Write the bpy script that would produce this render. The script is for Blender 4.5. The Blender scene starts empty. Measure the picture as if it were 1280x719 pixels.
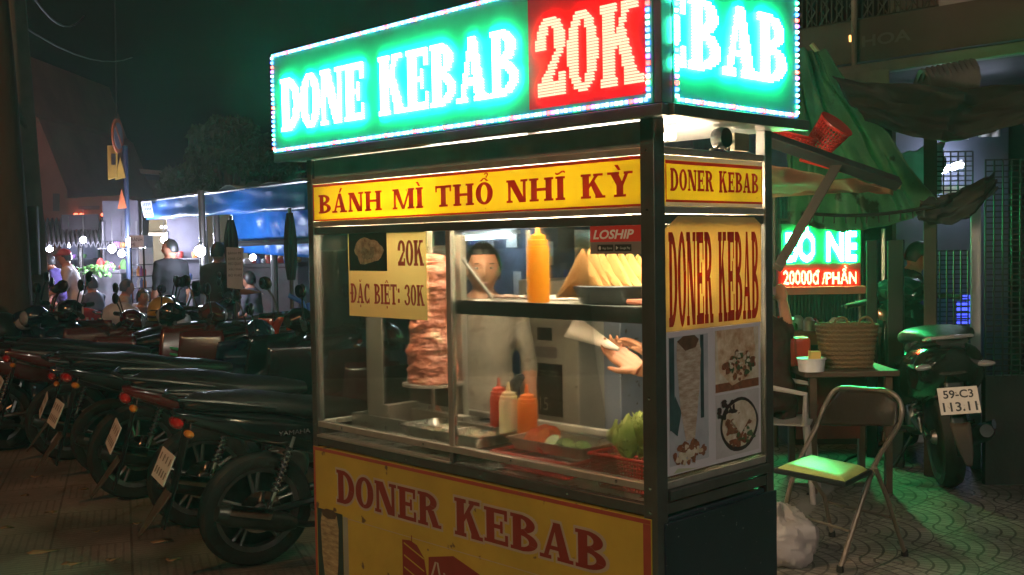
import bpy, math, random
from mathutils import Vector as V, Matrix, Euler, noise
R = math.radians
random.seed(7)
scn = bpy.context.scene
COL = scn.collection
PI = math.pi

# ------------------------------------------------------------------ mesh collector
class MB:
    def __init__(s): s.v = []; s.f = []; s.m = []
    def add(s, vs, fs, mi=0):
        b = len(s.v); s.v += [V(p) for p in vs]
        for f in fs: s.f.append(tuple(b + i for i in f)); s.m.append(mi)
        return s
    def bx(s, x0, y0, z0, x1, y1, z1, mi=0):
        vs = [(x, y, z) for x in (x0, x1) for y in (y0, y1) for z in (z0, z1)]
        return s.add(vs, [(0,1,3,2),(4,6,7,5),(0,4,5,1),(2,3,7,6),(0,2,6,4),(1,5,7,3)], mi)
    def box(s, c, d, rot=(0,0,0), mi=0):
        e = Euler(rot).to_matrix(); h = V(d)/2
        vs = [V(c)+e@V((x*h.x, y*h.y, z*h.z)) for x in (-1,1) for y in (-1,1) for z in (-1,1)]
        return s.add(vs, [(0,1,3,2),(4,6,7,5),(0,4,5,1),(2,3,7,6),(0,2,6,4),(1,5,7,3)], mi)
    def tube(s, pts, r, n=10, closed=False, mi=0, flat=1.0):
        pts = [V(p) for p in pts]; k = len(pts)
        rs = list(r) if isinstance(r, (list, tuple)) else [r]*k
        t0 = (pts[1]-pts[0]).normalized()
        up = V((0,0,1)) if abs(t0.z) < .9 else V((1,0,0))
        nx = t0.cross(up).normalized(); rings = []; tp = t0
        for i, p in enumerate(pts):
            if closed: t = (pts[(i+1)%k]-pts[i-1]).normalized()
            else: t = ((pts[min(i+1,k-1)]-p).normalized()+(p-pts[max(i-1,0)]).normalized())
            t = t.normalized() if t.length > 1e-6 else tp
            q = tp.rotation_difference(t); nx = (q@nx).normalized(); tp = t
            ny = t.cross(nx).normalized()
            rings.append([p+(nx*math.cos(a)*rs[i]+ny*math.sin(a)*rs[i]*flat) for a in [2*PI*j/n for j in range(n)]])
        vs = [v for g in rings for v in g]; fs = []
        for i in range(k if closed else k-1):
            a = i*n; b = ((i+1)%k)*n
            for j in range(n): fs.append((a+j, a+(j+1)%n, b+(j+1)%n, b+j))
        if not closed: fs.append(tuple(range(n))[::-1]); fs.append(tuple((k-1)*n+j for j in range(n)))
        return s.add(vs, fs, mi)
    def lathe(s, prof, c=(0,0,0), n=24, rot=(0,0,0), mi=0, sy=1.0):
        e = Euler(rot).to_matrix(); vs = []; fs = []
        for r, z in prof:
            for j in range(n):
                a = 2*PI*j/n; vs.append(V(c)+e@V((r*math.cos(a), r*math.sin(a)*sy, z)))
        k = len(prof)
        for i in range(k-1):
            for j in range(n): fs.append((i*n+j, i*n+(j+1)%n, (i+1)*n+(j+1)%n, (i+1)*n+j))
        if prof[0][0] > 1e-5: fs.append(tuple(range(n))[::-1])
        if prof[-1][0] > 1e-5: fs.append(tuple((k-1)*n+j for j in range(n)))
        return s.add(vs, fs, mi)
    def loft(s, secs, n=16, mi=0, axis=0, mirror=1):
        """cross sections (x, y, z, ry, rz, p) across the X axis"""
        vs = []; fs = []
        for q in secs:
            x, y, z, ry, rz = q[:5]; p = q[5] if len(q) > 5 else 2.0
            for j in range(n):
                a = 2*PI*j/n; ca, sa = math.cos(a), math.sin(a)
                vs.append((x, y+ry*math.copysign(abs(ca)**(2/p), ca), z+rz*math.copysign(abs(sa)**(2/p), sa)))
        k = len(secs)
        for i in range(k-1):
            for j in range(n): fs.append((i*n+j, i*n+(j+1)%n, (i+1)*n+(j+1)%n, (i+1)*n+j))
        fs.append(tuple(range(n))[::-1]); fs.append(tuple((k-1)*n+j for j in range(n)))
        return s.add(vs, fs, mi)
    def ell(s, c, r, n=16, m=10, rot=(0,0,0), mi=0):
        r = (r,r,r) if isinstance(r,(int,float)) else r
        e = Euler(rot).to_matrix(); vs = [V(c)+e@V((0,0,-r[2]))]; fs = []
        for i in range(1, m):
            b = -PI/2+PI*i/m
            for j in range(n):
                a = 2*PI*j/n
                vs.append(V(c)+e@V((r[0]*math.cos(b)*math.cos(a), r[1]*math.cos(b)*math.sin(a), r[2]*math.sin(b))))
        vs.append(V(c)+e@V((0,0,r[2])))
        for j in range(n): fs.append((0, 1+(j+1)%n, 1+j))
        for i in range(m-2):
            for j in range(n): fs.append((1+i*n+j, 1+i*n+(j+1)%n, 1+(i+1)*n+(j+1)%n, 1+(i+1)*n+j))
        t = len(vs)-1; b = 1+(m-2)*n
        for j in range(n): fs.append((b+j, b+(j+1)%n, t))
        return s.add(vs, fs, mi)
    def prism(s, poly, y0, y1, mi=0, mp=None):
        """polygon in x,z pushed from y0 to y1"""
        mp = mp or (lambda x, y, z: (x, y, z)); n = len(poly)
        vs = [mp(x, y0, z) for x, z in poly]+[mp(x, y1, z) for x, z in poly]
        fs = [tuple(range(n)), tuple(range(n, 2*n))[::-1]]+[(j, n+j, n+(j+1)%n, (j+1)%n) for j in range(n)]
        return s.add(vs, fs, mi)
    def grid(s, fn, nu, nv, mi=0):
        vs = [fn(i/nu, j/nv) for i in range(nu+1) for j in range(nv+1)]
        fs = [(i*(nv+1)+j, (i+1)*(nv+1)+j, (i+1)*(nv+1)+j+1, i*(nv+1)+j+1) for i in range(nu) for j in range(nv)]
        return s.add(vs, fs, mi)
    def xf(s, m):
        s.v = [m@v for v in s.v]; return s
    def build(s, name, mats, parent=None, smooth=True, ang=35, bevel=0, thick=0, sub=0, normals=True):
        me = bpy.data.meshes.new(name); me.from_pydata([tuple(v) for v in s.v], [], s.f)
        mats = mats if isinstance(mats, (list, tuple)) else [mats]
        for m in mats: me.materials.append(m)
        if len(mats) > 1: me.polygons.foreach_set('material_index', s.m)
        if normals:
            import bmesh
            bm = bmesh.new(); bm.from_mesh(me); bmesh.ops.recalc_face_normals(bm, faces=bm.faces); bm.to_mesh(me); bm.free()
        me.update()
        if smooth:
            me.shade_smooth(); me.set_sharp_from_angle(angle=R(ang))
        o = bpy.data.objects.new(name, me); COL.objects.link(o)
        if parent: o.parent = parent
        if bevel:
            b = o.modifiers.new('bevel', 'BEVEL'); b.width = bevel; b.segments = 2; b.limit_method = 'ANGLE'; b.angle_limit = R(40)
        if sub:
            b = o.modifiers.new('sub', 'SUBSURF'); b.levels = sub; b.render_levels = sub
        if thick:
            b = o.modifiers.new('solid', 'SOLIDIFY'); b.thickness = thick; b.offset = 0
        return o

def tag(o, label=None, cat=None, group=None, kind=None):
    if label: o['label'] = label
    if cat: o['category'] = cat
    if group: o['group'] = group
    if kind: o['kind'] = kind
    return o
def empty(name, loc=(0,0,0), rz=0, label=None, cat=None, group=None):
    o = bpy.data.objects.new(name, None); COL.objects.link(o); o.location = loc; o.rotation_euler = (0,0,rz)
    o.empty_display_size = .1
    return tag(o, label, cat, group)
def copy_tree(o, parent=None, kids=None):
    if kids is None:
        kids = {}
        for k in list(COL.objects):
            if k.parent: kids.setdefault(k.parent.name, []).append(k)
    c = o.copy(); COL.objects.link(c)
    if parent: c.parent = parent
    for ch in kids.get(o.name, []): copy_tree(ch, c, kids)
    return c

# ------------------------------------------------------------------ materials
def newmat(name):
    m = bpy.data.materials.new(name); m.use_nodes = True
    nt = m.node_tree; b = nt.nodes['Principled BSDF']; return m, nt, b
def N(nt, t, **kw):
    n = nt.nodes.new(t)
    for k, v in kw.items():
        if k.startswith('i_'):
            n.inputs[int(k[2:]) if k[2:].isdigit() else k[2:]].default_value = v
        else: setattr(n, k, v)
    return n
def mat(name, c, rough=.5, metal=0, var=.25, scale=6, bump=0, bscale=40, coat=0, c2=None, spec=.5, stretch=None, trans=0, sss=0, spot=None, obj=True):
    m, nt, b = newmat(name); L = nt.links
    tc = N(nt, 'ShaderNodeTexCoord'); src = tc.outputs['Object']
    if stretch:
        mp = N(nt, 'ShaderNodeMapping'); mp.inputs['Scale'].default_value = stretch; L.new(src, mp.inputs[0]); src = mp.outputs[0]
    no = N(nt, 'ShaderNodeTexNoise'); no.inputs['Scale'].default_value = scale; no.inputs['Detail'].default_value = 6; no.inputs['Roughness'].default_value = .62
    L.new(src, no.inputs['Vector'])
    rp = N(nt, 'ShaderNodeMapRange'); rp.inputs[1].default_value = .3; rp.inputs[2].default_value = .7; L.new(no.outputs[0], rp.inputs[0])
    mx = N(nt, 'ShaderNodeMix', data_type='RGBA')
    c = tuple(c)[:3]; cc = c2 or tuple(x*(1-var) for x in c)
    mx.inputs[6].default_value = (*cc, 1); mx.inputs[7].default_value = (*c, 1)
    L.new(rp.outputs[0], mx.inputs[0]); out = mx.outputs[2]
    if spot:   # small stains with a shape of their own: (colour, scale, threshold)
        n3 = N(nt, 'ShaderNodeTexNoise'); n3.inputs['Scale'].default_value = spot[1]; n3.inputs['Detail'].default_value = 4; L.new(tc.outputs['Object'], n3.inputs['Vector'])
        r3 = N(nt, 'ShaderNodeMapRange'); r3.inputs[1].default_value = spot[2]; r3.inputs[2].default_value = spot[2]+.04; L.new(n3.outputs[0], r3.inputs[0])
        m3 = N(nt, 'ShaderNodeMix', data_type='RGBA'); m3.inputs[7].default_value = (*spot[0], 1); L.new(r3.outputs[0], m3.inputs[0]); L.new(out, m3.inputs[6]); out = m3.outputs[2]
    L.new(out, b.inputs['Base Color'])
    b.inputs['Metallic'].default_value = metal
    rr = N(nt, 'ShaderNodeMapRange'); rr.inputs[3].default_value = max(.02, rough*.75); rr.inputs[4].default_value = min(1, rough*1.3)
    L.new(no.outputs[0], rr.inputs[0]); L.new(rr.outputs[0], b.inputs['Roughness'])
    b.inputs['Specular IOR Level'].default_value = spec
    if coat: b.inputs['Coat Weight'].default_value = coat; b.inputs['Coat Roughness'].default_value = .08
    if sss: b.inputs['Subsurface Weight'].default_value = sss; b.inputs['Subsurface Scale'].default_value = .02
    if bump:
        n2 = N(nt, 'ShaderNodeTexNoise'); n2.inputs['Scale'].default_value = bscale; n2.inputs['Detail'].default_value = 5; L.new(src, n2.inputs['Vector'])
        bp = N(nt, 'ShaderNodeBump'); bp.inputs['Strength'].default_value = min(1, bump); bp.inputs['Distance'].default_value = .01
        L.new(n2.outputs[0], bp.inputs['Height']); L.new(bp.outputs[0], b.inputs['Normal'])
    if trans:
        tr = N(nt, 'ShaderNodeBsdfTranslucent'); L.new(out, tr.inputs[0])
        ms = N(nt, 'ShaderNodeMixShader'); ms.inputs[0].default_value = trans
        L.new(b.outputs[0], ms.inputs[1]); L.new(tr.outputs[0], ms.inputs[2]); L.new(ms.outputs[0], nt.nodes['Material Output'].inputs[0])
    return m
def emat(name, c, st, base=(.1,.1,.1)):
    m, nt, b = newmat(name)
    b.inputs['Base Color'].default_value = (*base, 1)
    b.inputs['Emission Color'].default_value = (*c, 1); b.inputs['Emission Strength'].default_value = st
    return m
def glassmat(name, tint=(.95,1,.97), refl=1.0, dust=.03, rough=.02):
    m, nt, b = newmat(name); L = nt.links; nt.nodes.remove(b)
    tr = N(nt, 'ShaderNodeBsdfTransparent'); tr.inputs[0].default_value = (*tint, 1)
    gl = N(nt, 'ShaderNodeBsdfGlossy'); gl.inputs['Roughness'].default_value = rough
    fr = N(nt, 'ShaderNodeFresnel'); fr.inputs[0].default_value = 1.5
    mu = N(nt, 'ShaderNodeMath', operation='MULTIPLY'); mu.inputs[1].default_value = refl; L.new(fr.outputs[0], mu.inputs[0])
    m1 = N(nt, 'ShaderNodeMixShader'); L.new(mu.outputs[0], m1.inputs[0]); L.new(tr.outputs[0], m1.inputs[1]); L.new(gl.outputs[0], m1.inputs[2])
    df = N(nt, 'ShaderNodeBsdfDiffuse'); df.inputs[0].default_value = (.7,.68,.62,1)
    no = N(nt, 'ShaderNodeTexNoise'); no.inputs['Scale'].default_value = 5; no.inputs['Detail'].default_value = 8
    tc = N(nt, 'ShaderNodeTexCoord'); L.new(tc.outputs['Object'], no.inputs['Vector'])
    mr = N(nt, 'ShaderNodeMapRange'); mr.inputs[1].default_value = .4; mr.inputs[2].default_value = .75; mr.inputs[3].default_value = dust*.3; mr.inputs[4].default_value = dust*2
    L.new(no.outputs[0], mr.inputs[0])
    m2 = N(nt, 'ShaderNodeMixShader'); L.new(mr.outputs[0], m2.inputs[0]); L.new(m1.outputs[0], m2.inputs[1]); L.new(df.outputs[0], m2.inputs[2])
    L.new(m2.outputs[0], nt.nodes['Material Output'].inputs[0])
    return m
class X:
    """small helper that writes maths as shader nodes"""
    nt = None
    def __init__(s, o): s.o = o
    @staticmethod
    def op(o, *a):
        n = X.nt.nodes.new('ShaderNodeMath'); n.operation = o
        for i, q in enumerate(a):
            if isinstance(q, X): X.nt.links.new(q.o, n.inputs[i])
            else: n.inputs[i].default_value = q
        return X(n.outputs[0])
    def __add__(s, q): return X.op('ADD', s, q)
    def __sub__(s, q): return X.op('SUBTRACT', s, q)
    def __mul__(s, q): return X.op('MULTIPLY', s, q)
    def __truediv__(s, q): return X.op('DIVIDE', s, q)
    def f(s, o, *a): return X.op(o, s, *a)

# ------------------------------------------------------------------ camera frame and the two frames everything is laid out in
FPX, PIT, ROL, CH = 1334.35, .0406, .0165, 1.55
YAW = .8009; CW, CD = 1.7545, .611
XL = V((math.cos(YAW), -math.sin(YAW), 0)); YL = V((math.sin(YAW), math.cos(YAW), 0))
CO = V((.4066, 3.0311, 0))-XL*CW
def ray(px, py):
    c, s = math.cos(ROL), math.sin(ROL); dx, dy = px-640, py-359.5
    u = (c*dx-s*dy)/FPX; v = (s*dx+c*dy)/FPX
    return V((0, math.cos(PIT), -math.sin(PIT)))+V((1,0,0))*u-V((0, math.sin(PIT), math.cos(PIT)))*v
def at(px, py, Y):
    d = ray(px, py); return V((0,0,CH))+d*(Y/d.y)
def gr(px, py, z=0):
    d = ray(px, py); return V((0,0,CH))+d*((z-CH)/d.z)
def fr(px, py, yl):
    """point seen at a pixel on a plane parallel to the stall front, in stall coordinates"""
    d = ray(px, py); t = (yl+CO.dot(YL))/V((d.x,d.y,0)).dot(YL); P = d*t+V((0,0,CH)); q = P-CO
    return V((q.dot(XL), yl, P.z))
def lo(x, y, z=0):
    return CO+XL*x+YL*y+V((0,0,z))
cam = bpy.data.cameras.new('camera'); co = bpy.data.objects.new('camera', cam); COL.objects.link(co)
c, s = math.cos(ROL), math.sin(ROL)
F = V((0, math.cos(PIT), -math.sin(PIT))); U0 = V((0, math.sin(PIT), math.cos(PIT))); R0 = V((1,0,0))
right = R0*c-U0*s; upv = R0*s+U0*c
mw = Matrix((right, upv, -F)).transposed().to_4x4(); mw.translation = (0,0,CH); co.matrix_world = mw
cam.sensor_width = 36; cam.lens = FPX/1280*36; cam.clip_end = 900; cam.clip_start = .05
scn.camera = co
vs_ = scn.view_settings; vs_.view_transform = 'Standard'; vs_.look = 'None'; vs_.gamma = 1; vs_.exposure = 0; vs_.use_curve_mapping = False

# ------------------------------------------------------------------ shared materials
steel = mat('brushed_steel', (.5,.46,.41), .34, .6, .3, 12, bump=.08, bscale=120, stretch=(1,1,.3))
dsteel = mat('dull_steel_frame', (.13,.12,.115), .34, .6, .3, 9, bump=.06, bscale=80)
traymat = mat('tray_steel', (.6,.58,.55), .28, 1, .2, 15)
blackp = mat('black_plastic', (.02,.021,.024), .35, 0, .4, 14)
rubber = mat('tyre_rubber', (.016,.015,.014), .75, 0, .35, 30, bump=.3, bscale=90)
chrome = mat('chrome', (.7,.7,.72), .12, 1, .15, 10)
alloy = mat('grey_alloy', (.3,.3,.31), .35, .9, .3, 20)
redp = mat('red_plastic', (.5,.018,.015), .35, 0, .3, 8, trans=.25)
yellowp = mat('yellow_vinyl', (.78,.66,.05), .45, 0, .12, 3, spec=.3, trans=.35, spot=((.3,.2,.06), 26, .68))
mustard = mat('mustard_vinyl', (.52,.39,.05), .5, 0, .34, 2.2, spec=.3, spot=((.12,.08,.04), 17, .66))
redv = mat('red_vinyl', (.55,.035,.02), .5, 0, .15, 6, spec=.3, trans=.3)
maroon = mat('maroon_print', (.22,.025,.018), .5, 0, .2, 9, spec=.3)
greyv = mat('grey_print_outline', (.42,.36,.26), .5, 0, .2, 9)
whitev = mat('white_vinyl', (.8,.77,.74), .45, 0, .08, 3, spec=.3, trans=.3)
darkv = mat('dark_print', (.05,.035,.03), .5, 0, .5, 20)
cglass = glassmat('stall_glass', refl=.75, dust=.0025)
bulbm = emat('warm_tube_light', (1,.84,.62), 60, (.8,.8,.8))
coldm = emat('cold_tube_light', (.75,.9,1), 26, (.8,.8,.8))
wood = mat('weathered_wood', (.2,.14,.085), .7, 0, .45, 5, bump=.3, bscale=30, stretch=(1,1,.15))
skin = mat('skin', (.40,.185,.11), .5, 0, .15, 12, sss=.1)
hairm = mat('black_hair', (.012,.01,.009), .45, 0, .3, 60, stretch=(1,1,.2))
conc = mat('concrete', (.26,.24,.22), .85, 0, .4, 3, bump=.3, bscale=40)

# ------------------------------------------------------------------ letters
TK = .25; SF = .1
def rc(x0,y0,x1,y1): return [(x0,y0),(x1,y0),(x1,y1),(x0,y1)]
def ringp(cx,cy,rx,ry,tx,ty,a0,a1,n=18):
    o = []
    for i in range(n):
        q = []
        for a, k in ((a0+(a1-a0)*i/n, 1), (a0+(a1-a0)*(i+1)/n, 1), (a0+(a1-a0)*(i+1)/n, 0), (a0+(a1-a0)*i/n, 0)):
            ca, sa = math.cos(R(a)), math.sin(R(a))
            q.append((cx+(rx if k else rx-tx)*ca, cy+(ry if k else ry-ty)*sa))
        o.append(q)
    return o
def stem(x, t=None):
    t = TK if t is None else t
    return [rc(x,0,x+t,1), rc(x-.07,0,x+t+.07,SF), rc(x-.07,1-SF,x+t+.07,1)]
def glyph(ch):
    T = TK; tn = .12; s = SF; b = .07+T*.9
    if ch == 'D': return .82, stem(.07)+ringp(b,.5,.82-b,.5,T,tn,-90,90)
    if ch == 'O': return .8, ringp(.4,.5,.4,.51,T,tn,0,360,32)
    if ch == 'N': return .92, [rc(.07,0,.19,1), rc(.72,0,.84,1), [(.05,1),(.36,1),(.84,0),(.56,0)], rc(0,0,.27,s), rc(0,1-s,.3,1), rc(.62,1-s,.92,1)]
    if ch == 'E': return .76, stem(.07)+[rc(.3,1-tn,.72,1), rc(.3,.44,.58,.56), rc(.3,0,.74,tn), rc(.63,.7,.72,1), rc(.5,.33,.58,.67), rc(.65,0,.74,.3)]
    if ch == 'R': return .88, stem(.07)+ringp(b,.73,.74-b,.27,T,tn,-90,90)+[[(.36,.5),(.62,.5),(.84,0),(.58,0)], rc(.56,0,.9,s)]
    if ch == 'K': return .92, stem(.07)+[[(.3,.36),(.3,.55),(.58,1),(.72,1)], [(.36,.6),(.5,.76),(.88,0),(.6,0)], rc(.48,1-s,.84,1), rc(.55,0,.93,s)]
    if ch == 'B': return .8, stem(.07)+ringp(b,.745,.73-b,.255,T,.11,-90,90)+ringp(b,.27,.8-b,.27,T,.11,-90,90)
    if ch == 'A': return .94, [[(.4,1),(.5,1),(.22,0),(.09,0)], [(.38,1),(.58,1),(.86,0),(.58,0)], rc(.26,.26,.64,.37), rc(0,0,.33,s), rc(.5,0,.94,s)]
    if ch == 'M': return 1.2, [rc(.07,0,.19,1), rc(.89,0,.89+T,1), [(.07,1),(.34,1),(.66,0),(.52,0)], [(.89,1),(1.0,1),(.66,0),(.54,0)], rc(0,0,.27,s), rc(0,1-s,.3,1), rc(.82,0,1.2,s), rc(.85,1-s,1.2,1)]
    if ch == 'H': return 1.0, stem(.07)+stem(1-.07-T)+[rc(.3,.44,.7,.57)]
    if ch == 'I': return .39, stem(.07)
    if ch == 'T': return .84, [rc(.42-T/2,0,.42+T/2,1), rc(.2,0,.64,s), rc(.02,1-tn,.82,1), rc(.02,.7,.1,1), rc(.74,.7,.82,1)]
    if ch == 'Y': return .92, [rc(.46-T/2,0,.46+T/2,.5), rc(.24,0,.68,s), [(.08,1),(.38,1),(.6,.46),(.34,.46)], [(.68,1),(.8,1),(.58,.42),(.48,.46)], rc(0,1-s,.44,1), rc(.6,1-s,.92,1)]
    if ch == 'C': return .78, ringp(.4,.5,.4,.51,T,tn,42,318,26)+[rc(.62,.7,.71,1), rc(.64,.0,.71,.3)]
    if ch == 'L': return .74, stem(.07)+[rc(.3,0,.72,tn), rc(.63,0,.72,.32)]
    if ch == '0': return .7, ringp(.35,.5,.35,.51,T*.95,tn,0,360,30)
    if ch == '2': return .7, ringp(.35,.7,.34,.31,T*.95,tn,-35,180,18)+[rc(0,.6,.24,.74), [(.42,.52),(.66,.6),(.3,.12),(.02,.1)], rc(.02,0,.68,.17), rc(.56,0,.68,.3)]
    if ch == '3': return .7, ringp(.33,.74,.33,.27,T*.9,.11,-90,170,16)+ringp(.33,.28,.36,.29,T*.9,.11,-170,90,16)
    if ch == ':': return .34, [rc(.06,.1,.28,.3), rc(.06,.6,.28,.8)]
    if ch == ' ': return .45, []
    return .4, []
VN = {'Á':('A','a'),'Ì':('I','g'),'Ổ':('O','ch'),'Ĩ':('I','t'),'Ỳ':('Y','g'),'Đ':('D','b'),'Ặ':('A','vd'),'Ệ':('E','cd'),'Ò':('O','g'),'É':('E','a'),'Ầ':('A','c')}
def accents(code, w):
    m = w/2; o = []
    for k in code:
        if k == 'a': o.append([(m-.04,1.06),(m+.06,1.06),(m+.2,1.28),(m+.06,1.28)])
        if k == 'g': o.append([(m-.06,1.06),(m+.04,1.06),(m-.06,1.28),(m-.2,1.28)])
        if k == 'c': o += [[(m-.22,1.05),(m-.1,1.05),(m+.03,1.2),(m-.05,1.2)], [(m+.1,1.05),(m+.22,1.05),(m+.05,1.2),(m-.03,1.2)]]
        if k == 'h': o += ringp(m+.1,1.34,.1,.09,.06,.05,-60,180,8)+[[(m+.08,1.2),(m+.14,1.2),(m+.15,1.28),(m+.09,1.28)]]
        if k == 't':
            for i in range(8):
                x0 = m-.2+.05*i; x1 = x0+.05; f = lambda x: 1.15+.05*math.sin((x-m)*15)
                o.append([(x0,f(x0)-.04),(x1,f(x1)-.04),(x1,f(x1)+.04),(x0,f(x0)+.04)])
        if k == 'v': o += ringp(m,1.22,.16,.15,.06,.06,180,360,8)
        if k == 'd': o.append(rc(m-.07,-.2,m+.07,-.08))
        if k == 'b': o.append(rc(-.06,.45,.4,.55))
    return o
def slab(txt, x0, y0, w, h, gap=.08, capfirst=1.0):
    """slab-serif lettering fitted to width w and capital height h, as convex polygons"""
    items = []; x = 0
    words = txt
    first = True
    for ch in words:
        base, ac = VN.get(ch, (ch, ''))
        gw, ps = glyph(base); k = capfirst if (first and ch != ' ') else 1.0
        items.append((x, gw, ps+accents(ac, gw), k)); x += gw+gap; first = ch == ' '
    tot = x-gap; out = []
    for gx, gw, ps, k in items:
        for p in ps: out.append([(x0+(gx+px)*w/tot, y0+(py*k-(k-1)*.5)*h) for px, py in p])
    return out
def words(name, txt, box, mp, off, m, parent, gap=.08, capfirst=1.0, step=.00006, out=0, outm=None):
    ps = slab(txt, *box, gap=gap, capfirst=capfirst); k = 0; wi = []
    for i, ch in enumerate(txt):
        base, ac = VN.get(ch, (ch, '')); gw, q = glyph(base); n = len(q)+len(accents(ac, gw))
        if ch == ' ': wi.append([])
        else:
            if not wi: wi.append([])
            wi[-1] += ps[k:k+n]
        k += n
    for w_ in wi:
        par = parent
        if out:
            mb = MB(); flatpolys(mb, [grow(p, out) for p in w_], mp, off-.0012, step); par = mb.build('letter_outline', outm, parent, False)
        mb = MB(); flatpolys(mb, w_, mp, off, step); mb.build(name, m, par, False)
def grow(p, d):
    """convex polygon pushed outward by d"""
    n = len(p); cx = sum(q[0] for q in p)/n; cy = sum(q[1] for q in p)/n; lines = []
    for i in range(n):
        a, b = p[i], p[(i+1)%n]; ex, ey = b[0]-a[0], b[1]-a[1]; l = math.hypot(ex, ey)
        if l < 1e-7: continue
        nx, ny = ey/l, -ex/l
        if nx*(a[0]-cx)+ny*(a[1]-cy) < 0: nx, ny = -nx, -ny
        lines.append((a[0]+nx*d, a[1]+ny*d, ex/l, ey/l))
    out = []
    for i in range(len(lines)):
        x1,y1,dx1,dy1 = lines[i-1]; x2,y2,dx2,dy2 = lines[i]; det = dx1*dy2-dy1*dx2
        if abs(det) < .15: out.append((x2,y2)); continue
        t = ((x2-x1)*dy2-(y2-y1)*dx2)/det
        t = max(-1, min(1, t)); out.append((x1+dx1*t, y1+dy1*t))
    return out
def flatpolys(mb, polys, mp, off=.001, step=.00006, mi=0):
    for i, p in enumerate(polys):
        mb.add([mp(x, y, off+step*(i % 11)) for x, y in p], [tuple(range(len(p)))], mi)
    return mb
def sans(txt, x0, y0, w, h, shear=0, bold=0):
    """built-in sans lettering fitted to a w x h box: (points, faces)"""
    cu = bpy.data.curves.new('t', 'FONT'); cu.body = txt; cu.size = 1; cu.shear = shear; cu.offset = bold; cu.resolution_u = 3
    o = bpy.data.objects.new('t', cu); COL.objects.link(o)
    bpy.context.view_layer.update()
    me = bpy.data.meshes.new_from_object(o.evaluated_get(bpy.context.evaluated_depsgraph_get()))
    vs = [v.co.copy() for v in me.vertices]; fs = [tuple(p.vertices) for p in me.polygons]
    bpy.data.objects.remove(o); bpy.data.meshes.remove(me)
    if not vs: return [], []
    ax = min(v.x for v in vs); bx = max(v.x for v in vs); ay = min(v.y for v in vs); by = max(v.y for v in vs)
    return [(x0+(v.x-ax)/(bx-ax)*w, y0+(v.y-ay)/(by-ay)*h) for v in vs], fs
def addsans(mb, txt, x0, y0, w, h, mp, off=.0015, mi=0, **k):
    vs, fs = sans(txt, x0, y0, w, h, **k)
    return mb.add([mp(x, y, off) for x, y in vs], fs, mi)
def inpoly(x, y, p):
    sg = 0
    for i in range(len(p)):
        a, b = p[i], p[(i+1)%len(p)]; cr = (b[0]-a[0])*(y-a[1])-(b[1]-a[1])*(x-a[0])
        if abs(cr) < 1e-12: continue
        if sg == 0: sg = 1 if cr > 0 else -1
        elif (cr > 0) != (sg > 0): return False
    return True
def raster(polys, x0, y0, x1, y1, pitch):
    pts = set()
    for p in polys:
        ax = min(q[0] for q in p); bx = max(q[0] for q in p); ay = min(q[1] for q in p); by = max(q[1] for q in p)
        for i in range(int((ax-x0)/pitch)-1, int((bx-x0)/pitch)+2):
            for j in range(int((ay-y0)/pitch)-1, int((by-y0)/pitch)+2):
                X_, Y_ = x0+(i+.5)*pitch, y0+(j+.5)*pitch
                if (i,j) not in pts and x0 <= X_ <= x1 and y0 <= Y_ <= y1 and inpoly(X_, Y_, p): pts.add((i,j))
    return [(x0+(i+.5)*pitch, y0+(j+.5)*pitch) for i, j in pts]
FM = lambda y0: (lambda x, z, o: (x, y0-o, z))        # plane facing the stall's front
SM = lambda x0: (lambda y, z, o: (x0+o, y, z))        # plane facing the stall's right side
def blob(cx, cy, rx, ry, n=20, wob=.12, seed=0, p=2.0):
    o = []
    for i in range(n):
        a = 2*PI*i/n; k = 1+wob*noise.noise(V((math.cos(a)*1.5+seed, math.sin(a)*1.5, seed*1.7)))*1.6
        ca, sa = math.cos(a), math.sin(a)
        o.append((cx+rx*k*math.copysign(abs(ca)**(2/p), ca), cy+ry*k*math.copysign(abs(sa)**(2/p), sa)))
    return o
LEDG = (.03, 1, .52); LEDS = 70
LEDR = (1, .013, .008); LEDRS = 34
EXPO = 1.3; HAZE = .0027
# ================================================================== the kebab stall
cart = empty('kebab_cart', CO, -YAW, 'steel framed glass kebab stall with yellow DONER KEBAB panels', 'food stall')
def cbox(name, m, *b, parent=None, bevel=.002, smooth=True):
    mb = MB()
    for q in b: mb.bx(*q)
    return mb.build(name, m, parent or cart, smooth, bevel=bevel)
W, D = CW, CD
for x0, y0, x1, y1 in ((0,0,.035,.035), (W-.05,0,W,.05), (0,D-.035,.035,D), (W-.035,D-.04,W,D)):
    cbox('post', dsteel, (x0, y0, .11, x1, y1, 1.9))
fz = lambda z: z
# rails, each butting against the posts
for z0, z1, m in ((1.80,1.822,steel), (1.632,1.652,steel), (.83,.852,steel), (.757,.79,dsteel)):
    cbox('front_rail', m, (.035,.002,z0, W-.05,.03,z1))
    cbox('rear_rail', m, (.035,D-.03,z0, W-.035,D-.002,z1))
    cbox('side_rail', m, (W-.034,.05,z0, W-.004,D-.04,z1))
    cbox('side_rail', m, (.004,.035,z0, .03,D-.035,z1))
cbox('front_rail', dsteel, (.035,.006,1.60, W-.05,.03,1.629))
cbox('side_rail', dsteel, (W-.034,.05,1.60, W-.008,D-.04,1.629))
cbox('front_rail', steel, (.035,-.006,.79, .85,.026,.80))
cbox('mullion', steel, (.838,.004,.852, .862,.026,1.60))
for z in (.79,): cbox('rail_bracket', dsteel, (.84,.004,z+.001,.858,.022,.829))
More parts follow.
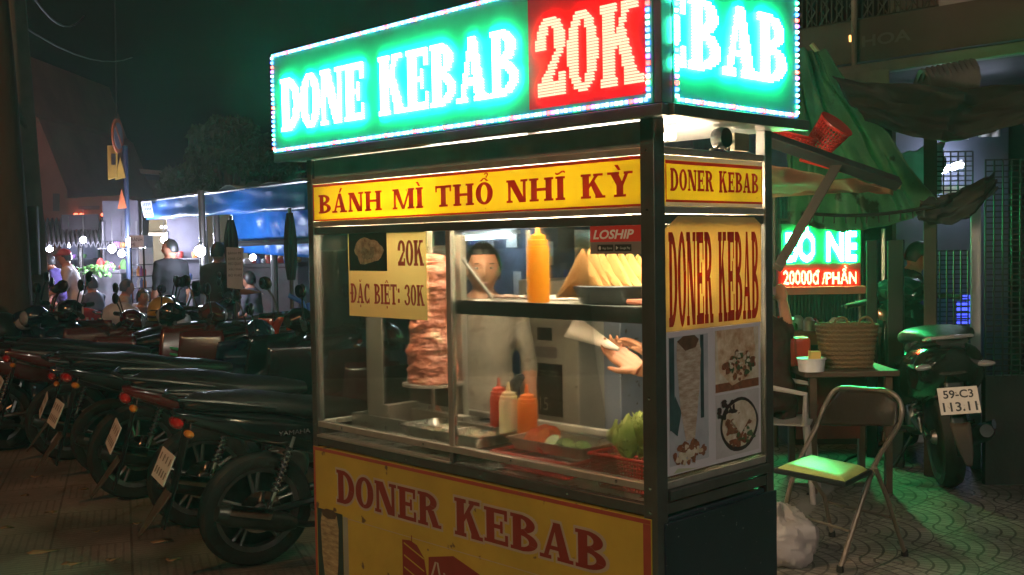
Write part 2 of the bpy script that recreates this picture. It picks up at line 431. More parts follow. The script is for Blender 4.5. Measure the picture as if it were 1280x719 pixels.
# body of the cabinet
cbox('cabinet', mat('dark_blue_cabinet', (.035,.045,.062), .42, .25, .35, 5, spot=((.16,.17,.18), 40, .68)), (.02,.03,.12, W-.012,D-.01,.745), bevel=.004)
cbox('side_door', mat('blue_black_sheet', (.03,.038,.055), .35, .3, .4, 3, bump=.1, bscale=12, spot=((.2,.2,.2), 60, .7)), (W-.011,.03,.14, W+.004,D+.01,.735), bevel=.003)
cbox('shelf_edge', dsteel, (W-.03,.0501,.80, W+.012,D-.041,.8285))
cbox('counter', traymat, (.036,.031,.775, W-.036,D-.031,.788))
for x in (.12, W-.14):
    for y in (.1, D-.1):
        mb = MB(); mb.lathe([(.0,-.014),(.035,-.014),(.045,-.006),(.045,.006),(.035,.014),(0,.014)], (x,y,.05), 18, (PI/2,0,0))
        mb.box((x,y,.1), (.03,.05,.03)); mb.build('caster', rubber, cart)
# ------------------------------------------------ roof and underside
roofm = mat('roof_sheet', (.2,.21,.22), .32, .7, .35, 4, bump=.1, bscale=10)
mb = MB(); mb.bx(-.1,-.06,1.9, W+.09,D+.03,1.918); mb.build('roof', roofm, cart, bevel=.002)
cbox('roof_beam', dsteel, (-.1,-.088,1.893, W+.1,-.062,1.925), (W+.092,-.058,1.893, W+.118,D+.03,1.925))
cbox('roof_beam', dsteel, (.2,.05,1.878, .23,D-.05,1.899), (1.2,.05,1.878, 1.23,D-.05,1.899))
cbox('valance', mat('grey_underlay', (.3,.32,.31), .4, .3, .4, 5), (.036,.012,1.823, W-.051,.016,1.897))
mb = MB(); mb.bx(W-.03,.42,1.83, W-.012,.5,1.885); mb.tube([(W-.02,.42,1.86),(W-.02,.39,1.83),(W-.02,.36,1.84),(W-.02,.3,1.826)], .004, 6)
mb.build('junction_box', mat('beige_plastic', (.5,.44,.34), .5), cart, bevel=.003)
mb = MB(); mb.lathe([(0,-.02),(.03,-.02),(.034,.0),(.03,.02),(0,.02)], (W-.02,.36,1.865), 16, (0,PI/2,0)); mb.build('transformer', blackp, cart)
# ------------------------------------------------ interior tubes: seen ones, and hidden ones added to light the food
def tube_lamp(parent, a, b, m, r=.011):
    a, b = V(a), V(b); h = MB(); d = (b-a).normalized()
    e = MB(); e.tube([a+d*.02, b-d*.02], r, 10); t = e.build('light_tube', m, parent)
    h.tube([a, a+d*.02], r*1.25, 10); h.tube([b-d*.02, b], r*1.25, 10); h.build('tube_cap', whitev, parent)
    return t
tube_lamp(cart, (.95,.06,1.615), (1.69,.06,1.615), bulbm, .007)
tube_lamp(cart, (.5,.22,1.87), (1.66,.22,1.87), emat('roof_tube_light', (1,.9,.72), 14, (.8,.8,.8)), .012)
inl = emat('hidden_tube_light', (1,.76,.50), 140, (.8,.8,.8)); tube_lamp(cart, (.35,.44,1.72), (1.68,.44,1.72), inl, .012); tube_lamp(cart, (.08,.10,1.70), (.80,.10,1.70), inl, .012); tube_lamp(cart, (.92,.045,1.322), (1.66,.045,1.322), emat('under_shelf_light', (1,.66,.40), 62, (.8,.8,.8)), .006)  # hidden tubes behind the fascia, added to light counter and meat
bl = MB(); bl.ell((1.655,.22,1.45), (.022,.022,.03), 14, 10); bl.build('lamp_bulb', emat('warm_bulb', (1,.82,.6), 160), cart)
bl = MB(); bl.lathe([(0,1.52),(.014,1.52),(.014,1.475),(0,1.475)], (1.655,.22,0), 12); bl.tube([(1.655,.22,1.52),(1.655,.24,1.6)], .003, 6); bl.build('lamp_holder', blackp, cart)
# ------------------------------------------------ glass
def pane(name, *b):
    mb = MB(); mb.bx(*b); return mb.build(name, cglass, cart, False)
pane('glass_pane', .037,.012,.853, .837,.016,1.599)
pane('glass_pane', .863,.012,.853, W-.051,.016,1.599)
pane('glass_pane', .037,.018,.7905, W-.051,.021,.8295)
pane('glass_pane', .012,.036,.853, .016,D-.036,1.599)
# a short glass over the rear opening, where the far lights mirror
pane('glass_pane', .9,D-.016,1.363, W-.036,D-.012,1.599)
# ------------------------------------------------ yellow lettered boards
def board(name, m, b, label=None):
    mb = MB(); mb.bx(*b); o = mb.build(name, m, cart, bevel=.001)
    if label: o['label'] = label
    return o
fb = board('fascia_board', yellowp, (.036,.004,1.653, W-.051,.009,1.799), 'yellow fascia reading BÁNH MÌ THỔ NHĨ KỲ')
words('lettering', 'BÁNH MÌ THỔ NHĨ KỲ', (.075, 1.683, 1.60, .073), FM(.004), .001, redv, fb)
mb = MB(); flatpolys(mb, [rc(.036,1.788,W-.051,1.7985), rc(.036,1.6535,W-.051,1.660), rc(.036,1.6605,.042,1.7875)], FM(.004), .0006); mb.build('border', redv, fb, False)
mb = MB(); flatpolys(mb, [rc(1.55,1.7990,W-.051,1.7996)], FM(.004), .0009); mb.build('trim_line', whitev, fb, False)
sb = board('fascia_board', yellowp, (W-.006,.052,1.653, W-.001,D-.055,1.799), 'small yellow side board reading DONER KEBAB')
words('lettering', 'DONER KEBAB', (.075, 1.698, .455, .062), SM(W-.001), .001, redv, sb, capfirst=1.06)
mb = MB(); flatpolys(mb, [rc(.053,1.774,D-.056,1.784), rc(.053,1.664,D-.056,1.671), rc(.053,1.672,.058,1.773), rc(D-.061,1.672,D-.056,1.773)], SM(W-.001), .0006); mb.build('border', redv, sb, False)
mb = MB(); flatpolys(mb, [rc(.053,1.785,D-.056,1.7985), rc(.053,1.6535,D-.056,1.6635)], SM(W-.001), .0006); mb.build('white_edge', whitev, sb, False)
# ------------------------------------------------ lower front board
lb = board('front_board', mustard, (.004,-.004,.13, W-.02,.028,.750), 'mustard lower board reading DONER KEBAB')
words('lettering', 'DONER', (.167, .553, .63, .118), FM(-.004), .0018, maroon, lb, .06, 1.1, out=.0085, outm=greyv)
words('lettering', 'KEBAB', (.872, .556, .69, .118), FM(-.004), .0018, maroon, lb, .06, 1.1, out=.0085, outm=greyv)
mb = MB(); flatpolys(mb, [rc(.006,.735,W-.022,.748), rc(.006,.132,.02,.7345), rc(W-.05,.132,W-.022,.7345)], FM(-.004), .0007); mb.build('border', mat('faded_red_border', (.36,.06,.035), .5, 0, .3, 8), lb, False)
# printed photograph of a spit at the lower left of the board
mb = MB(); flatpolys(mb, [rc(.024,.2,.20,.502)], FM(-.004), .0007); ph = mb.build('printed_photo', mat('print_teal_dark', (.035,.055,.05), .5, 0, .6, 12), lb, False)
spitm = mat('printed_meat', (.46,.38,.2), .5, 0, .55, 18, c2=(.16,.1,.05), stretch=(1,1,4))
mb = MB(); flatpolys(mb, [[(.058,.49),(.16,.492),(.172,.44),(.165,.3),(.15,.2),(.075,.2),(.055,.32),(.048,.44)]], FM(-.004), .0013); mb.build('printed_spit', spitm, ph, False)
mb = MB(); flatpolys(mb, [[(.056,.494),(.09,.508),(.14,.508),(.163,.493),(.15,.475),(.1,.468),(.065,.476)]], FM(-.004), .0018); mb.build('printed_crust', mat('printed_crust', (.1,.05,.03), .5, 0, .5, 30), ph, False)
mb = MB(); flatpolys(mb, [rc(.202,.2,.235,.495)], FM(-.004), .0007); mb.build('print_column', mat('print_grey_column', (.3,.31,.24), .5), lb, False)
mb = MB(); flatpolys(mb, [rc(.236,.49,1.5,.4925)], FM(-.004), .0005); mb.build('fold_line', greyv, lb, False)
# emblem: spit beside a roofed plate with script
em = [[(.575,.475),(.575,.2),(.70,.2),(.715,.36),(.70,.43),(.66,.47),(.62,.48)]]
mb = MB(); flatpolys(mb, em+[rc(.628,.476,.633,.5)], FM(-.004), .0009); eo = mb.build('emblem', maroon, lb, False)
mb = MB(); flatpolys(mb, [[(.585,.462-.045*i),(.70,.425-.045*i),(.70,.430-.045*i),(.585,.468-.045*i)] for i in range(6)], FM(-.004), .002); mb.build('emblem_stripe', mustard, eo, False)
mb = MB(); flatpolys(mb, [[(.725,.44),(.86,.47),(1.12,.40),(1.12,.2),(.70,.2),(.722,.36)]], FM(-.004), .0009); mb.build('emblem_plate', maroon, lb, False)
mb = MB(); 
def script(pts, w=.005): 
    return [[(a[0]-w,a[1]),(a[0]+w,a[1]),(b[0]+w,b[1]),(b[0]-w,b[1])] for a, b in zip(pts, pts[1:])]
sc = script([(.74,.37),(.765,.43),(.775,.43),(.79,.37)])+script([(.75,.395),(.785,.395)],.006)
for k in range(5): x = .81+.05*k; sc += script([(x,.40-.004*k),(x+.012,.365),(x+.024,.39),(x+.034,.36),(x+.045,.395)])
flatpolys(mb, sc, FM(-.004), .0018); mb.build('emblem_script', greyv, lb, False)
# ------------------------------------------------ price sticker on the left pane
st = MB(); flatpolys(st, [rc(.255,1.285,.725,1.622)], FM(.012), .0008); so = st.build('price_sticker', mat('cream_yellow_sticker', (.68,.53,.2), .45, 0, .1, 3, spec=.3, trans=.15), cart, False); so['label'] = 'cream yellow price sticker reading 20K and ĐẶC BIỆT: 30K'
pr = mat('dull_red_print', (.42,.07,.05), .5, 0, .2, 8)
words('lettering', '20K', (.565, 1.478, .15, .092), FM(.0112), .0012, pr, so, .04); words('lettering', 'ĐẶC BIỆT: 30K', (.268, 1.335, .445, .075), FM(.0112), .0012, pr, so, .05)
mb = MB(); flatpolys(mb, [rc(.262,1.458,.50,1.612)], FM(.0112), .0010); pp = mb.build('printed_photo', mat('print_black', (.02,.022,.02), .5, 0, .6, 30), so, False)
mb = MB(); flatpolys(mb, [blob(.385,1.535,.085,.05,24,.2,3), ], FM(.0112), .0014); mb.build('printed_bread', mat('print_bread', (.5,.42,.27), .5, 0, .6, 40, c2=(.16,.1,.06)), pp, False)
mb = MB(); flatpolys(mb, [blob(.385+.03*math.cos(i*1.9),1.525+.017*math.sin(i*2.6),.014,.009,9,.3,i) for i in range(12)], FM(.0112), .0019); mb.build('printed_filling', mat('print_filling', (.1,.07,.04), .5, 0, .7, 60, c2=(.3,.3,.2)), pp, False)
# ------------------------------------------------ delivery sticker
mb = MB(); flatpolys(mb, [rc(1.503,1.552,1.698,1.618)], FM(.0095), .0008); ds = mb.build('delivery_sticker', mat('sticker_red', (.66,.04,.035), .4, 0, .08, 4), cart, False); ds['label'] = 'red and grey delivery sticker reading LOSHIP'
mb = MB(); flatpolys(mb, [rc(1.503,1.516,1.698,1.5517)], FM(.0095), .0008); mb.build('sticker_foot', mat('sticker_grey', (.24,.2,.19), .5), ds, False)
mb = MB(); addsans(mb, 'LOSHIP', 1.515,1.560,.158,.028, FM(.0095), .0016, shear=.25, bold=.03); addsans(mb, 'MIỄN PHÍ GIAO ĐỒ ĂN, ĐẶT NGAY TRÊN', 1.525,1.598,.155,.008, FM(.0095), .0016)
mb.build('lettering', mat('opaque_white_print', (.85,.83,.8), .5, 0, .05, 4), ds, False)
mb = MB(); flatpolys(mb, [rc(1.532,1.524,1.594,1.544), rc(1.6,1.524,1.663,1.544)], FM(.0095), .0014); mb.build('store_badge', blackp, ds, False)
mb = MB(); addsans(mb, 'App Store', 1.552,1.528,.038,.009, FM(.0095), .002); addsans(mb, 'Google Play', 1.62,1.528,.039,.009, FM(.0095), .002)
flatpolys(mb, [blob(1.542,1.534,.005,.006,10,.1,1), [(1.605,1.528),(1.605,1.540),(1.614,1.534)]], FM(.0095), .002); mb.build('badge_lettering', whitev, ds, False)
# ------------------------------------------------ tall side poster
po = MB(); po.bx(W-.0075,.035,.868, W-.003,D-.07,1.288); pw = po.build('side_poster', mat('white_poster', (.66,.60,.64), .42, 0, .1, 3, spec=.35, trans=.1), cart, bevel=.001); pw['label'] = 'white side poster with printed kebab photographs'
po = MB(); po.prism([(.052,1.289),(D-.066,1.289),(D-.062,1.60),(D-.10,1.622),(.12,1.624),(.056,1.585)], 0, 1, mp=lambda y, t, z: (W-.0075+.0045*t, y, z))
py = po.build('side_poster', mat('aged_yellow_poster', (.8,.60,.24), .42, 0, .2, 3, spec=.3, trans=.45), cart); py['label'] = 'tall aged yellow side poster reading DONER KEBAB'
words('lettering', 'DONER KEBAB', (.066, 1.302, .465, .275), SM(W-.003), .001, redv, py, .06)
mb = MB(); mb.bx(W-.0095,.036,.853, W-.0078,D-.041,1.5995); mb.build('glass_pane', cglass, cart, False)
tealp = mat('print_teal', (.05,.09,.1), .5, 0, .6, 14)
mb = MB(); flatpolys(mb, [rc(.062,.895,.255,1.272)], SM(W-.003), .0006); p1 = mb.build('printed_photo', mat('print_pale_photo', (.5,.47,.5), .5, 0, .5, 9, c2=(.3,.3,.34)), pw, False)
mb = MB(); flatpolys(mb, [rc(.064,1.0,.088,1.27), rc(.215,1.02,.232,1.27), [(.07,1.0),(.1,.98),(.12,1.05),(.09,1.1)]], SM(W-.003), .0012); mb.build('printed_backing', tealp, p1, False)
mb = MB(); flatpolys(mb, [[(.10,1.255),(.205,1.262),(.218,1.225),(.207,1.1),(.185,.965),(.14,.96),(.115,1.06),(.098,1.2)]], SM(W-.003), .0018); mb.build('printed_spit', mat('print_spit_pale', (.6,.5,.42), .5, 0, .5, 20, c2=(.28,.16,.1), stretch=(1,1,4)), p1, False)
mb = MB(); flatpolys(mb, [[(.10,1.258),(.13,1.272),(.185,1.272),(.207,1.258),(.19,1.235),(.14,1.228)]], SM(W-.003), .0025); mb.build('printed_crust', mat('print_brown', (.16,.07,.04), .5, 0, .6, 40), p1, False)
brn = [mat('print_meat_a', (.3,.1,.05), .5, 0, .6, 50), mat('print_meat_b', (.5,.4,.3), .5, 0, .5, 50), mat('print_leaf', (.1,.14,.06), .5, 0, .5, 40), mat('print_cream', (.68,.6,.5), .5, 0, .35, 30, c2=(.45,.32,.2)), mat('print_dark', (.05,.03,.03), .5, 0, .5, 40)]
def scatter(name, par, k, cx, cy, rx, ry, n, r, off, seed, mp):
    rd = random.Random(seed); mb = MB(); ps = []
    for i in range(n):
        a = rd.random()*2*PI; q = math.sqrt(rd.random()); ps.append(blob(cx+rx*q*math.cos(a), cy+ry*q*math.sin(a), r*rd.uniform(.6,1.3), r*rd.uniform(.4,1), 8, .4, i+seed))
    flatpolys(mb, ps, mp, off, .00009); mb.build(name, brn[k], par, False)
sm = SM(W-.003)
scatter('printed_scraps', p1, 0, .155,.925,.08,.028,40,.012,.0014,5,sm); scatter('printed_scraps', p1, 3, .15,.92,.07,.025,26,.010,.0026,9,sm)
mb = MB(); flatpolys(mb, [rc(.292,1.085,.528,1.276)], sm, .0006); p2 = mb.build('printed_photo', brn[3], pw, False)
mb = MB(); flatpolys(mb, [[(.30,1.276),(.5,1.276),(.51,1.2),(.47,1.12),(.38,1.10),(.31,1.15)]], sm, .0012); mb.build('printed_flatbread', mat('print_flatbread', (.72,.56,.4), .5, 0, .5, 30, c2=(.4,.2,.1)), p2, False)
scatter('printed_filling', p2, 0, .42,1.16,.085,.045,34,.012,.0022,12,sm); scatter('printed_filling', p2, 2, .43,1.165,.075,.035,22,.009,.0034,13,sm); scatter('printed_filling', p2, 3, .42,1.175,.07,.03,18,.008,.0045,14,sm)
mb = MB(); flatpolys(mb, [rc(.292,1.086,.528,1.112)], sm, .0009); mb.build('printed_board', brn[0], p2, False)
mb = MB(); flatpolys(mb, [rc(.292,.882,.528,1.078)], sm, .0006); p3 = mb.build('printed_photo', mat('print_table', (.55,.5,.5), .5, 0, .3, 8), pw, False)
mb = MB(); flatpolys(mb, [blob(.42,.975,.105,.085,30,.03,2)], sm, .0012); mb.build('printed_plate', brn[4], p3, False)
mb = MB(); flatpolys(mb, [blob(.42,.977,.092,.073,30,.05,4)], sm, .0018); mb.build('printed_dish', brn[3], p3, False)
scatter('printed_filling', p3, 0, .41,.96,.07,.05,36,.013,.0026,21,sm); scatter('printed_filling', p3, 4, .35,1.03,.05,.03,24,.010,.0026,22,sm); scatter('printed_filling', p3, 2, .45,.94,.05,.03,14,.009,.0038,23,sm)
mb = MB(); flatpolys(mb, [[(.37,.99),(.43,1.02),(.47,.99),(.42,.945)]], sm, .005); mb.build('printed_bread', brn[3], p3, False)
mb = MB(); flatpolys(mb, [[(.08,.872),(.2,.872),(.1,.885)]], sm, .0006); mb.build('poster_tape', mat('tape', (.5,.5,.35), .3), pw, False)
# ------------------------------------------------ inner shelf
sh = MB(); sh.bx(.863,.03,1.335, W-.055,.37,1.357); sh.build('shelf', steel, cart, bevel=.002)
sh = MB(); sh.bx(.863,.022,1.312, W-.055,.029,1.361); sh.build('shelf_lip', dsteel, cart, bevel=.001)
sh = MB(); sh.tube([(.875,.05,1.50),(.99,.08,1.365)], .006, 8); sh.build('shelf_brace', steel, cart)
sh = MB(); sh.bx(.863,.371,1.335,.875,.383,1.60); sh.build('shelf_upright', steel, cart, bevel=.001)

for x_, z_ in [(.0175,z) for z in (.45,.77,.84,1.0,1.64,1.81)]+[(W-.025,z) for z in (.45,.77,.84,1.1,1.64,1.81)]+[(x,.774) for x in (.3,.6,1.0,1.4)]+[(x,.841) for x in (.2,.7,1.15,1.6)]:
    y_ = 0 if x_ < .03 or x_ > W-.03 else .002
    mb = MB(); mb.lathe([(0,0),(.0052,0),(.0048,.0018),(.002,.0026),(0,.0026)], (x_,y_,z_), 12, (PI/2,0,0)); mb.build('screw', chrome, cart)
# ================================================================== LED sign on the roof
led = empty('led_sign', CO, -YAW, 'glowing LED box sign reading DONE KEBAB 20K on the stall roof', 'sign')
ledredglow = mat('led_board_red_glow', (.50,.03,.07), .5, 0, .1, 10); ledgreenglow = mat('led_board_green_glow', (.05,.55,.34), .45, 0, .2, 10)  # green and red bloom of the lettering put into the board colours
lx0, lx1, ly0, ly1, lz0, lz1 = -.1, W+.1, -.0879, D-.005, 1.927, 2.325
mb = MB(); mb.bx(lx0,ly0,lz0, lx1-.03,ly0+.05,lz1); mb.build('front_panel', ledgreenglow, led, bevel=.002)
mb = MB(); mb.bx(lx1-.05,ly0+.052,lz0, lx1,ly1,lz1); mb.build('side_panel', ledgreenglow, led, bevel=.002)
mb = MB(); mb.bx(lx1-.029,ly0+.002,lz0, lx1-.002,ly0+.05,lz1); mb.build('corner_post', dsteel, led, bevel=.002)
mb = MB(); mb.bx(lx0,ly0+.3,lz0, lx1-.06,ly0+.33,lz1-.06); mb.bx(lx0,ly0+.051,lz0,lx0+.012,ly0+.299,lz1-.01); mb.build('back_panel', dsteel, led, bevel=.002)
mb = MB(); flatpolys(mb, [rc(1.35,lz0+.028,lx1-.055,lz1-.022)], FM(ly0), .0004); mb.build('price_glow', ledredglow, led, False)  # red sheet painted as the glow round the price
def dots(name, pts, mp, r, h, m, parent):
    mb = MB()
    for x, y in pts:
        b = len(mb.v)
        q_ = r*.45
        mb.v += [V(mp(x-q_,y-q_,.0005)), V(mp(x+q_,y-q_,.0005)), V(mp(x+q_,y+q_,.0005)), V(mp(x-q_,y+q_,.0005)),
                 V(mp(x-r,y-r,h)), V(mp(x+r,y-r,h)), V(mp(x+r,y+r,h)), V(mp(x-r,y+r,h))]
        for f in ((4,5,6,7),(0,1,5,4),(1,2,6,5),(2,3,7,6),(3,0,4,7)): mb.f.append(tuple(b+i for i in f)); mb.m.append(0)
    return mb.build(name, m, parent, False, normals=False)
GRN = emat('led_green_white', LEDG, LEDS); REDL = emat('led_amber', LEDR, LEDRS)
fm = FM(ly0); pit = .0086
a = raster(slab('DONE KEBAB', -.025, 2.008, 1.335, .205, gap=.05), -.06, 1.99, 1.34, 2.25, pit)
dots('led_letters', a, fm, .0034, .009, GRN, led)['label'] = 'green-white LED lettering DONE KEBAB'
a = raster(slab('20K', 1.39, 1.985, .405, .235, gap=.05), 1.36, 1.96, 1.83, 2.26, pit)
dots('led_letters', a, fm, .0034, .009, REDL, led)['label'] = 'amber LED lettering 20K on a red glow'
sm2 = SM(lx1)
a = raster(slab('KEBAB', -.31, 2.03, .835, .2, gap=.06), -.033, 2.0, .56, 2.26, pit)
dots('led_letters', a, sm2, .0034, .009, GRN, led)['label'] = 'green-white LED lettering cut off to BAB'
# border strip: short runs of cold white, blue, magenta and green chips
def strip(parent, pts, mp, step=.0175):
    cols = {'w': [], 'b': [], 'm': [], 'g': [], 'r': []}; k = 0
    for a, b in zip(pts, pts[1:]):
        L = math.hypot(b[0]-a[0], b[1]-a[1]); n = int(L/step)
        for i in range(n):
            q = k % 9; c = 'r' if q == 0 else 'm' if q == 8 else 'b' if q in (1, 4, 6) else 'g' if (q == 3 and k % 2) else 'w'
            cols[c].append((a[0]+(b[0]-a[0])*(i+.5)/n, a[1]+(b[1]-a[1])*(i+.5)/n))
            k += 1
    mb = MB(); ks = list(cols)
    for i, c in enumerate(ks):
        for x, y in cols[c]:
            r = .0056; h = .008
            mb.add([mp(x-r,y-r,.0005),mp(x+r,y-r,.0005),mp(x+r,y+r,.0005),mp(x-r,y+r,.0005),mp(x-r*.6,y-r*.6,h),mp(x+r*.6,y-r*.6,h),mp(x+r*.6,y+r*.6,h),mp(x-r*.6,y+r*.6,h)], ((4,5,6,7),(0,1,5,4),(1,2,6,5),(2,3,7,6),(3,0,4,7)), i)
    mb.build('led_strip', [STRIP[c] for c in ks], parent, False, normals=False)
STRIP = {'w': emat('chip_white', (.62,.85,1), 1.9), 'b': emat('chip_blue', (.06,.14,1), 5), 'm': emat('chip_violet', (.5,.10,1), 4), 'g': emat('chip_green', (.1,1,.5), 4), 'r': emat('chip_red', (1,.05,.04), 5)}
strip(led, [(lx0+.008,lz0+.012),(lx0+.008,lz1-.01),(lx1-.045,lz1-.01),(lx1-.045,lz0+.012),(lx0+.008,lz0+.012)], fm)
strip(led, [(ly0+.064,lz1-.01),(ly0+.064,lz0+.012),(ly1-.01,lz0+.012),(ly1-.01,lz1-.01),(ly0+.064,lz1-.01)], sm2)
# ================================================================== what stands on and in the stall
def put(name, x, y, z, rz=0, label=None, cat=None, group=None):
    return empty(name, lo(x, y, z), -YAW+rz, label, cat, group)
CT = .789
# --- doner grill with its spit
g = put('doner_grill', .40, .30, CT, 0, 'steel upright doner grill with flat side plates behind the price sticker', 'grill')
mb = MB(); mb.bx(-.33,-.16,0, .30,.24,.035); mb.bx(-.33,-.16,.0352,.30,-.145,.085); mb.bx(-.33,-.144,.0352,-.318,.24,.085); mb.bx(.288,-.144,.0352,.30,.24,.085); mb.build('drip_tray', traymat, g, bevel=.002)
for x, y, w_ in ((-.30,-.10,.105), (.015,.10,.05)):
    mb = MB(); mb.bx(x,y,.036, x+w_,y+.006,.80); mb.bx(x,y+.0062,.036,x+.006,y+.07,.80); mb.build('side_plate', steel, g, bevel=.001)
mb = MB(); mb.bx(-.16,-.02,.06,.2,.02,.105); mb.bx(-.16,-.13,.036,-.12,.02,.13); mb.bx(.14,-.1,.036,.2,-.06,.07); mb.build('base_bar', steel, g, bevel=.002)
mb = MB(); mb.bx(-.30,.12,.1,.0,.15,.76); mb.build('burner_panel', mat('burner_panel', (.05,.04,.035), .6, .2, .5, 20), g, bevel=.003)
mb = MB(); mb.tube([(0,0,.09),(0,0,.83)], .009, 10); mb.lathe([(0,.209),(.12,.209),(.12,.219),(0,.219)], n=30); mb.build('spit', steel, g)
# --- the meat
meatm = mat('doner_meat', (.50,.17,.11), .36, 0, .5, 13, bump=.9, bscale=45, c2=(.33,.085,.05), stretch=(.8,.8,1.9), spec=.7, spot=((.56,.34,.22), 14, .62), coat=.25)
def meatf(u, v):
    a = 2*PI*u; z = .222+v*.49
    r = .084+.008*math.sin(v*9)+.014*math.exp(-v*12)
    la = math.sin(v*(66+9*math.sin(v*5))+3.4*noise.noise(V((math.cos(a), math.sin(a), v*4))))
    r += .0014*la+.014*noise.noise(V((math.cos(a)*2.2, math.sin(a)*2.2, v*9)))+.007*noise.noise(V((math.cos(a)*7, math.sin(a)*7, v*34)))+.006*noise.noise(V((math.cos(a)*16, math.sin(a)*16, v*70)))
    r += .012*noise.noise(V((v*15, math.cos(a)*1.4, 3)))
    if v > .97: r *= .86
    return (r*math.cos(a), r*math.sin(a), z)
mt = put('doner_meat', .40, .30, CT, 0, 'tall cone of layered red doner meat on the spit', 'meat')
mb = MB(); mb.grid(meatf, 72, 130)
mb.ell((0,0,.70), (.075,.075,.03), 20, 8); mb.lathe([(0,.2205),(.09,.2205),(.094,.226),(0,.226)], n=30)
mb.build('meat_stack', meatm, mt, ang=60)
rd = random.Random(3); mb = MB()
for i in range(70):
    x, y = rd.uniform(-.1,.27), rd.uniform(-.13,-.03); 
    mb.ell((x,y,.040+rd.uniform(0,.006)), (rd.uniform(.006,.018), rd.uniform(.004,.012), .004), 7, 5, (rd.random(),rd.random(),rd.random()*3))
tag(mb.build('meat_scraps', meatm, None), 'shaved brown meat scraps lying in the grill tray', 'meat scraps'); o = bpy.data.objects['meat_scraps']; o.location = g.location; o.rotation_euler = g.rotation_euler; o['kind'] = 'stuff'
# --- trays
def tray(nm, x, y, w, d, h, z, lab, cat='tray', rz=0):
    t = put(nm, x, y, z, rz, lab, cat)
    fw, fd = w/2*.86, d/2*.82; mb = MB()
    def ring(a, b, zz, n=6, rr=.018):
        o = []
        for cx, cy, s0 in ((a-rr,b-rr,0),(-a+rr,b-rr,90),(-a+rr,-b+rr,180),(a-rr,-b+rr,270)):
            for i in range(n): q = R(s0+90*i/(n-1)); o.append((cx+rr*math.cos(q), cy+rr*math.sin(q), zz))
        return o
    rs = [ring(fw-.002,fd-.002,.0), ring(fw,fd,.002), ring(w/2-.008,d/2-.008,h), ring(w/2,d/2,h), ring(w/2,d/2,h-.004), ring(w/2-.0075,d/2-.0075,h-.0045)]
    rs = [ring(fw-.004,fd-.004,.004), ring(w/2-.01,d/2-.01,h-.002), ring(w/2,d/2,h), ring(w/2,d/2,h-.006), ring(w/2-.006,d/2-.006,h-.004), ring(fw,fd,0)]
    n = len(rs[0]); vs = [p for r_ in rs for p in r_]; fs = [tuple(range(n))]+[(i*n+j, i*n+(j+1)%n, (i+1)*n+(j+1)%n, (i+1)*n+j) for i in range(len(rs)-1) for j in range(n)]+[tuple((len(rs)-1)*n+j for j in range(n))]
    mb.add(vs, fs); mb.build('pan', traymat, t, ang=40); return t
t1 = tray('steel_tray', .69, .165, .46, .2, .045, .835, 'shallow steel tray of shredded onion beside the grill')
mb = MB()
for i in range(130):
    x, y = rd.uniform(-.17,.17), rd.uniform(-.07,.07); a = rd.random()*6; L = rd.uniform(.015,.035); r0 = rd.uniform(.006,.016)
    mb.tube([(x+r0*math.cos(a+k*.7), y+r0*math.sin(a+k*.7), .010+rd.uniform(0,.022)+.004*k*rd.random()) for k in range(5)], .0016, 5)
so_ = mb.build('shredded_onion', mat('pale_onion', (.62,.56,.46), .35, 0, .2, 20, sss=.2), None); so_.location = t1.location; so_.rotation_euler = t1.rotation_euler; tag(so_, 'pale shredded onion piled in the steel tray', 'onion', kind='stuff')
t2 = tray('vegetable_tray', 1.19, .20, .36, .19, .04, .852, 'steel tray of tomato and cucumber slices in front of the sauce bottles')
tomm = mat('tomato_flesh', (.6,.12,.03), .25, 0, .35, 40, spec=.7, c2=(.45,.22,.08)); cucm = mat('cucumber_flesh', (.5,.6,.2), .3, 0, .25, 50, spec=.6, c2=(.6,.68,.34)); peel = mat('green_peel', (.08,.2,.04), .35, 0, .3, 30)
def slice_(nm, x, y, z, r, rot, m, lab, rimm):
    t = empty(nm, lo(x,y,z), 0, lab, nm.split('_')[0]+' slice', nm.split('_')[0]+' slices in the vegetable tray'); t.rotation_euler = rot
    mb = MB(); mb.lathe([(0,-.003),(r*.93,-.003),(r*.96,0),(r*.93,.003),(0,.003)], n=20); mb.build('flesh', m, t)
    mb = MB(); mb.lathe([(r*.96,-.003),(r,-.002),(r,.002),(r*.96,.003)], n=20); mb.build('peel', rimm, t)
redpeel = mat('tomato_skin', (.5,.05,.015), .2, 0, .2, 10, spec=.7)
for k,(x,y,z,rx,rz) in enumerate(((1.06,.19,.885,1.0,0),(1.09,.22,.895,1.2,.4),(1.125,.18,.893,1.1,-.3),(1.10,.25,.89,.8,.7))):
    slice_('tomato_slice', x,y,z,.032,(rx,.2*k,-YAW+rz), tomm, ['tomato slice at the left end of the vegetable tray','tomato slice standing second from the left in the tray','biggest orange tomato slice standing next to the cucumber','tomato slice lying at the back of the vegetable tray'][k], redpeel)
for k,(x,y,z,rx,rz) in enumerate(((1.175,.17,.887,.7,0),(1.21,.20,.880,.3,.5),(1.25,.17,.882,.5,1),(1.28,.21,.877,.15,0))):
    slice_('cucumber_slice', x,y,z,.027,(rx,.15*k,-YAW+rz), cucm, ['round cucumber slice leaning against the tomato','second cucumber slice from the tomato in the tray','cucumber slice tilted in the middle of the tray','flat cucumber slice nearest the red basket'][k], peel)
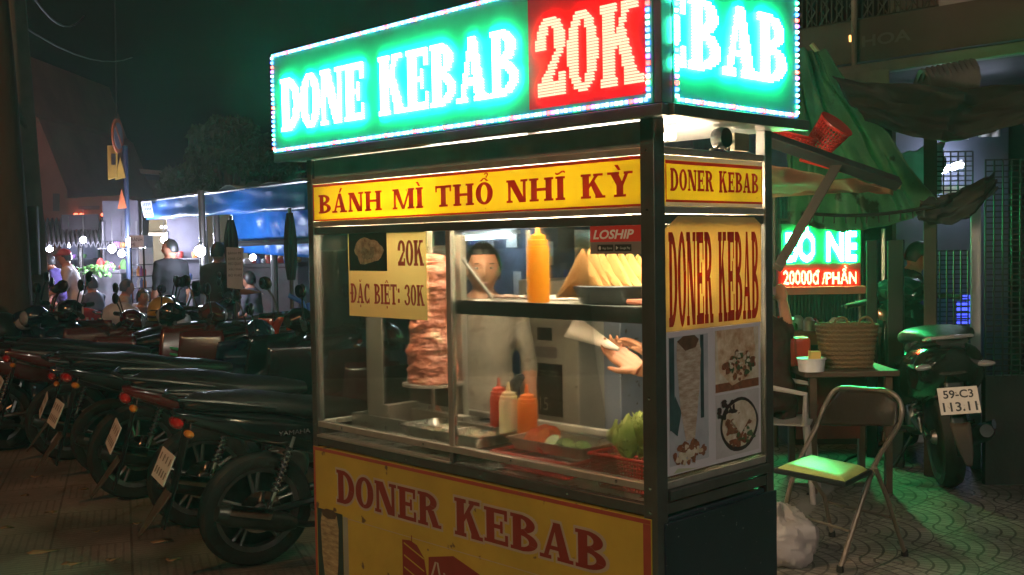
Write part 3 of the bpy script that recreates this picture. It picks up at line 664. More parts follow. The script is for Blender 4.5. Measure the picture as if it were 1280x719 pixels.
# --- baskets
def basket(nm, x, y, z, w, d, h, lab, rz=0):
    t = put(nm, x, y, z, rz, lab, 'basket'); wd = [(-w/2*.8,-d/2*.8,w/2*.8,-d/2*.8),(w/2*.8,-d/2*.8,w/2*.8,d/2*.8),(w/2*.8,d/2*.8,-w/2*.8,d/2*.8),(-w/2*.8,d/2*.8,-w/2*.8,-d/2*.8)]
    k = 1/.8; mb = MB()
    for x0,y0,x1,y1 in wd:
        L = math.hypot(x1-x0,y1-y0); n = max(6, int(L/.011)); m_ = max(4, int(h/.012))
        for i in range(n+1):
            u = i/n; a = (x0+(x1-x0)*u, y0+(y1-y0)*u); mb.tube([(a[0],a[1],.004),(a[0]*k,a[1]*k,h)], .0022, 4)
        for j in range(m_):
            q = 1+(k-1)*j/m_; zz = .004+(h-.004)*j/m_; mb.tube([(x0*q,y0*q,zz),(x1*q,y1*q,zz)], .0022, 4)
    mb.build('mesh_side', redp, t)
    mb = MB(); mb.tube([(w/2,d/2,h),(-w/2,d/2,h),(-w/2,-d/2,h),(w/2,-d/2,h)], .006, 8, True); mb.build('rim', redp, t)
    mb = MB(); mb.bx(-w/2*.8,-d/2*.8,0,w/2*.8,d/2*.8,.004); mb.build('base', redp, t); return t
basket('low_basket', 1.18, .16, .7892, .36, .21, .058, 'flat red mesh basket under the vegetable tray')
basket('lettuce_basket', 1.56, .17, .7892, .25, .21, .105, 'red mesh basket of lettuce by the corner post')
lm = mat('lettuce_leaf', (.26,.42,.08), .35, 0, .45, 12, c2=(.5,.6,.22), bump=.5, bscale=60, trans=.35)
for k in range(13):
    a = k*2.4; ox, oy = .065*math.cos(a)*(k%3)/1.6, .05*math.sin(a)*(k%3)/1.6; tl = .5+.35*math.sin(k); rz = a
    def lf(u, v, k=k):
        w = .065*math.sin(PI*min(1,v*.85+.12))*(u-.5)*2; L = .125*v
        e = abs(u-.5)*2
        return (w+.006*noise.noise(V((u*6,v*6,k))), L*.75, .03*v+.022*e*e+.016*noise.noise(V((u*9+k,v*9,k*2)))*(.3+e)+.05*v*v)
    mb = MB(); mb.grid(lf, 16, 14)
    m4 = Matrix.Translation((ox,oy,.0))@Matrix.Rotation(rz,4,'Z')@Matrix.Rotation(tl,4,'X'); mb.xf(m4)
    leaf = mb.build('lettuce_leaf', lm, None, thick=.0012); leaf.location = lo(1.56,.17,.885); leaf.rotation_euler = (0,0,-YAW)
    tag(leaf, 'curly green lettuce leaf heaped in the red basket', 'lettuce', 'lettuce leaves in the red basket')
# --- bottles
def bottle(nm, x, y, z, r, h, m, lab, capm=None, cat='sauce bottle'):
    t = put(nm, x, y, z, 0, lab, cat, 'squeeze bottles on the stall'); hb = h*.70
    mb = MB(); mb.lathe([(0,0),(r*.95,0),(r,.006),(r,hb*.93),(r*.93,hb),(0,hb)], n=28); mb.build('bottle_body', m, t)
    mb = MB(); mb.lathe([(r*.9,hb+.001),(r*.9,hb+h*.06),(r*.86,hb+h*.065),(r*.7,hb+h*.07),(r*.7,hb+h*.12),(r*.3,hb+h*.14),(r*.24,hb+h*.15),(r*.12,h),(0,h)], n=28); mb.build('nozzle_cap', capm or m, t)
orm = mat('orange_sauce_plastic', (.8,.2,.03), .3, 0, .08, 4, sss=.2, trans=.2); crm = mat('cream_sauce_plastic', (.75,.62,.42), .3, 0, .08, 4, sss=.2, trans=.2)
rdm = mat('red_sauce_plastic', (.5,.05,.025), .3, 0, .08, 4, trans=.2); ylm = mat('yellow_bottle_plastic', (.9,.47,.02), .25, 0, .06, 3, trans=.55)
ylc = mat('yellow_nozzle_plastic', (.92,.42,.03), .25, 0, .06, 3, trans=.45)
def onpx(px, py, z): 
    P = gr(px, py, z)-CO; return P.dot(XL), P.dot(YL)
for px, yl, lab, m, s_ in ((624,.335,'red squeeze bottle half hidden behind the cream one',rdm,.95),(636,.27,'cream squeeze bottle between the red and the orange one',crm,1.0),(659,.27,'orange squeeze bottle nearest the vegetable tray',orm,1.0)):
    q = fr(px, 530, yl); bottle('sauce_bottle', q.x, yl, .835, .036*s_, .215, m, lab)
mb = MB(); mb.bx(.50,.262-.03,CT+.0005,1.0,.40,.834); o = mb.build('bottle_stand', blackp, None, bevel=.004); o.location = CO; o.rotation_euler = (0,0,-YAW); tag(o, 'low black board the three squeeze bottles stand on', 'board')
q = fr(673,380,.10); bottle('sauce_bottle', q.x, .10, 1.3578, .037, .268, ylm, 'big yellow squeeze bottle on the glass shelf', ylc)
# --- pita stack in a black tray
breadm = mat('pita_bread', (.62,.31,.09), .6, 0, .35, 14, c2=(.5,.24,.07), bump=.3, bscale=60, trans=.35)
bt = put('bread_tray', 1.455, .20, 1.3578, 0, 'black oval tray holding folded flatbreads on the shelf', 'tray')
mb = MB(); mb.lathe([(.001,.004),(.12,.004),(.15,.055),(.156,.06),(.16,.056),(.128,0),(.001,0)], n=36, sy=.95); mb.build('pan', blackp, bt)
for i in range(9):
    x = 1.385+.017*i+.004*math.sin(i*5); y = .105+.026*i; hh = (.150,.157,.146,.150,.138,.142,.128,.124,.115)[i]
    t = empty('folded_flatbread', lo(x, y, 1.382), -PI/2-.16-.04*i+.05*math.sin(i*3), ['frontmost dark folded flatbread of the stack','second folded flatbread from the front of the stack','third folded flatbread from the front of the stack','fourth folded flatbread from the front of the stack','middle folded flatbread of the stack','sixth folded flatbread counted from the front','seventh folded flatbread counted from the front','last but one folded flatbread of the stack','rearmost folded flatbread of the stack'][i], 'flatbread', 'folded flatbreads in the black tray')
    w = .088
    def bf(u, v, i=i, hh=hh, w=w):
        a = (u-.5)*2; z = hh*(1-abs(a)**1.02)*v
        return (.012*math.sin(v*3)+.006*noise.noise(V((u*5,v*5,i)))-.02*v*0, a*w*(1-.12*v)*(1), z+.004*noise.noise(V((u*4,i,v*4))))
    mb = MB(); mb.grid(bf, 22, 6); mb.build('bread_fold', breadm, t, thick=.013)
# scraps of flatbread / paper on the shelf
mb = MB()
mb.grid(lambda u, v: (-.02+.17*u, -.02+.05*v*(1-.4*u), .004+.018*abs(noise.noise(V((u*5,v*3,1))))+.006), 18, 5)
t = put('dried_meat_strip', .985, .10, 1.3578, .1, 'dark curled strip of meat lying at the left of the shelf', 'meat'); mb.build('strip', mat('cured_meat', (.16,.06,.035), .5, 0, .4, 20), t, thick=.004)
mb = MB(); mb.bx(-.22,-.1,0,.16,.15,.006); t = put('paper_stack', 1.12, .27, 1.3578, .2, 'white wrapping paper lying flat on the glass shelf', 'paper'); mb.build('sheet', whitev, t)
mb = MB(); mb.tube([(-.03,0,.012),(.05,.01,.012),(.1,0,.012)], [.008,.011,.007], 8); t = put('pink_sausage', 1.60, .10, 1.3578, 0, 'small pink sausage at the right end of the shelf', 'sausage'); mb.build('casing', mat('sausage_pink', (.6,.2,.13), .4, 0, .2, 20), t)
mb = MB(); mb.lathe([(0,0),(.028,0),(.03,.01),(.03,.05),(.024,.06),(0,.062)], n=16); t = put('spice_jar', 1.615, .17, 1.3578, 0, 'small glass spice jar with a red lid on the shelf', 'jar'); mb.build('jar_body', mat('spice_jar', (.5,.42,.34), .2, 0, .4, 20, trans=.3), t)
mb = MB(); mb.lathe([(0,.0625),(.029,.0625),(.03,.07),(.02,.082),(0,.084)], n=16); mb.build('lid', mat('dark_red_lid', (.2,.02,.02), .4), t)
# --- griddle box on the right
t = put('griddle', 1.50, .42, CT, 0, 'tarnished brass coloured griddle box with a dark lid', 'griddle')
mb = MB(); mb.bx(-.21,-.09,0,.2,.15,.10); mb.build('box_body', mat('tarnished_steel', (.33,.24,.14), .45, .6, .45, 8, bump=.15, bscale=14, spot=((.08,.05,.03), 18, .66)), t, bevel=.004)
mb = MB(); mb.bx(-.15,-.06,.115,.2,.16,.135); mb.box((0,.14,.107), (.25,.02,.014)); mb.build('lid', mat('dark_griddle_plate', (.09,.065,.05), .35, .5, .4, 10), t, bevel=.003)
mb = MB(); mb.bx(-.25,-.14,0,.02,-.1,.062); mb.build('front_box', mat('cardboard_brown', (.2,.1,.05), .7, 0, .3, 12), t, bevel=.002)
mb = MB()
for i in range(26): a = rd.random()*6; mb.tube([(-.12+rd.uniform(-.04,.05), -.085+rd.uniform(-.02,.015), .015+rd.random()*.075), (-.12+rd.uniform(-.05,.06), -.08, .03+rd.random()*.09)], .003, 5)
t = put('fried_strips', 1.50, .36, CT, 0, 'small heap of orange fried strips before the griddle', 'fried food'); mb.build('strip_heap', mat('fried_orange', (.6,.24,.07), .5, 0, .3, 20), t); t['kind'] = 'stuff'
# --- electric knife
t = empty('electric_knife', lo(.62,.50,.97), -YAW, 'black handled electric meat knife standing right of the spit', 'knife')
mb = MB(); mb.tube([(.0,0,-.09),(.01,0,-.03),(.03,0,.02),(.065,0,.055),(.085,0,.065)], [.022,.028,.026,.02,.012], 12); mb.build('handle', blackp, t)
mb = MB(); mb.tube([(.0,0,-.092),(-.02,.02,-.13),(-.03,.04,-.178)], .005, 6); mb.build('power_cord', blackp, t)
mb = MB(); mb.lathe([(0,.0),(.045,.0),(.045,.003),(0,.003)], (.0,-.03,-.02), 24, (PI/2,0,.3)); mb.build('blade', chrome, t)
# ================================================================== people
def cloth(name, c, r=.85): return mat(name, c, r, 0, .3, 7, bump=.3, bscale=18, spec=.2)
eyew = mat('eye_white', (.28,.25,.22), .3); eyed = mat('eye_dark', (.02,.015,.012), .2); lipm = mat('lip', (.36,.12,.1), .45)
def headmb(mb, c, rot, s=1.0, mi=0):
    """an oval head with brow, eye sockets, nose, mouth and ears; looks along -Y before rot"""
    n, m = 36, 30; e = Euler(rot).to_matrix(); vs = []; fs = []
    def P(a, b):
        x = .075*math.cos(b)*math.sin(a); y = -.095*math.cos(b)*math.cos(a); z = .118*math.sin(b)
        if z < 0: k = 1-.30*(-z/.118)**1.5; x *= k; y = y*(1-.12*(-z/.118)) 
        fr_ = max(0, math.cos(a))*max(0, math.cos(b)) 
        g = lambda x0, z0, sx, sz: math.exp(-((x-x0)/sx)**2-((z-z0)/sz)**2)
        if y < 0:
            y -= .022*g(0,-.022,.013,.022)+.006*g(0,.01,.008,.03)
            y += .012*(g(.031,.008,.018,.013)+g(-.031,.008,.018,.013))
            y -= .005*g(0,.03,.06,.012)
            y -= .006*g(0,-.062,.026,.012)-.003*g(0,-.062,.03,.003)
            y -= .006*g(0,-.098,.022,.018)
            y -= .003*(g(.045,-.03,.02,.02)+g(-.045,-.03,.02,.02))
        return V((x,y,z))
    vs.append(P(0,-PI/2))
    for i in range(1, m):
        for j in range(n): vs.append(P(2*PI*j/n, -PI/2+PI*i/m))
    vs.append(P(0,PI/2))
    for j in range(n): fs.append((0, 1+(j+1)%n, 1+j))
    for i in range(m-2):
        for j in range(n): fs.append((1+i*n+j, 1+i*n+(j+1)%n, 1+(i+1)*n+(j+1)%n, 1+(i+1)*n+j))
    for j in range(n): fs.append((1+(m-2)*n+j, 1+(m-2)*n+(j+1)%n, len(vs)-1))
    mb.add([V(c)+e@(v*s) for v in vs], fs, mi)
    for sx in (-1,1): mb.ell(V(c)+e@(V((sx*.076,.008,-.005))*s), (.010*s,.018*s,.03*s), 10, 8, rot, mi)
def eyes(mb, c, rot, s=1.0):
    e = Euler(rot).to_matrix()
    for sx in (-1,1):
        mb.ell(V(c)+e@(V((sx*.031,-.076,.008))*s), (.013*s,.009*s,.006*s), 10, 8, rot, 0)
        mb.ell(V(c)+e@(V((sx*.031,-.0835,.008))*s), (.0055*s,.003*s,.0055*s), 8, 6, rot, 1)
        mb.ell(V(c)+e@(V((sx*.031,-.0845,.028))*s), (.018*s,.005*s,.0028*s), 10, 6, rot, 1)
    mb.ell(V(c)+e@(V((0,-.0935,-.060))*s), (.021*s,.005*s,.0045*s), 10, 6, rot, 2)
def hairmb(c, rot, s=1.0, length=0.0, bun=False, low=.1):
    mb = MB(); e = Euler(rot).to_matrix(); n, m = 26, 14
    def P(u, v):
        a = 2*PI*u; top = math.cos(a)   # 1 = face side
        lo_ = .60 if top > .55 else (.1 if top > .1 else -.35-length*2.2)
        b = PI/2-v*(PI/2-lo_) ; k = 1.055+.03*noise.noise(V((math.cos(a)*4, math.sin(a)*4, v*5)))
        x = .079*k*math.cos(b)*math.sin(a); y = -.097*k*math.cos(b)*math.cos(a)+.004; z = .12*k*math.sin(b)
        if b < -.35: z = .12*k*math.sin(-.35)+(b+.35)*.11; q = 1.0; x = .079*k*math.cos(-.35)*math.sin(a)*q; y = -.097*k*math.cos(-.35)*math.cos(a)+.012
        return V(c)+e@(V((x,y,z))*s)
    mb.grid(P, n, m)
    if bun: mb.ell(V(c)+e@(V((0,.115,.04))*s), .04*s, 14, 10)
    return mb
def fingers(mb, wrist, d, palm, s=1.0, curl=.5, thumb=1, spread=.10, mi=0, grip=None):
    """a hand: d = direction to the fingertips, palm = palm normal, thumb = side (+1/-1)"""
    d = V(d).normalized(); p = V(palm); p = (p-d*p.dot(d)).normalized(); sd = d.cross(p).normalized()*thumb
    w = V(wrist); L = .095*s
    pts = [w-d*.01*s, w+d*L*.3, w+d*L*.75, w+d*L]
    # the palm as a flat tapering sweep
    for o_, r_ in ((-.026,.0125),(-.009,.0145),(.009,.0145),(.026,.0135)):
        mb.tube([w+sd*o_*.6*s, w+d*L*.45+sd*o_*s, w+d*L+sd*o_*s], [r_*s*1.05, r_*s*1.05, r_*s*.85], 10, mi=mi)
    for o_, fl, r_, cc in ((.031,.072,.0088,0),(.010,.082,.0092,.08),(-.011,.076,.0088,.16),(-.031,.060,.0078,.26)):
        a = curl*(1+cc); b = w+d*L+sd*o_*s*1.0; q = (d+sd*o_*spread*30*.1).normalized(); pt = [b-d*.02*s, b]; 
        for seg in (.44,.32,.24):
            c_, s_ = math.cos(a), math.sin(a); dd = (q*c_+p*s_); b = b+dd*fl*seg*s; pt.append(b.copy()); a += curl*.9
        mb.tube(pt, [r_*s*1.05, r_*s*1.05, r_*s, r_*s*.92, r_*s*.68], 10, mi=mi)
        mb.ell(pt[-1], r_*s*.70, 8, 6, mi=mi)
    b = w+d*.022*s+sd*.028*s; q = (d*.62+sd*.72+p*.25).normalized(); pt = [w+d*.012*s+sd*.012*s, b+q*.012*s]
    for seg, k in ((.034,0.),(.030,.35)):
        dd = (q*(1-k)+d*k*.9+p*k*.5).normalized(); pt.append(pt[-1]+dd*seg*s)
    mb.tube(pt, [.014*s,.0125*s,.0105*s,.0078*s], 10, mi=mi); mb.ell(pt[-1], .008*s, 8, 6, mi=mi)
def person(label, J, cols, headrot, s=1.0, group=None, hair=0.0, vox=.014, hands=None, bun=False, sleeve='short', pants=True, slim=1.0, cap=None, cat='person', headk=1.0, noface=False):
    """J: joints in world metres; cols: (shirt, trousers, shoe)"""
    root = empty('person', V((J['pelvis'][0], J['pelvis'][1], 0)), 0, label, cat, group); base = V(root.location)
    J = {k: V(v)-base for k, v in J.items()}
    mb = MB(); k = s*slim
    pv, ch, nk, hd = J['pelvis'], J['chest'], J['neck'], J['head']
    sh = (J['shl']-J['shr']).normalized()
    # torso: rings from hips to the shoulders, elliptical
    fwd = sh.cross((nk-pv).normalized()).normalized(); tor = []
    prof = [(-.10,.12,.10),(-.03,.165,.125),(.05,.17,.125),(.16,.145,.108),(.28,.155,.115),(.38,.175,.12),(.46,.165,.105),(.51,.11,.08),(.54,.06,.06)]
    Ls = (nk-pv).length
    vs = []; n = 20
    for t, a, b in prof:
        t2 = t/.5; c_ = pv.lerp(ch, min(1,max(-.2,t2*1.6))) if t2 < .62 else ch.lerp(nk, (t2-.62)/.38)
        ax = ((ch-pv) if t2 < .62 else (nk-ch)).normalized(); f2 = (fwd-ax*fwd.dot(ax)).normalized()
        for j in range(n):
            an = 2*PI*j/n; vs.append(c_+sh*(a*k*math.cos(an))+f2*(b*k*math.sin(an)))
    m = len(prof); fs = [(i*n+j, i*n+(j+1)%n, (i+1)*n+(j+1)%n, (i+1)*n+j) for i in range(m-1) for j in range(n)]+[tuple(range(n))[::-1], tuple((m-1)*n+j for j in range(n))]
    mb.add(vs, fs)
    mb.tube([nk-(hd-nk)*.35, nk, nk.lerp(hd,.6)], [.062*k,.052*s,.05*s], 12)
    for q in 'lr':
        a, e_, w = J['sh'+q], J['el'+q], J['wr'+q]
        mb.tube([a.lerp(nk,.45), a, a.lerp(e_,.35), e_, e_.lerp(w,.3), w], [.055*k,.060*k,.050*k,.040*k,.040*k,.026*s], 12)
        h, kn, an = J['hip'+q], J['kn'+q], J['an'+q]
        mb.tube([h.lerp(pv,.3), h, h.lerp(kn,.4), kn, kn.lerp(an,.35), an], [.10*k,.098*k,.085*k,.058*k,.056*k,.038*s], 14)
        to = J['to'+q]; mb.tube([an+V((0,0,-.01)), an.lerp(to,.3)+V((0,0,-.045*s)), to+V((0,0,-.0))], [.042*s,.045*s,.032*s], 10, flat=.8)
    headmb(mb, hd, headrot, s*headk)
    for hnd in (hands or []): fingers(mb, hnd['w']-base, hnd['d'], hnd['p'], s, hnd.get('curl',.5), hnd.get('thumb',1), hnd.get('spread',.1))
    if not hands:
        for q in 'lr':
            w = J['wr'+q]; d = (w-J['el'+q]).normalized(); fingers(mb, w, d, V((0,0,-1)) if abs(d.z) < .7 else V((.3,.9,0)), s, .4, 1 if q == 'l' else -1)
    body = mb.build('body', skin, root)
    rm = body.modifiers.new('rm', 'REMESH'); rm.mode = 'VOXEL'; rm.voxel_size = vox; rm.use_smooth_shade = True
    sm_ = body.modifiers.new('sm', 'SMOOTH'); sm_.factor = .5; sm_.iterations = 2 if vox < .01 else 1
    bpy.context.view_layer.update()
    me = bpy.data.meshes.new_from_object(body.evaluated_get(bpy.context.evaluated_depsgraph_get()))
    body.modifiers.clear(); body.data = me; me.name = 'body'; me.materials.clear()
    for m_ in (skin, cols[0], cols[1], cols[2]): me.materials.append(m_)
    ln_ = (nk-pv).normalized()
    for v_ in (me.vertices if vox >= .008 else ()):
        c_ = v_.co; t_ = (c_-pv).dot(ln_)
        if (c_-hd).length > .20*s:
            v_.co = c_+v_.normal*(.011*noise.noise(V((c_.x*7,c_.y*7,c_.z*11)))+.007*math.sin(c_.z*42+5*noise.noise(c_*6))*abs(noise.noise(c_*4+V((3,3,3)))))
    segs = [(pv+V((0,0,.02)), nk, .17, 1)]
    for q in 'lr':
        a, e_, w = J['sh'+q], J['el'+q], J['wr'+q]
        segs += [(a, e_ if sleeve != 'none' else a.lerp(e_,.15), .055, 1), (e_, w, .045, 1 if sleeve == 'long' else 0), (w, w+(w-e_).normalized()*.16, .05, 0)]
        h, kn, an = J['hip'+q], J['kn'+q], J['an'+q]
        segs += [(h, kn, .09, 2), (kn, an, .06, 2 if pants else 0), (an, J['to'+q], .05, 3)]
    segs += [(nk+(hd-nk)*.35, hd, .09, 0)]
    idx = []
    for p in me.polygons:
        c_ = p.center; best = 9; mi = 0
        for a, b, r, mt_ in segs:
            ab = b-a; t = max(0, min(1, (c_-a).dot(ab)/max(1e-9, ab.length_squared))); dd = (c_-(a+ab*t)).length/r
            if dd < best: best = dd; mi = mt_
        if (c_-hd).length < .145*s: mi = 0
        idx.append(mi)
    me.polygons.foreach_set('material_index', idx); me.shade_smooth()
    e2 = MB(); 
    if not noface:
        eyes(e2, hd, headrot, s*headk); e2.build('facial_features', [eyew, eyed, lipm], root)
    if cap:
        cb = MB(); er = Euler(headrot).to_matrix()
        cb.grid(lambda u, v: hd+er@(V((.083*math.sin(2*PI*u)*math.cos(v*PI/2), -.103*math.cos(2*PI*u)*math.cos(v*PI/2), .035+.098*math.sin(v*PI/2)))*s), 20, 8)
        cb.grid(lambda u, v: hd+er@(V(((u-.5)*.13, -.095-.075*v*math.sin(PI*u), .038-.01*v))*s), 10, 4)
        cb.build('cap', cap, root, thick=.004)
    hb = hairmb(hd, headrot, s*headk, hair, bun); hb.build('hair', hairm, root, thick=.006)
    return root
def stand(x, y, face, h=1.65, arms=None, lean=0, headdz=0, z0=0):
    """joints of a standing figure; face = angle of the way it looks"""
    k = h/1.70; f = V((math.cos(face), math.sin(face), 0)); l = V((-f.y, f.x, 0)); o = V((x,y,z0)); z = lambda q: V((0,0,q*k))
    J = {'pelvis': o+z(.93), 'chest': o+z(1.22)+f*lean*.45, 'neck': o+z(1.43)+f*lean*.85, 'head': o+z(1.58+headdz)+f*(lean*1.05+.02)}
    for q, sg in (('l',1),('r',-1)):
        J['sh'+q] = o+z(1.38)+l*sg*.175*k+f*lean*.8; J['hip'+q] = o+z(.88)+l*sg*.09*k; J['kn'+q] = o+z(.48)+l*sg*.10*k+f*.02; J['an'+q] = o+z(.09)+l*sg*.11*k; J['to'+q] = o+z(.035)+l*sg*.13*k+f*.15
        J['el'+q] = o+z(1.10)+l*sg*.22*k+f*(lean*.7); J['wr'+q] = o+z(.86)+l*sg*.22*k+f*(lean*.7+.08)
    for kk, v in (arms or {}).items(): J[kk] = V(v)
    return J
def sit(x, y, face, seat=.45, k=1.0, lean=.0):
    f = V((math.cos(face), math.sin(face), 0)); l = V((-f.y, f.x, 0)); o = V((x,y,0)); z = lambda q: V((0,0,q))
    J = {'pelvis': o+z(seat+.09*k), 'chest': o+z(seat+.38*k)+f*lean*.5, 'neck': o+z(seat+.58*k)+f*lean, 'head': o+z(seat+.72*k)+f*(lean*1.15+.02)}
    for q, sg in (('l',1),('r',-1)):
        J['sh'+q] = o+z(seat+.53*k)+l*sg*.17*k+f*lean*.9; J['hip'+q] = o+z(seat+.06)+l*sg*.09*k; J['kn'+q] = o+z(seat+.04)+l*sg*.12*k+f*.42*k; J['an'+q] = o+z(.09)+l*sg*.12*k+f*.44*k; J['to'+q] = o+z(.035)+l*sg*.13*k+f*.60*k
        J['el'+q] = o+z(seat+.27*k)+l*sg*.2*k+f*(lean*.6+.06); J['wr'+q] = o+z(seat+.2*k)+l*sg*.12*k+f*(lean*.5+.28)
    return J
tan = mat('patterned_pale_shirt', (.27,.23,.19), .85, 0, .3, 22, bump=.3, bscale=18, spec=.2, spot=((.16,.12,.10), 15, .58)); blk = cloth('black_cloth', (.012,.012,.014)); navy = cloth('navy_trousers', (.02,.025,.04)); shoe = mat('dark_shoe', (.02,.018,.016), .6)
# vendor seen through the stall's glass
P = at(603, 340, 4.72)
J = stand(P.x, P.y, -PI/2+.1, 1.55); dz = P.z-J['head'].z
person('vendor in a patterned pale shirt standing behind the doner meat', J, (tan, navy, shoe), (0,0,.1), .95, vox=.008, cap=None, slim=.92, hair=.02)
# vendor holding the paper cone: body behind the corner poster, hands in view
wl = fr(812, 440, .40); wlw = lo(wl.x, .40, wl.z); P2 = at(884, 300, 4.15)
J = stand(P2.x, P2.y, PI+.45, 1.64)
H1 = fr(800, 462, .42); H1 = lo(H1.x, .42, H1.z)      # far hand, holding the cone
H2 = fr(826, 455, .36); H2 = lo(H2.x, .36, H2.z)      # near hand, open
J['wrr'] = H1; J['wrl'] = H2; J['elr'] = J['shr'].lerp(H1,.5)+V((.04,.10,-.14)); J['ell'] = J['shl'].lerp(H2,.5)+V((.10,-.03,-.14))
d1 = (lo(fr(768,440,.40).x,.40,fr(768,440,.40).z)-H1); d2 = lo(fr(786,420,.36).x,.36,fr(786,420,.36).z)-H2
person('vendor behind the corner post holding out a paper cone', J, (cloth('dark_maroon_shirt', (.07,.02,.025)), navy, shoe), (0,0,-1.2), 1.0, vox=.005, hair=.02,
       hands=[{'w': H1, 'd': d1, 'p': V((-.2,-.6,.75)), 'curl': .45, 'thumb': -1}, {'w': H2, 'd': d2, 'p': V((-.75,.3,-.2)), 'curl': .28, 'thumb': 1, 'spread': .25}])
# the paper cone
a = fr(773, 437, .375); b = fr(716, 410, .33); A = lo(a.x,.375,a.z); B = lo(b.x,.33,b.z)
t = empty('paper_cone', A, 0, 'folded white paper cone held out over the sauce bottles', 'paper cone')
dv = (B-A); ln = dv.length*1.0; dn = dv.normalized(); s1 = dn.cross(V((0,0,1))).normalized(); s2 = s1.cross(dn)
def cn(u, v):
    a_ = (u-.5)*2*2.7; r = .008+.05*v*(1+.04*math.sin(a_*3))
    return dn*(ln*v*(1.0+.05*math.sin(a_*2+1)))+s1*(r*math.sin(a_)*.9)+s2*(r*math.cos(a_)*.72)
mb = MB(); mb.grid(cn, 30, 8); mb.build('paper_wrap', mat('white_paper', (.8,.76,.72), .6, 0, .05, 4, trans=.3), t, thick=.0012)
mb = MB(); mb.ell(dn*ln*.86, (.036,.036,.028), 14, 8); mb.build('bread_inside', whitev, t)
# --- passers-by and market people
def mk(px, py, Y): q = at(px, py, Y); return q
q = mk(213, 310, 13.5); J = stand(q.x, q.y, PI*.75, 1.68)
person('person in black standing among the motorbikes beside the bright lamp', J, (blk, blk, shoe), (0,0,-1.2), 1.0, vox=.022, slim=1.1)
q = mk(273, 312, 12.5); J = stand(q.x, q.y, PI*.5, 1.62); J['wrr'] = J['wrr']+V((.15,0,.22)); J['wrl'] = J['wrl']+V((.3,.0,.2))
person('dark clothed person standing beside the white price placard', J, (cloth('dark_olive_shirt', (.04,.035,.03)), blk, shoe), (0,0,2.6), 1.0, vox=.022)
q = mk(171, 362, 12.0); J = sit(q.x, q.y+.1, -.6, .42, .82, .03)
person('child in a patterned top sitting on a motorbike looking right', J, (cloth('patterned_top', (.22,.14,.12)), navy, shoe), (0,0,.9), .82, vox=.014, hair=.05, bun=False, pants=False)
q = mk(95, 322, 15.5); J = sit(q.x, q.y, PI+.3, .55, 1.0, .12); up = q.z-J['head'].z
J = {k_: v+V((0,0,up if k_ in ('pelvis','chest','neck','head','shl','shr','ell','elr','wrl','wrr') else up*.5)) for k_, v in J.items()}
person('person in a red cap and white shirt sitting at the market stall', J, (cloth('white_shirt', (.6,.56,.55)), cloth('grey_shorts', (.2,.2,.22)), shoe), (0,0,-1.2), 1.0, vox=.022, cap=redp, pants=False)
q = mk(80, 330, 16.5); J = stand(q.x, q.y, PI+.2, 1.5, lean=.2)
person('person in a violet blue top leaning over the market stall', J, (cloth('violet_top', (.06,.04,.16)), blk, shoe), (0,0,-1.3), 1.0, vox=.022)
for k_, (px_, py_, Y_, fc, cl, lb_) in enumerate(((66,345,17,-.3,(.3,.1,.1),'small seated figure in a dark pink top left of the market stalls'),(122,356,15,2.8,(.1,.12,.2),'small seated figure in blue before the greens heap'),(148,360,14.5,.4,(.35,.33,.3),'small seated figure in a pale top left of the child'),(192,352,16,3.4,(.12,.05,.05),'small seated figure in dark red right of the drinks cabinet'),(320,350,14,2.9,(.1,.1,.12),'small seated figure beneath the blue hanging sheet'))):
    q = mk(px_, py_, Y_); J = sit(q.x, q.y, fc, .40, .95, .08); up = q.z-J['head'].z
    J = {k__: v+V((0,0,max(-.12,up) if k__ in ('pelvis','chest','neck','head','shl','shr','ell','elr','wrl','wrr') else 0)) for k__, v in J.items()}
    person(lb_, J, (cloth('market_shirt', cl), navy, shoe), (0,0,fc+PI/2), .95, vox=.02, group='people seated at the market', hair=.03)
# right side
q = at(963, 425, 6.55); J = sit(q.x, q.y, PI*.62, .46, 1.0, .10); J['wrl'] = V((q.x+.14, q.y+.25, 1.16)); J['ell'] = V((q.x+.14, q.y+.12, .98)); 
person('dark dressed diner seated on the pale plastic chair', J, (cloth('black_red_shirt', (.05,.018,.018)), blk, shoe), (0,0,2.2), 1.0, vox=.012, slim=1.05)
q = at(1133, 333, 8.6); J = stand(q.x-.1, q.y, -.15, 1.50, lean=.16)
person('person in dark clothes bending towards the metal lattice', J, (cloth('charcoal_shirt', (.045,.045,.05)), cloth('pale_trousers', (.12,.12,.14)), shoe), (0.2,0,1.35), 1.0, vox=.013)
# ================================================================== motorbikes
blackpaint = mat('black_bike_paint', (.012,.012,.015), .16, 0, .4, 4, coat=.8)
redpaint = mat('dark_red_bike_paint', (.09,.008,.008), .2, 0, .3, 4, coat=.8)
bluepaint = mat('dark_blue_bike_paint', (.012,.02,.05), .18, 0, .3, 4, coat=.8)
silver = mat('silver_bike_paint', (.4,.4,.42), .22, .5, .2, 6, coat=.6)
seatm = mat('bike_seat_vinyl', (.018,.018,.019), .42, 0, .3, 30, bump=.25, bscale=90, spec=.6)
platem = mat('number_plate', (.62,.58,.52), .45, 0, .15, 12, spot=((.25,.2,.16), 40, .68))
lensm = mat('headlight_lens', (.35,.38,.41), .06, .2, .2, 12, coat=1)
redlens = mat('tail_lens', (.4,.01,.008), .12, 0, .2, 12, coat=1); amber = mat('amber_lens', (.6,.22,.02), .15, 0, .2, 12, coat=1)
dirty = mat('dusty_fender_plastic', (.075,.05,.035), .6, 0, .4, 12, bump=.1)
enginem = mat('engine_metal', (.16,.155,.15), .42, .8, .5, 14, bump=.3, bscale=30)
pipem = mat('exhaust_metal', (.10,.10,.10), .3, .8, .4, 8); decalm = mat('decal_red', (.5,.02,.02), .3, 0, .1, 5); decalg = mat('decal_green', (.05,.42,.2), .3, 0, .1, 5)
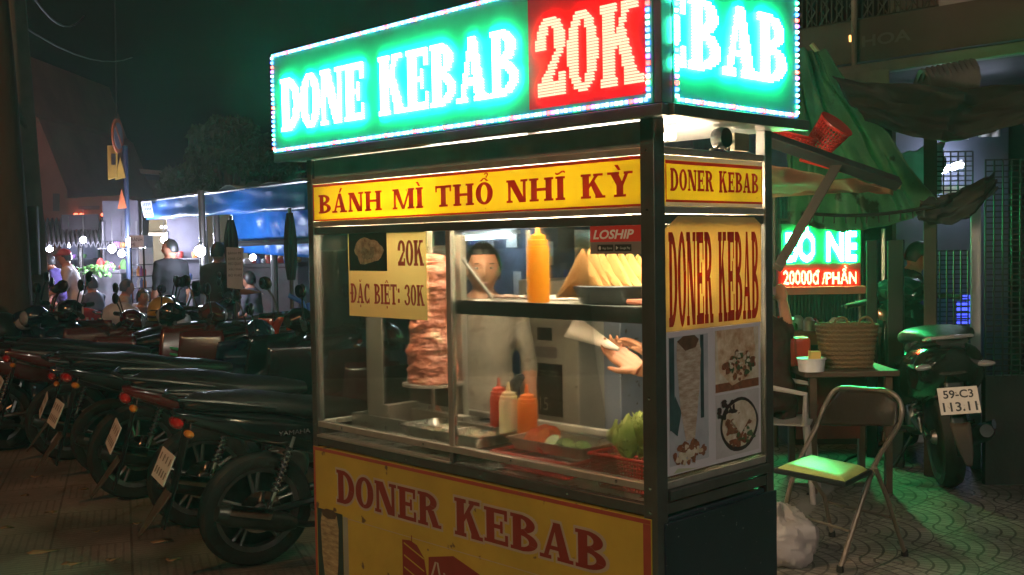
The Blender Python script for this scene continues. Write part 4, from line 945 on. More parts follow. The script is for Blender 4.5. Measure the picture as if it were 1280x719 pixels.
mirg = mat('mirror_glass', (.6,.62,.65), .04, 1, .05, 5)
def arc(cx, cz, r, a0, a1, n=10, y=0): return [(cx+r*math.cos(R(a0+(a1-a0)*i/n)), y, cz+r*math.sin(R(a0+(a1-a0)*i/n))) for i in range(n+1)]
def wheel(root, x, r, spokes=5, w=.045, rear=True):
    c = (x,0,r); mb = MB(); pr = [(r-.075,-w*.75),(r-.05,-w*.95),(r-.02,-w*.85),(r-.004,-w*.4),(r,0),(r-.004,w*.4),(r-.02,w*.85),(r-.05,w*.95),(r-.075,w*.75),(r-.075,-w*.75)]
    rim = MB(); rim.lathe([(r-.074,-w*.7),(r-.066,-w*.74),(r-.066,-w*.6),(r-.09,-w*.4),(r-.09,w*.4),(r-.066,w*.6),(r-.066,w*.74),(r-.074,w*.7),(r-.098,w*.45),(r-.098,-w*.45),(r-.074,-w*.7)], c, 40, (PI/2,0,0))
    rim.lathe([(0,-.07),(.035,-.07),(.05,-.03),(.05,.03),(.035,.07),(0,.07)], c, 20, (PI/2,0,0))
    for i in range(spokes):
        for da in (-.13,.13):
            a = 2*PI*i/spokes+.4; b = a+da
            rim.tube([(x+.04*math.cos(a),0,r+.04*math.sin(a)), (x+(r-.092)*math.cos(b),0,r+(r-.092)*math.sin(b))], [.013,.009], 6)
    o = rim.build('wheel', alloy, root)
    mb.lathe(pr, c, 44, (PI/2,0,0)); mb.build('tyre', rubber, o)
    d = MB(); d.lathe([(.045,-.005),(.105,-.005),(.105,0),(.045,0),(.045,-.005)], (x,-.058,r), 28, (PI/2,0,0)); d.build('brake_disc', chrome, o)
def make_bike(label, paint, accent=None, group=None, scoot=False, plate=None, decal=None, brand=None, mirrors=True):
    t = empty('motorbike', (0,0,0), 0, label, 'motorbike', group); r = .285
    ww_ = .062 if scoot else .045; wheel(t, 0, r, w=ww_); wheel(t, 1.24, r, w=ww_, rear=False)
    acc = accent or paint
    # tail and side fairing
    mb = MB(); mb.loft([(-.40,0,.80,.022,.018),(-.34,0,.785,.06,.04,2.4),(-.15,0,.735,.10,.07,2.6),(.08,0,.69,.125,.095,2.8),(.30,0,.635,.13,.11,2.8),(.48,0,.58,.105,.10,2.5),(.60,0,.56,.07,.07)], 22); mb.build('tail_fairing', paint, t)
    mb = MB(); mb.loft([(-.36,0,.822,.05,.012),(-.18,0,.790,.116,.024),(.1,0,.745,.138,.024),(.3,0,.69,.142,.020),(.5,0,.64,.10,.012)], 18); mb.build('side_stripe', acc, t)
    # seat
    mb = MB(); mb.loft([(-.36,0,.835,.05,.018),(-.28,0,.845,.105,.035,3),(-.05,0,.83,.125,.042,3),(.12,0,.80,.13,.045,3),(.2,0,.775,.13,.05,3),(.42,0,.755,.10,.045,2.6),(.56,0,.74,.055,.03)], 20); mb.build('seat', seatm, t)
    mb = MB(); mb.tube([(.05,-.12,.81),(-.2,-.135,.86),(-.40,-.10,.885),(-.44,0,.89),(-.40,.10,.885),(-.2,.135,.86),(.05,.12,.81)], .011, 8); mb.build('grab_rail', blackp if not scoot else silver, t)
    # centre body, leg shields, nose
    mb = MB(); mb.loft([(.52,0,.56,.05,.06),(.66,0,.54,.075,.09,2.6),(.82,0,.60,.10,.14,2.6),(.95,0,.72,.12,.17,2.6),(1.02,0,.82,.09,.11),(1.05,0,.88,.03,.04)], 18); mb.build('front_fairing', paint, t)
    for sy in (-1,1):
        mb = MB(); mb.grid(lambda u, v: (.74+.30*u-.12*(1-v)*(1-u)+.02*math.sin(v*3), sy*(.10+.13*math.sin(PI*(.15+.6*v))*(.5+.5*u)), .34+.56*v), 10, 10); mb.build('leg_shield', acc if decal else paint, t, thick=.006)
    if decal:
        for sy in (-1,1):
            mb = MB()
            for k in range(4): mb.add([(.80+.03*k, sy*(.262-.0*k), .56+.05*k),(.97,sy*.262,.60+.045*k),(.97,sy*.262,.615+.045*k),(.82+.03*k,sy*.262,.59+.05*k)], [(0,1,2,3)])
            mb.build('fairing_decal', decalg, t, thick=.003)
    if scoot:
        mb = MB(); mb.loft([(-.47,0,.80,.05,.03,2.4),(-.40,0,.76,.13,.09,2.6),(-.25,0,.70,.185,.15,2.6),(0,0,.64,.20,.17,2.8),(.28,0,.58,.19,.17,2.8),(.45,0,.50,.15,.14,2.6),(.55,0,.44,.10,.10)], 26); mb.build('rear_bodywork', paint, t)
        mb = MB(); mb.loft([(-.40,0,.865,.08,.03),(-.25,0,.885,.15,.045,3),(.1,0,.86,.165,.05,3),(.4,0,.82,.14,.05,2.6),(.5,0,.80,.07,.03)], 22); mb.build('wide_seat', seatm, t)
        mb = MB(); mb.loft([(.5,0,.32,.17,.04,4),(.9,0,.30,.18,.05,4),(1.0,0,.34,.16,.07,3)], 18); mb.build('floor_board', paint, t)
        mb = MB(); mb.loft([(.96,0,.62,.10,.28,2.8),(1.03,0,.66,.22,.34,2.8),(1.12,0,.66,.19,.30,2.6),(1.2,0,.6,.08,.16)], 22); mb.build('front_apron', paint, t)
        mb = MB(); mb.loft([(.88,0,1.02,.07,.03),(.95,0,1.05,.17,.075,2.6),(1.03,0,1.06,.18,.09,2.6),(1.12,0,1.03,.10,.06)], 20); mb.build('instrument_cowl', paint, t)
        for sy in (-1,1):
            mb = MB(); mb.ell((-.40,sy*.15,.735), (.03,.06,.018), 12, 8, (0,0,sy*.6)); mb.build('rear_reflector', silver, t)
    # engine, frame, swing arm
    mb = MB(); mb.tube([(1.0,0,.86),(.82,0,.55),(.55,0,.50),(.30,0,.62)], .024, 8); mb.build('frame_tube', blackp, t)
    mb = MB(); mb.lathe([(0,-.12),(.09,-.12),(.115,-.07),(.115,.07),(.09,.12),(0,.12)], (.46,0,.33), 20, (PI/2,0,0)); mb.lathe([(.06,0),(.075,.02),(.07,.04),(.078,.06),(.07,.08),(.078,.10),(.07,.12),(.078,.14),(.05,.17),(0,.17)], (.56,0,.36), 14, (0,R(70),0)); mb.bx(.34,-.09,.26,.56,.09,.42); mb.build('engine', enginem, t, bevel=.008)
    for sy in (-1,1):
        mb = MB(); mb.tube([(.36,sy*.09,.33),(.0,sy*.085,r)], [.022,.017], 8); mb.build('swing_arm', blackp, t)
        mb = MB(); mb.tube([(.02,sy*.115,.31),(.14,sy*.12,.66)], .012, 8)
        for k in range(9): q = .25+.07*k; mb.lathe([(.02,0),(.028,.008),(.02,.016)], (.02+.12*q,sy*.1165,.31+.35*q), 10, (0,R(19),0))
        mb.build('shock_absorber', blackp if scoot else chrome, t)
    # exhaust on the right-hand side
    mb = MB(); mb.tube([(.55,-.08,.28),(.42,-.14,.20),(.2,-.15,.22),(.12,-.155,.245)], .016, 8); mb.tube([(.14,-.155,.24),(.08,-.16,.255),(-.20,-.17,.335),(-.25,-.17,.35)], [.03,.048,.052,.036], 14); mb.build('exhaust', pipem, t)
    mb = MB(); mb.tube([(.0,-.21,.32),(-.2,-.222,.375)], .012, 6, flat=2.4); mb.build('heat_shield', chrome, t)
    for sy in (-1,1):
        mb = MB(); mb.tube([(.48,sy*.10,.24),(.50,sy*.26,.25)], .013, 8); mb.build('foot_peg', rubber, t)
        mb = MB(); mb.tube([(.24,sy*.12,.30),(.22,sy*.22,.32)], .012, 8); mb.build('foot_peg', rubber, t)
    mb = MB(); mb.tube([(.42,.1,.22),(.46,.14,.14),(.50,.22,.008)], .011, 8); mb.build('kick_stand', blackp, t)
    # rear fender and plate
    mb = MB(); mb.grid(lambda u, v: (-.33-.09*u-.10*u*u*.3+(.0), (v-.5)*(.11-.045*u), .76-.50*u), 10, 4); mb.build('rear_fender', blackp, t, thick=.006)
    mb = MB(); mb.grid(lambda u, v: (-.42-.14*u, (v-.5)*(.10-.07*u*u), .43-.20*u+.01*abs(v-.5)), 8, 4); mb.build('mud_flap', dirty, t, thick=.005)
    mb = MB(); mb.box((-.445,0,.555), (.006,.20,.145), (0,R(22),0)); pl_ = mb.build('number_plate', platem, t, bevel=.002)
    lt = MB(); rm_ = Euler((0,R(22),0)).to_matrix()
    def pm(x, y, o): return V((-.445,0,.555))+rm_@V((-.0031-o, -x, y))
    if plate:
        addsans(lt, plate[0], -.075,.012,.15,.045, pm, .0012, bold=.02); addsans(lt, plate[1], -.085,-.058,.17,.05, pm, .0012, bold=.02); lt.build('plate_number', blackp, pl_, False)
    else:
        for r_, n_ in ((.02,4),(-.045,5)):
            for k_ in range(n_): x_ = -.07+.14*k_/(n_-1); flatpolys(lt, [[(x_-.009,r_-.004),(x_+.008,r_),(x_+.01,r_+.034),(x_-.006,r_+.03)]], pm, .0008)
        lt.build('worn_plate_marks', mat('worn_plate_ink', (.2,.16,.13), .6), pl_, False)
    mb = MB(); mb.ell((-.385,0,.755), (.03,.075,.028), 16, 8); mb.build('tail_light', redlens, t)
    for sy in (-1,1): mb = MB(); mb.ell((-.36,sy*.11,.725), (.022,.05,.018), 12, 8); mb.build('turn_signal', amber if not scoot else silver, t)
    # fork, front fender
    for sy in (-1,1): mb = MB(); mb.tube([(1.24,sy*.075,r),(1.11,sy*.075,.66)], [.022,.018], 8); mb.build('fork_leg', chrome if paint is not blackpaint else enginem, t)
    mb = MB(); mb.grid(lambda u, v: (1.24+(.325+.012*math.sin(PI*v))*math.cos(R(20+145*u)), (v-.5)*.12, r+(.325+.02*math.sin(PI*v))*math.sin(R(20+145*u))), 14, 6); mb.build('front_fender', paint, t, thick=.005)
    # handlebar, cowl, mirrors
    mb = MB(); mb.tube([(1.0,0,.86),(1.0,0,.98)], .02, 8); mb.tube([(.90,-.35,1.0),(.97,-.18,1.02),(1.0,0,1.0),(.97,.18,1.02),(.90,.35,1.0)], .012, 8); mb.build('handlebar', blackp, t)
    for sy in (-1,1):
        mb = MB(); mb.tube([(.94,sy*.23,1.012),(.895,sy*.36,.999)], .018, 10); mb.build('grip', rubber, t)
        mb = MB(); mb.tube([(.97,sy*.19,1.025),(1.03,sy*.28,1.02),(1.0,sy*.37,.995)], .006, 6); mb.build('brake_lever', chrome, t)
        if mirrors:
            mb = MB(); mb.tube([(.96,sy*.2,1.02),(.93,sy*.24,1.14),(.91,sy*.29,1.19)], .006, 6); st = mb.build('mirror_stem', blackp, t)
            mb = MB(); mb.ell((.905,sy*.30,1.22), (.022,.068,.044), 16, 10, (0,0,sy*.2)); mh = mb.build('mirror', blackp, t)
            mb = MB(); mb.lathe([(0,0),(1,0),(1,.002),(0,.002)], (0,0,0), 20); mb.xf(Matrix.Translation((.884,sy*.30,1.22))@Matrix.Rotation(-PI/2,4,'Y')@Matrix.Diagonal((.038,.06,1,1))); mb.build('mirror_glass', mirg, mh)
    mb = MB(); mb.loft([(.93,0,1.0,.06,.04),(.98,0,1.01,.10,.07,2.4),(1.04,0,1.0,.105,.085,2.4),(1.09,0,.985,.085,.07),(1.11,0,.98,.05,.04)], 18); mb.build('head_cowl', paint, t)
    mb = MB(); mb.ell((1.095,0,.985), (.035,.078,.058), 16, 10); mb.build('headlight', lensm, t)
    if brand:
        bm_ = MB()
        addsans(bm_, brand, 0,0,.16,.022, lambda x, y, o: (.06+x, -.1265-.006, .672+y), .002)
        bm_.xf(Matrix.Identity(4)); bm_.build('brand_lettering', silver, t, False)
    return t
def place(o, x, y, h, lean=.10):
    o.location = (x, y, 0); o.rotation_euler = (lean, 0, R(h)); return o
GRP = 'motorbikes parked in the row along the pavement'
def relabel(o, l, g=None): o['label'] = l; o['group'] = g or GRP; return o
b1 = make_bike('black motorbike nearest the stall, its rear wheel beside the yellow board', blackpaint, None, GRP, brand='YAMAHA')
place(b1, -1.28, 5.18, 33)
b2 = make_bike('dark motorbike with a red and silver tail stripe, second from the stall', redpaint, silver, GRP); place(b2, -1.76, 5.92, 27, .14)
b3 = relabel(copy_tree(b1), 'black motorbike third from the stall with a chrome exhaust in view'); place(b3, -2.36, 6.62, 34, .06)
b4 = make_bike('dark blue motorbike with silver stripe, fourth from the stall', bluepaint, silver, GRP); place(b4, -2.76, 7.30, 24, .13)
b5 = relabel(copy_tree(b2), 'dark red motorbike at the far left end of the front row'); place(b5, -3.32, 7.9, 31, .08)
G2 = 'motorbikes standing behind the front row'
b6 = make_bike('black red and green motorbike standing close behind the stall post', blackpaint, redpaint, G2, decal=True); place(b6, -1.62, 8.4, 170+14)
b7 = relabel(copy_tree(b4), 'blue black motorbike facing the camera with a round mirror, at the left', G2); place(b7, -4.35, 9.6, -62)
b8 = relabel(copy_tree(b1), 'black motorbike half hidden behind the front row, below the man in black', G2); place(b8, -3.25, 9.9, 200)
b9 = relabel(copy_tree(b2), 'dark red motorbike behind the row, under the bright round lamp', G2); place(b9, -2.3, 9.6, 165)
b10 = relabel(copy_tree(b4), 'dark motorbike with its seat towards the girl in the patterned top', G2); place(b10, -4.2, 11.9, 15)
b11 = relabel(copy_tree(b1), 'black motorbike farthest back beside the white price placard', G2); place(b11, -2.6, 11.3, 190)
b12 = relabel(copy_tree(b2), 'motorbike at the far left edge with a red tail', GRP); place(b12, -4.05, 8.3, 20)
b13 = relabel(copy_tree(b6), 'red and green decal motorbike in the thick of the second row', G2); place(b13, -2.5, 8.9, 196, -.08)
b14 = relabel(copy_tree(b4), 'blue black motorbike squeezed behind the white helmet', G2); place(b14, -3.0, 9.2, 222, .05)
b15 = relabel(copy_tree(b1), 'black motorbike behind the left end of the front row', G2); place(b15, -3.9, 9.1, 158, .12)
for b_, s_ in ((b2,1.03),(b3,1.06),(b4,.97),(b5,1.05),(b6,1.05),(b8,1.07),(b9,.96),(b13,1.08),(b14,1.04),(b15,1.06)): b_.scale = (s_,)*3
# the scooter on the right
sc_ = make_bike('black scooter with number plate 59-C3 113.11 parked by the metal lattice', blackpaint, None, None, scoot=True, plate=('59-C3','113.11'), mirrors=False)
sc_['category'] = 'scooter'; sc_.name = 'scooter'
sc_.scale = (1.1,)*3; P = at(1210, 510, 6.1); hd = 80; ro_ = R(hd); place(sc_, P.x+.49*math.cos(ro_), P.y+.49*math.sin(ro_), hd, -.08)
# helmets
hw = mat('white_helmet', (.62,.62,.6), .25, 0, .1, 5, coat=.5); hy = mat('yellow_helmet', (.5,.32,.05), .3, 0, .2, 5, coat=.4)
def helmet(px, py, Y, m, lab):
    q = at(px, py, Y); t = empty('helmet', q-V((0,0,.10)), 0, lab, 'helmet', 'helmets left on the motorbikes')
    mb = MB(); mb.lathe([(.128,0),(.135,.03),(.132,.09),(.115,.15),(.08,.19),(.04,.208),(0,.212)], n=26, sy=1.12); mb.build('shell', m, t, thick=.006)
    mb = MB(); mb.grid(lambda u, v: (.11*math.sin((u-.5)*2.2), -.14-.06*v*math.cos((u-.5)*2), .045-.012*v), 10, 3); mb.build('peak', blackp, t, thick=.004)
helmet(219, 399, 9.4, hw, 'shiny white helmet on a motorbike in the middle')
helmet(203, 386, 9.9, hy, 'yellow and black helmet beside the white one')
helmet(3, 408, 8.6, blackp, 'dark grey helmet at the left edge of the row')
helmet(262, 397, 10.4, hw, 'pale helmet right of the bigger white one')
# ================================================================== ground
def paving():
    m, nt, b = newmat('fan_paving'); X.nt = nt; L = nt.links
    tc = N(nt, 'ShaderNodeTexCoord'); mp = N(nt, 'ShaderNodeMapping'); mp.inputs['Rotation'].default_value = (0,0,R(46)); L.new(tc.outputs['Object'], mp.inputs[0])
    wn = N(nt, 'ShaderNodeTexNoise'); wn.inputs['Scale'].default_value = 3; L.new(mp.outputs[0], wn.inputs['Vector'])
    sp = N(nt, 'ShaderNodeSeparateXYZ'); L.new(mp.outputs[0], sp.inputs[0]); x, y = X(sp.outputs[0]), X(sp.outputs[1])
    S = .40
    u = (x/S).f('FRACT'); v = (y/S).f('FRACT')
    # scallops: arcs round the corner of each slab, mirrored on every other one
    r = (u*u+v*v).f('SQRT'); r2 = ((u-1)*(u-1)+(v-1)*(v-1)).f('SQRT')
    sel = r.f('LESS_THAN', 1.0)
    rr = r*sel+r2*(X.op('SUBTRACT', 1, sel))
    a1 = v.f('ARCTAN2', u); a2 = (X.op('SUBTRACT',1,v)).f('ARCTAN2', X.op('SUBTRACT',1,u)); an = a1*sel+a2*(X.op('SUBTRACT',1,sel))
    rings = rr*6.0; fr1 = rings.f('FRACT'); ri = rings.f('FLOOR')
    gap1 = (fr1-.5).f('ABSOLUTE').f('GREATER_THAN', .41)
    seg = an*((ri*1.3)+2.0)+ri*.37; gap2 = (seg.f('FRACT')-.5).f('ABSOLUTE').f('GREATER_THAN', .44)
    eu = (u-.5).f('ABSOLUTE').f('GREATER_THAN', .487); ev = (v-.5).f('ABSOLUTE').f('GREATER_THAN', .487)
    gap = gap1.f('MAXIMUM', gap2).f('MAXIMUM', eu).f('MAXIMUM', ev)
    cell = N(nt, 'ShaderNodeTexWhiteNoise', noise_dimensions='3D'); cb = N(nt, 'ShaderNodeCombineXYZ')
    L.new((x/S).f('FLOOR').o, cb.inputs[0]); L.new((y/S).f('FLOOR').o, cb.inputs[1]); L.new((ri+seg.f('FLOOR')*7).o, cb.inputs[2]); L.new(cb.outputs[0], cell.inputs[0])
    no = N(nt, 'ShaderNodeTexNoise'); no.inputs['Scale'].default_value = 1.3; no.inputs['Detail'].default_value = 8; L.new(tc.outputs['Object'], no.inputs['Vector'])
    n2 = N(nt, 'ShaderNodeTexNoise'); n2.inputs['Scale'].default_value = 60; n2.inputs['Detail'].default_value = 4; L.new(tc.outputs['Object'], n2.inputs['Vector'])
    val = (((X(no.outputs[0])-.3)*.5).f('MAXIMUM', .03)+X(cell.outputs[0])*.08+X(n2.outputs[0])*.08)
    cc = N(nt, 'ShaderNodeCombineColor'); k = X.op('SUBTRACT', 1, gap*.72)
    L.new((val*1.04*k).o, cc.inputs[0]); L.new((val*.93*k).o, cc.inputs[1]); L.new((val*.82*k).o, cc.inputs[2])
    L.new(cc.outputs[0], b.inputs['Base Color'])
    bp = N(nt, 'ShaderNodeBump'); bp.inputs['Strength'].default_value = .8; bp.inputs['Distance'].default_value = .006
    L.new((X.op('SUBTRACT', 1, gap)+X(n2.outputs[0])*.3).o, bp.inputs['Height']); L.new(bp.outputs[0], b.inputs['Normal'])
    L.new((X(no.outputs[0])*.5+.25).o, b.inputs['Roughness'])
    return m
def ribbed():
    m, nt, b = newmat('ribbed_paving'); X.nt = nt; L = nt.links
    tc = N(nt, 'ShaderNodeTexCoord'); mp = N(nt, 'ShaderNodeMapping'); mp.inputs['Rotation'].default_value = (0,0,R(-20)); L.new(tc.outputs['Object'], mp.inputs[0])
    sp = N(nt, 'ShaderNodeSeparateXYZ'); L.new(mp.outputs[0], sp.inputs[0]); x, y = X(sp.outputs[0]), X(sp.outputs[1]); S = .4
    no = N(nt, 'ShaderNodeTexNoise'); no.inputs['Scale'].default_value = .9; no.inputs['Detail'].default_value = 9; no.inputs['Roughness'].default_value = .6; L.new(tc.outputs['Object'], no.inputs['Vector'])
    n2 = N(nt, 'ShaderNodeTexNoise'); n2.inputs['Scale'].default_value = 50; n2.inputs['Detail'].default_value = 5; L.new(tc.outputs['Object'], n2.inputs['Vector'])
    eu = ((x/S).f('FRACT')-.5).f('ABSOLUTE').f('GREATER_THAN', .485); ev = ((y/S).f('FRACT')-.5).f('ABSOLUTE').f('GREATER_THAN', .485)
    par = ((x/S).f('FLOOR')+(y/S).f('FLOOR')).f('MULTIPLY', .5).f('FRACT').f('GREATER_THAN', .2)
    st = ((x*par+y*(X.op('SUBTRACT',1,par)))/.04).f('FRACT'); rib = (st-.5).f('ABSOLUTE').f('GREATER_THAN', .36)
    worn = X(no.outputs[0]).f('GREATER_THAN', .60)
    gap = (rib*.55*X.op('SUBTRACT',1,worn)).f('MAXIMUM', eu).f('MAXIMUM', ev)
    val = ((X(no.outputs[0])-.33)*.62).f('MAXIMUM', .03)+X(n2.outputs[0])*.10; k = X.op('SUBTRACT', 1, gap*.5)
    cc = N(nt, 'ShaderNodeCombineColor'); L.new((val*1.08*k).o, cc.inputs[0]); L.new((val*.88*k).o, cc.inputs[1]); L.new((val*.74*k).o, cc.inputs[2]); L.new(cc.outputs[0], b.inputs['Base Color'])
    bp = N(nt, 'ShaderNodeBump'); bp.inputs['Strength'].default_value = .7; bp.inputs['Distance'].default_value = .006
    L.new((X.op('SUBTRACT', 1, gap)+X(n2.outputs[0])*.5).o, bp.inputs['Height']); L.new(bp.outputs[0], b.inputs['Normal'])
    L.new((X(no.outputs[0])*.5+.3).o, b.inputs['Roughness']); return m
asph = mat('asphalt', (.05,.048,.046), .8, 0, .4, 2, bump=.4, bscale=60)
mb = MB(); mb.add([(-400,-60,-.13),(400,-60,-.13),(400,600,-.13),(-400,600,-.13)], [(0,1,2,3)]); tag(mb.build('ground', asph, None, False), kind='structure')
# pavement slab left (ribbed) and right (fans); they butt along a line running away from the stall
a0, a1 = lo(-14,-6), lo(1.0,-6); a2, a3 = lo(1.0,12), lo(-14,12)
def slabp(name, pts, m, z=0):
    mb = MB(); n = len(pts); mb.add([(p[0],p[1],z) for p in pts]+[(p[0],p[1],-.128) for p in pts], [tuple(range(n)), tuple(range(n,2*n))[::-1]]+[(j,(j+1)%n,n+(j+1)%n,n+j) for j in range(n)])
    return tag(mb.build(name, m, None, False), kind='structure')
slabp('pavement', [(-9,-6),(-.25,-6),(-.25,10.2),(-9,10.2)], ribbed())
slabp('stall_forecourt', [(-.249,-6),(14,-6),(14,16),(-.249,16)], paving())
slabp('road_kerb', [(-9,10.201),(-.25,10.201),(-.25,10.38),(-9,10.38)], conc, .012)
mb = MB()
for px, py, s_ in ((52,690,.07),(140,700,.03),(170,655,.025),(30,620,.03),(120,665,.02),(215,700,.035),(10,660,.04),(62,641,.04),(105,612,.035),(205,677,.06),(45,596,.04),(90,705,.05)):
    q = gr(px, py); mb.add([(q.x+s_*math.cos(a)*(1+.4*math.sin(a*3+px)), q.y+s_*.6*math.sin(a)*(1+.3*math.cos(a*2+py)), .004+.006*math.sin(a*2+px)) for a in [2*PI*i/10 for i in range(10)]], [tuple(range(10))])
o = mb.build('fallen_leaves', mat('dry_leaf', (.3,.2,.1), .6, 0, .3, 20), None, thick=.001); tag(o, 'dry fallen leaves and paper scraps on the brown pavement', 'litter', kind='stuff')
q = gr(1165, 548); mb = MB(); mb.grid(lambda u, v: (q.x-.12+.26*u, q.y+.05*math.sin(u*5)+.06*v, .006+.014*abs(math.sin(u*6+v))), 12, 3); tag(mb.build('paper_scrap', whitev, None, thick=.001), 'crumpled strip of white paper on the paving near the scooter', 'litter')
# ================================================================== left background
plaster = mat('old_plaster', (.34,.16,.12), .85, 0, .35, 1.2, bump=.15)
darkwall = mat('dark_facade', (.12,.10,.09), .85, 0, .4, 1.5); tin = mat('corrugated_tin', (.2,.2,.21), .5, .4, .4, 2)
tarpb = mat('blue_tarpaulin', (.02,.16,.55), .38, 0, .25, 4, bump=.35, bscale=7, trans=.3)
leafm = mat('tree_leaf', (.05,.085,.03), .6, 0, .5, 3, trans=.3); barkm = mat('tree_bark', (.1,.065,.045), .85, 0, .5, 6, bump=.7, bscale=22, stretch=(1,1,.25))
def sid(name, loc, label, cat, group=None): return empty(name, loc, 0, label, cat, group)
def wallpoly(name, pts, Y, th, m, parent):
    """outline given by picture points at distance Y, built as a wall with real thickness"""
    P = [at(px, py, Y) for px, py in pts]; mb = MB(); n = len(P); b = V(parent.location)
    mb.add([p-b for p in P]+[p-b+V((0,th,0)) for p in P], [tuple(range(n)), tuple(range(n,2*n))[::-1]]+[(j,(j+1)%n,n+(j+1)%n,n+j) for j in range(n)])
    return mb.build(name, m, parent, False)
# gable house
q = at(50,300,24); h = sid('gable_house', (q.x,24,0), 'reddish plaster house with a steep bare gable at the left', 'house')
wallpoly('wall', [(-60,60),(10,60),(38,140),(48,148),(84,238),(84,440),(-60,440)], 24, 6, plaster, h)
for b in ((38,200,46,218),(66,242,74,264)): w_ = wallpoly('window', [(b[0],b[1]),(b[2],b[1]),(b[2],b[3]),(b[0],b[3])], 23.97, .02, darkwall, h)
# low houses and long pale roof line
q = at(150,280,30); h = sid('market_building', (q.x,30,0), 'low dark market building under a long pale roof edge', 'building')
wallpoly('wall', [(84,222),(250,226),(330,226),(330,440),(84,440)], 30, 8, darkwall, h)
wallpoly('roof_edge', [(92,206),(150,209),(220,215),(220,220),(150,215),(92,212)], 29.6, .3, mat('pale_roof_edge', (.4,.4,.42), .6), h)
wallpoly('upper_wall', [(92,212),(220,220),(220,226),(84,222)], 29.9, .08, mat('blue_grey_wall', (.07,.075,.10), .8), h)
q = at(120,260,22.5); h = sid('brown_shop_house', (q.x,22.5,0), 'brown shop front with a dark slot and red lamps above the awning', 'building')
wallpoly('wall', [(84,248),(150,244),(165,250),(165,430),(84,430)], 22.5, 2, mat('brown_plaster', (.28,.16,.10), .85, 0, .3, 2), h)
wallpoly('shop_slot', [(98,258),(124,257),(124,262),(98,262)], 22.47, .02, darkwall, h)
mb = MB(); b = V(h.location)
for px in (94,96,101,103,128): q = at(px, 268.5, 22.4)-b; mb.ell(q, .035, 8, 6)
mb.build('red_lamp', emat('red_lamp', (1,.12,.06), 2.5), h)
# striped corrugated awning of the market
q = at(150,285,19); h = sid('market_awning', (q.x,19,0), 'long dark ribbed tin awning above the lit market stalls', 'awning'); b = V(h.location)
A, B, C_, D_ = at(30,276,21), at(165,274,21), at(175,306,18), at(30,306,18)
mb = MB(); mb.grid(lambda u, v: (A.lerp(B,u)).lerp(D_.lerp(C_,u), v)-b+V((0,0,.05*math.sin(u*150))), 200, 2); mb.build('tin_sheet', mat('rusty_tin', (.16,.15,.17), .5, .3, .5, 3), h, thick=.02)
mb = MB(); 
for px in (52,100,160): q1, q0 = at(px,302,18.3)-b, V((at(px,302,18.3).x,18.3,-.12))-b; mb.tube([q0,q1], .05, 8)
mb.build('awning_post', dsteel, h)
# ---- market stalls with their goods and lamps
goods = [mat('goods_red',(.5,.05,.04),.5), mat('goods_green',(.12,.32,.07),.6,0,.5,20), mat('goods_white',(.6,.6,.62),.5), mat('goods_blue',(.08,.12,.4),.5), mat('goods_orange',(.6,.22,.05),.5), mat('goods_violet',(.3,.12,.35),.5)]
hot = emat('market_lamp_white', (.74,.79,1), 210)
def lamp_stand(px, py, Y, r, lab, st=None, post=None):
    post = px == 250
    q = at(px, py, Y); t = empty('market_lamp', (q.x,q.y,0), 0, lab, 'lamp', 'bright white lamps of the night market')
    mb = MB(); mb.ell((0,0,q.z), r, 16, 10); mb.build('bulb', st or hot, t)
    mb = MB(); mb.lathe([(0,q.z+r*1.0),(r*.5,q.z+r*1.0),(r*.4,q.z+r*1.5),(0,q.z+r*1.6)], n=12)
    if not post: mb.tube([(0,0,q.z+r*1.5),(0,.02,q.z+.5)], .006, 5)
    if post: mb.tube([(0,r*1.35,-.12),(0,r*1.35,q.z+r*1.55),(0,0,q.z+r*1.55)], .014, 8)
    mb.build('lamp_pole', dsteel, t)
lamp_stand(250,314,13.2,.065,'round white lamp on a thin pole next to the man in black')
lamp_stand(140,311,16.5,.06,'bright lamp over the vegetable stall, left of the brightest one')
lamp_stand(163,303,16.5,.07,'brightest lamp above the white drinks cabinet, its left half')
lamp_stand(178,305,16.6,.075,'brightest lamp above the white drinks cabinet, its right half')
lamp_stand(205,300,17.5,.05,'small bulb right of the white drinks cabinet')
lamp_stand(104,300,17.5,.05,'small bulb under the tin awning above the greens')
lamp_stand(152,317,16.2,.05,'low bulb between the two brightest market lamps')
lamp_stand(316,322,15,.045,'small bulb under the blue canopy', emat('market_lamp_dim',(.9,.9,1),50))
lamp_stand(86,306,19,.05,'smaller bluish lamp above the man in violet', emat('market_lamp_blue',(.6,.7,1),60))
lamp_stand(62,311,20,.06,'faint lamp seen right of the concrete pole', emat('market_lamp_faint',(.7,.75,1),40))
rd = random.Random(11); stallm = mat('dull_stall_sheet', (.14,.13,.15), .6, 0, .5, 4)
bpy.data.materials['blue_tarpaulin'].name = 'blue_tarpaulin'
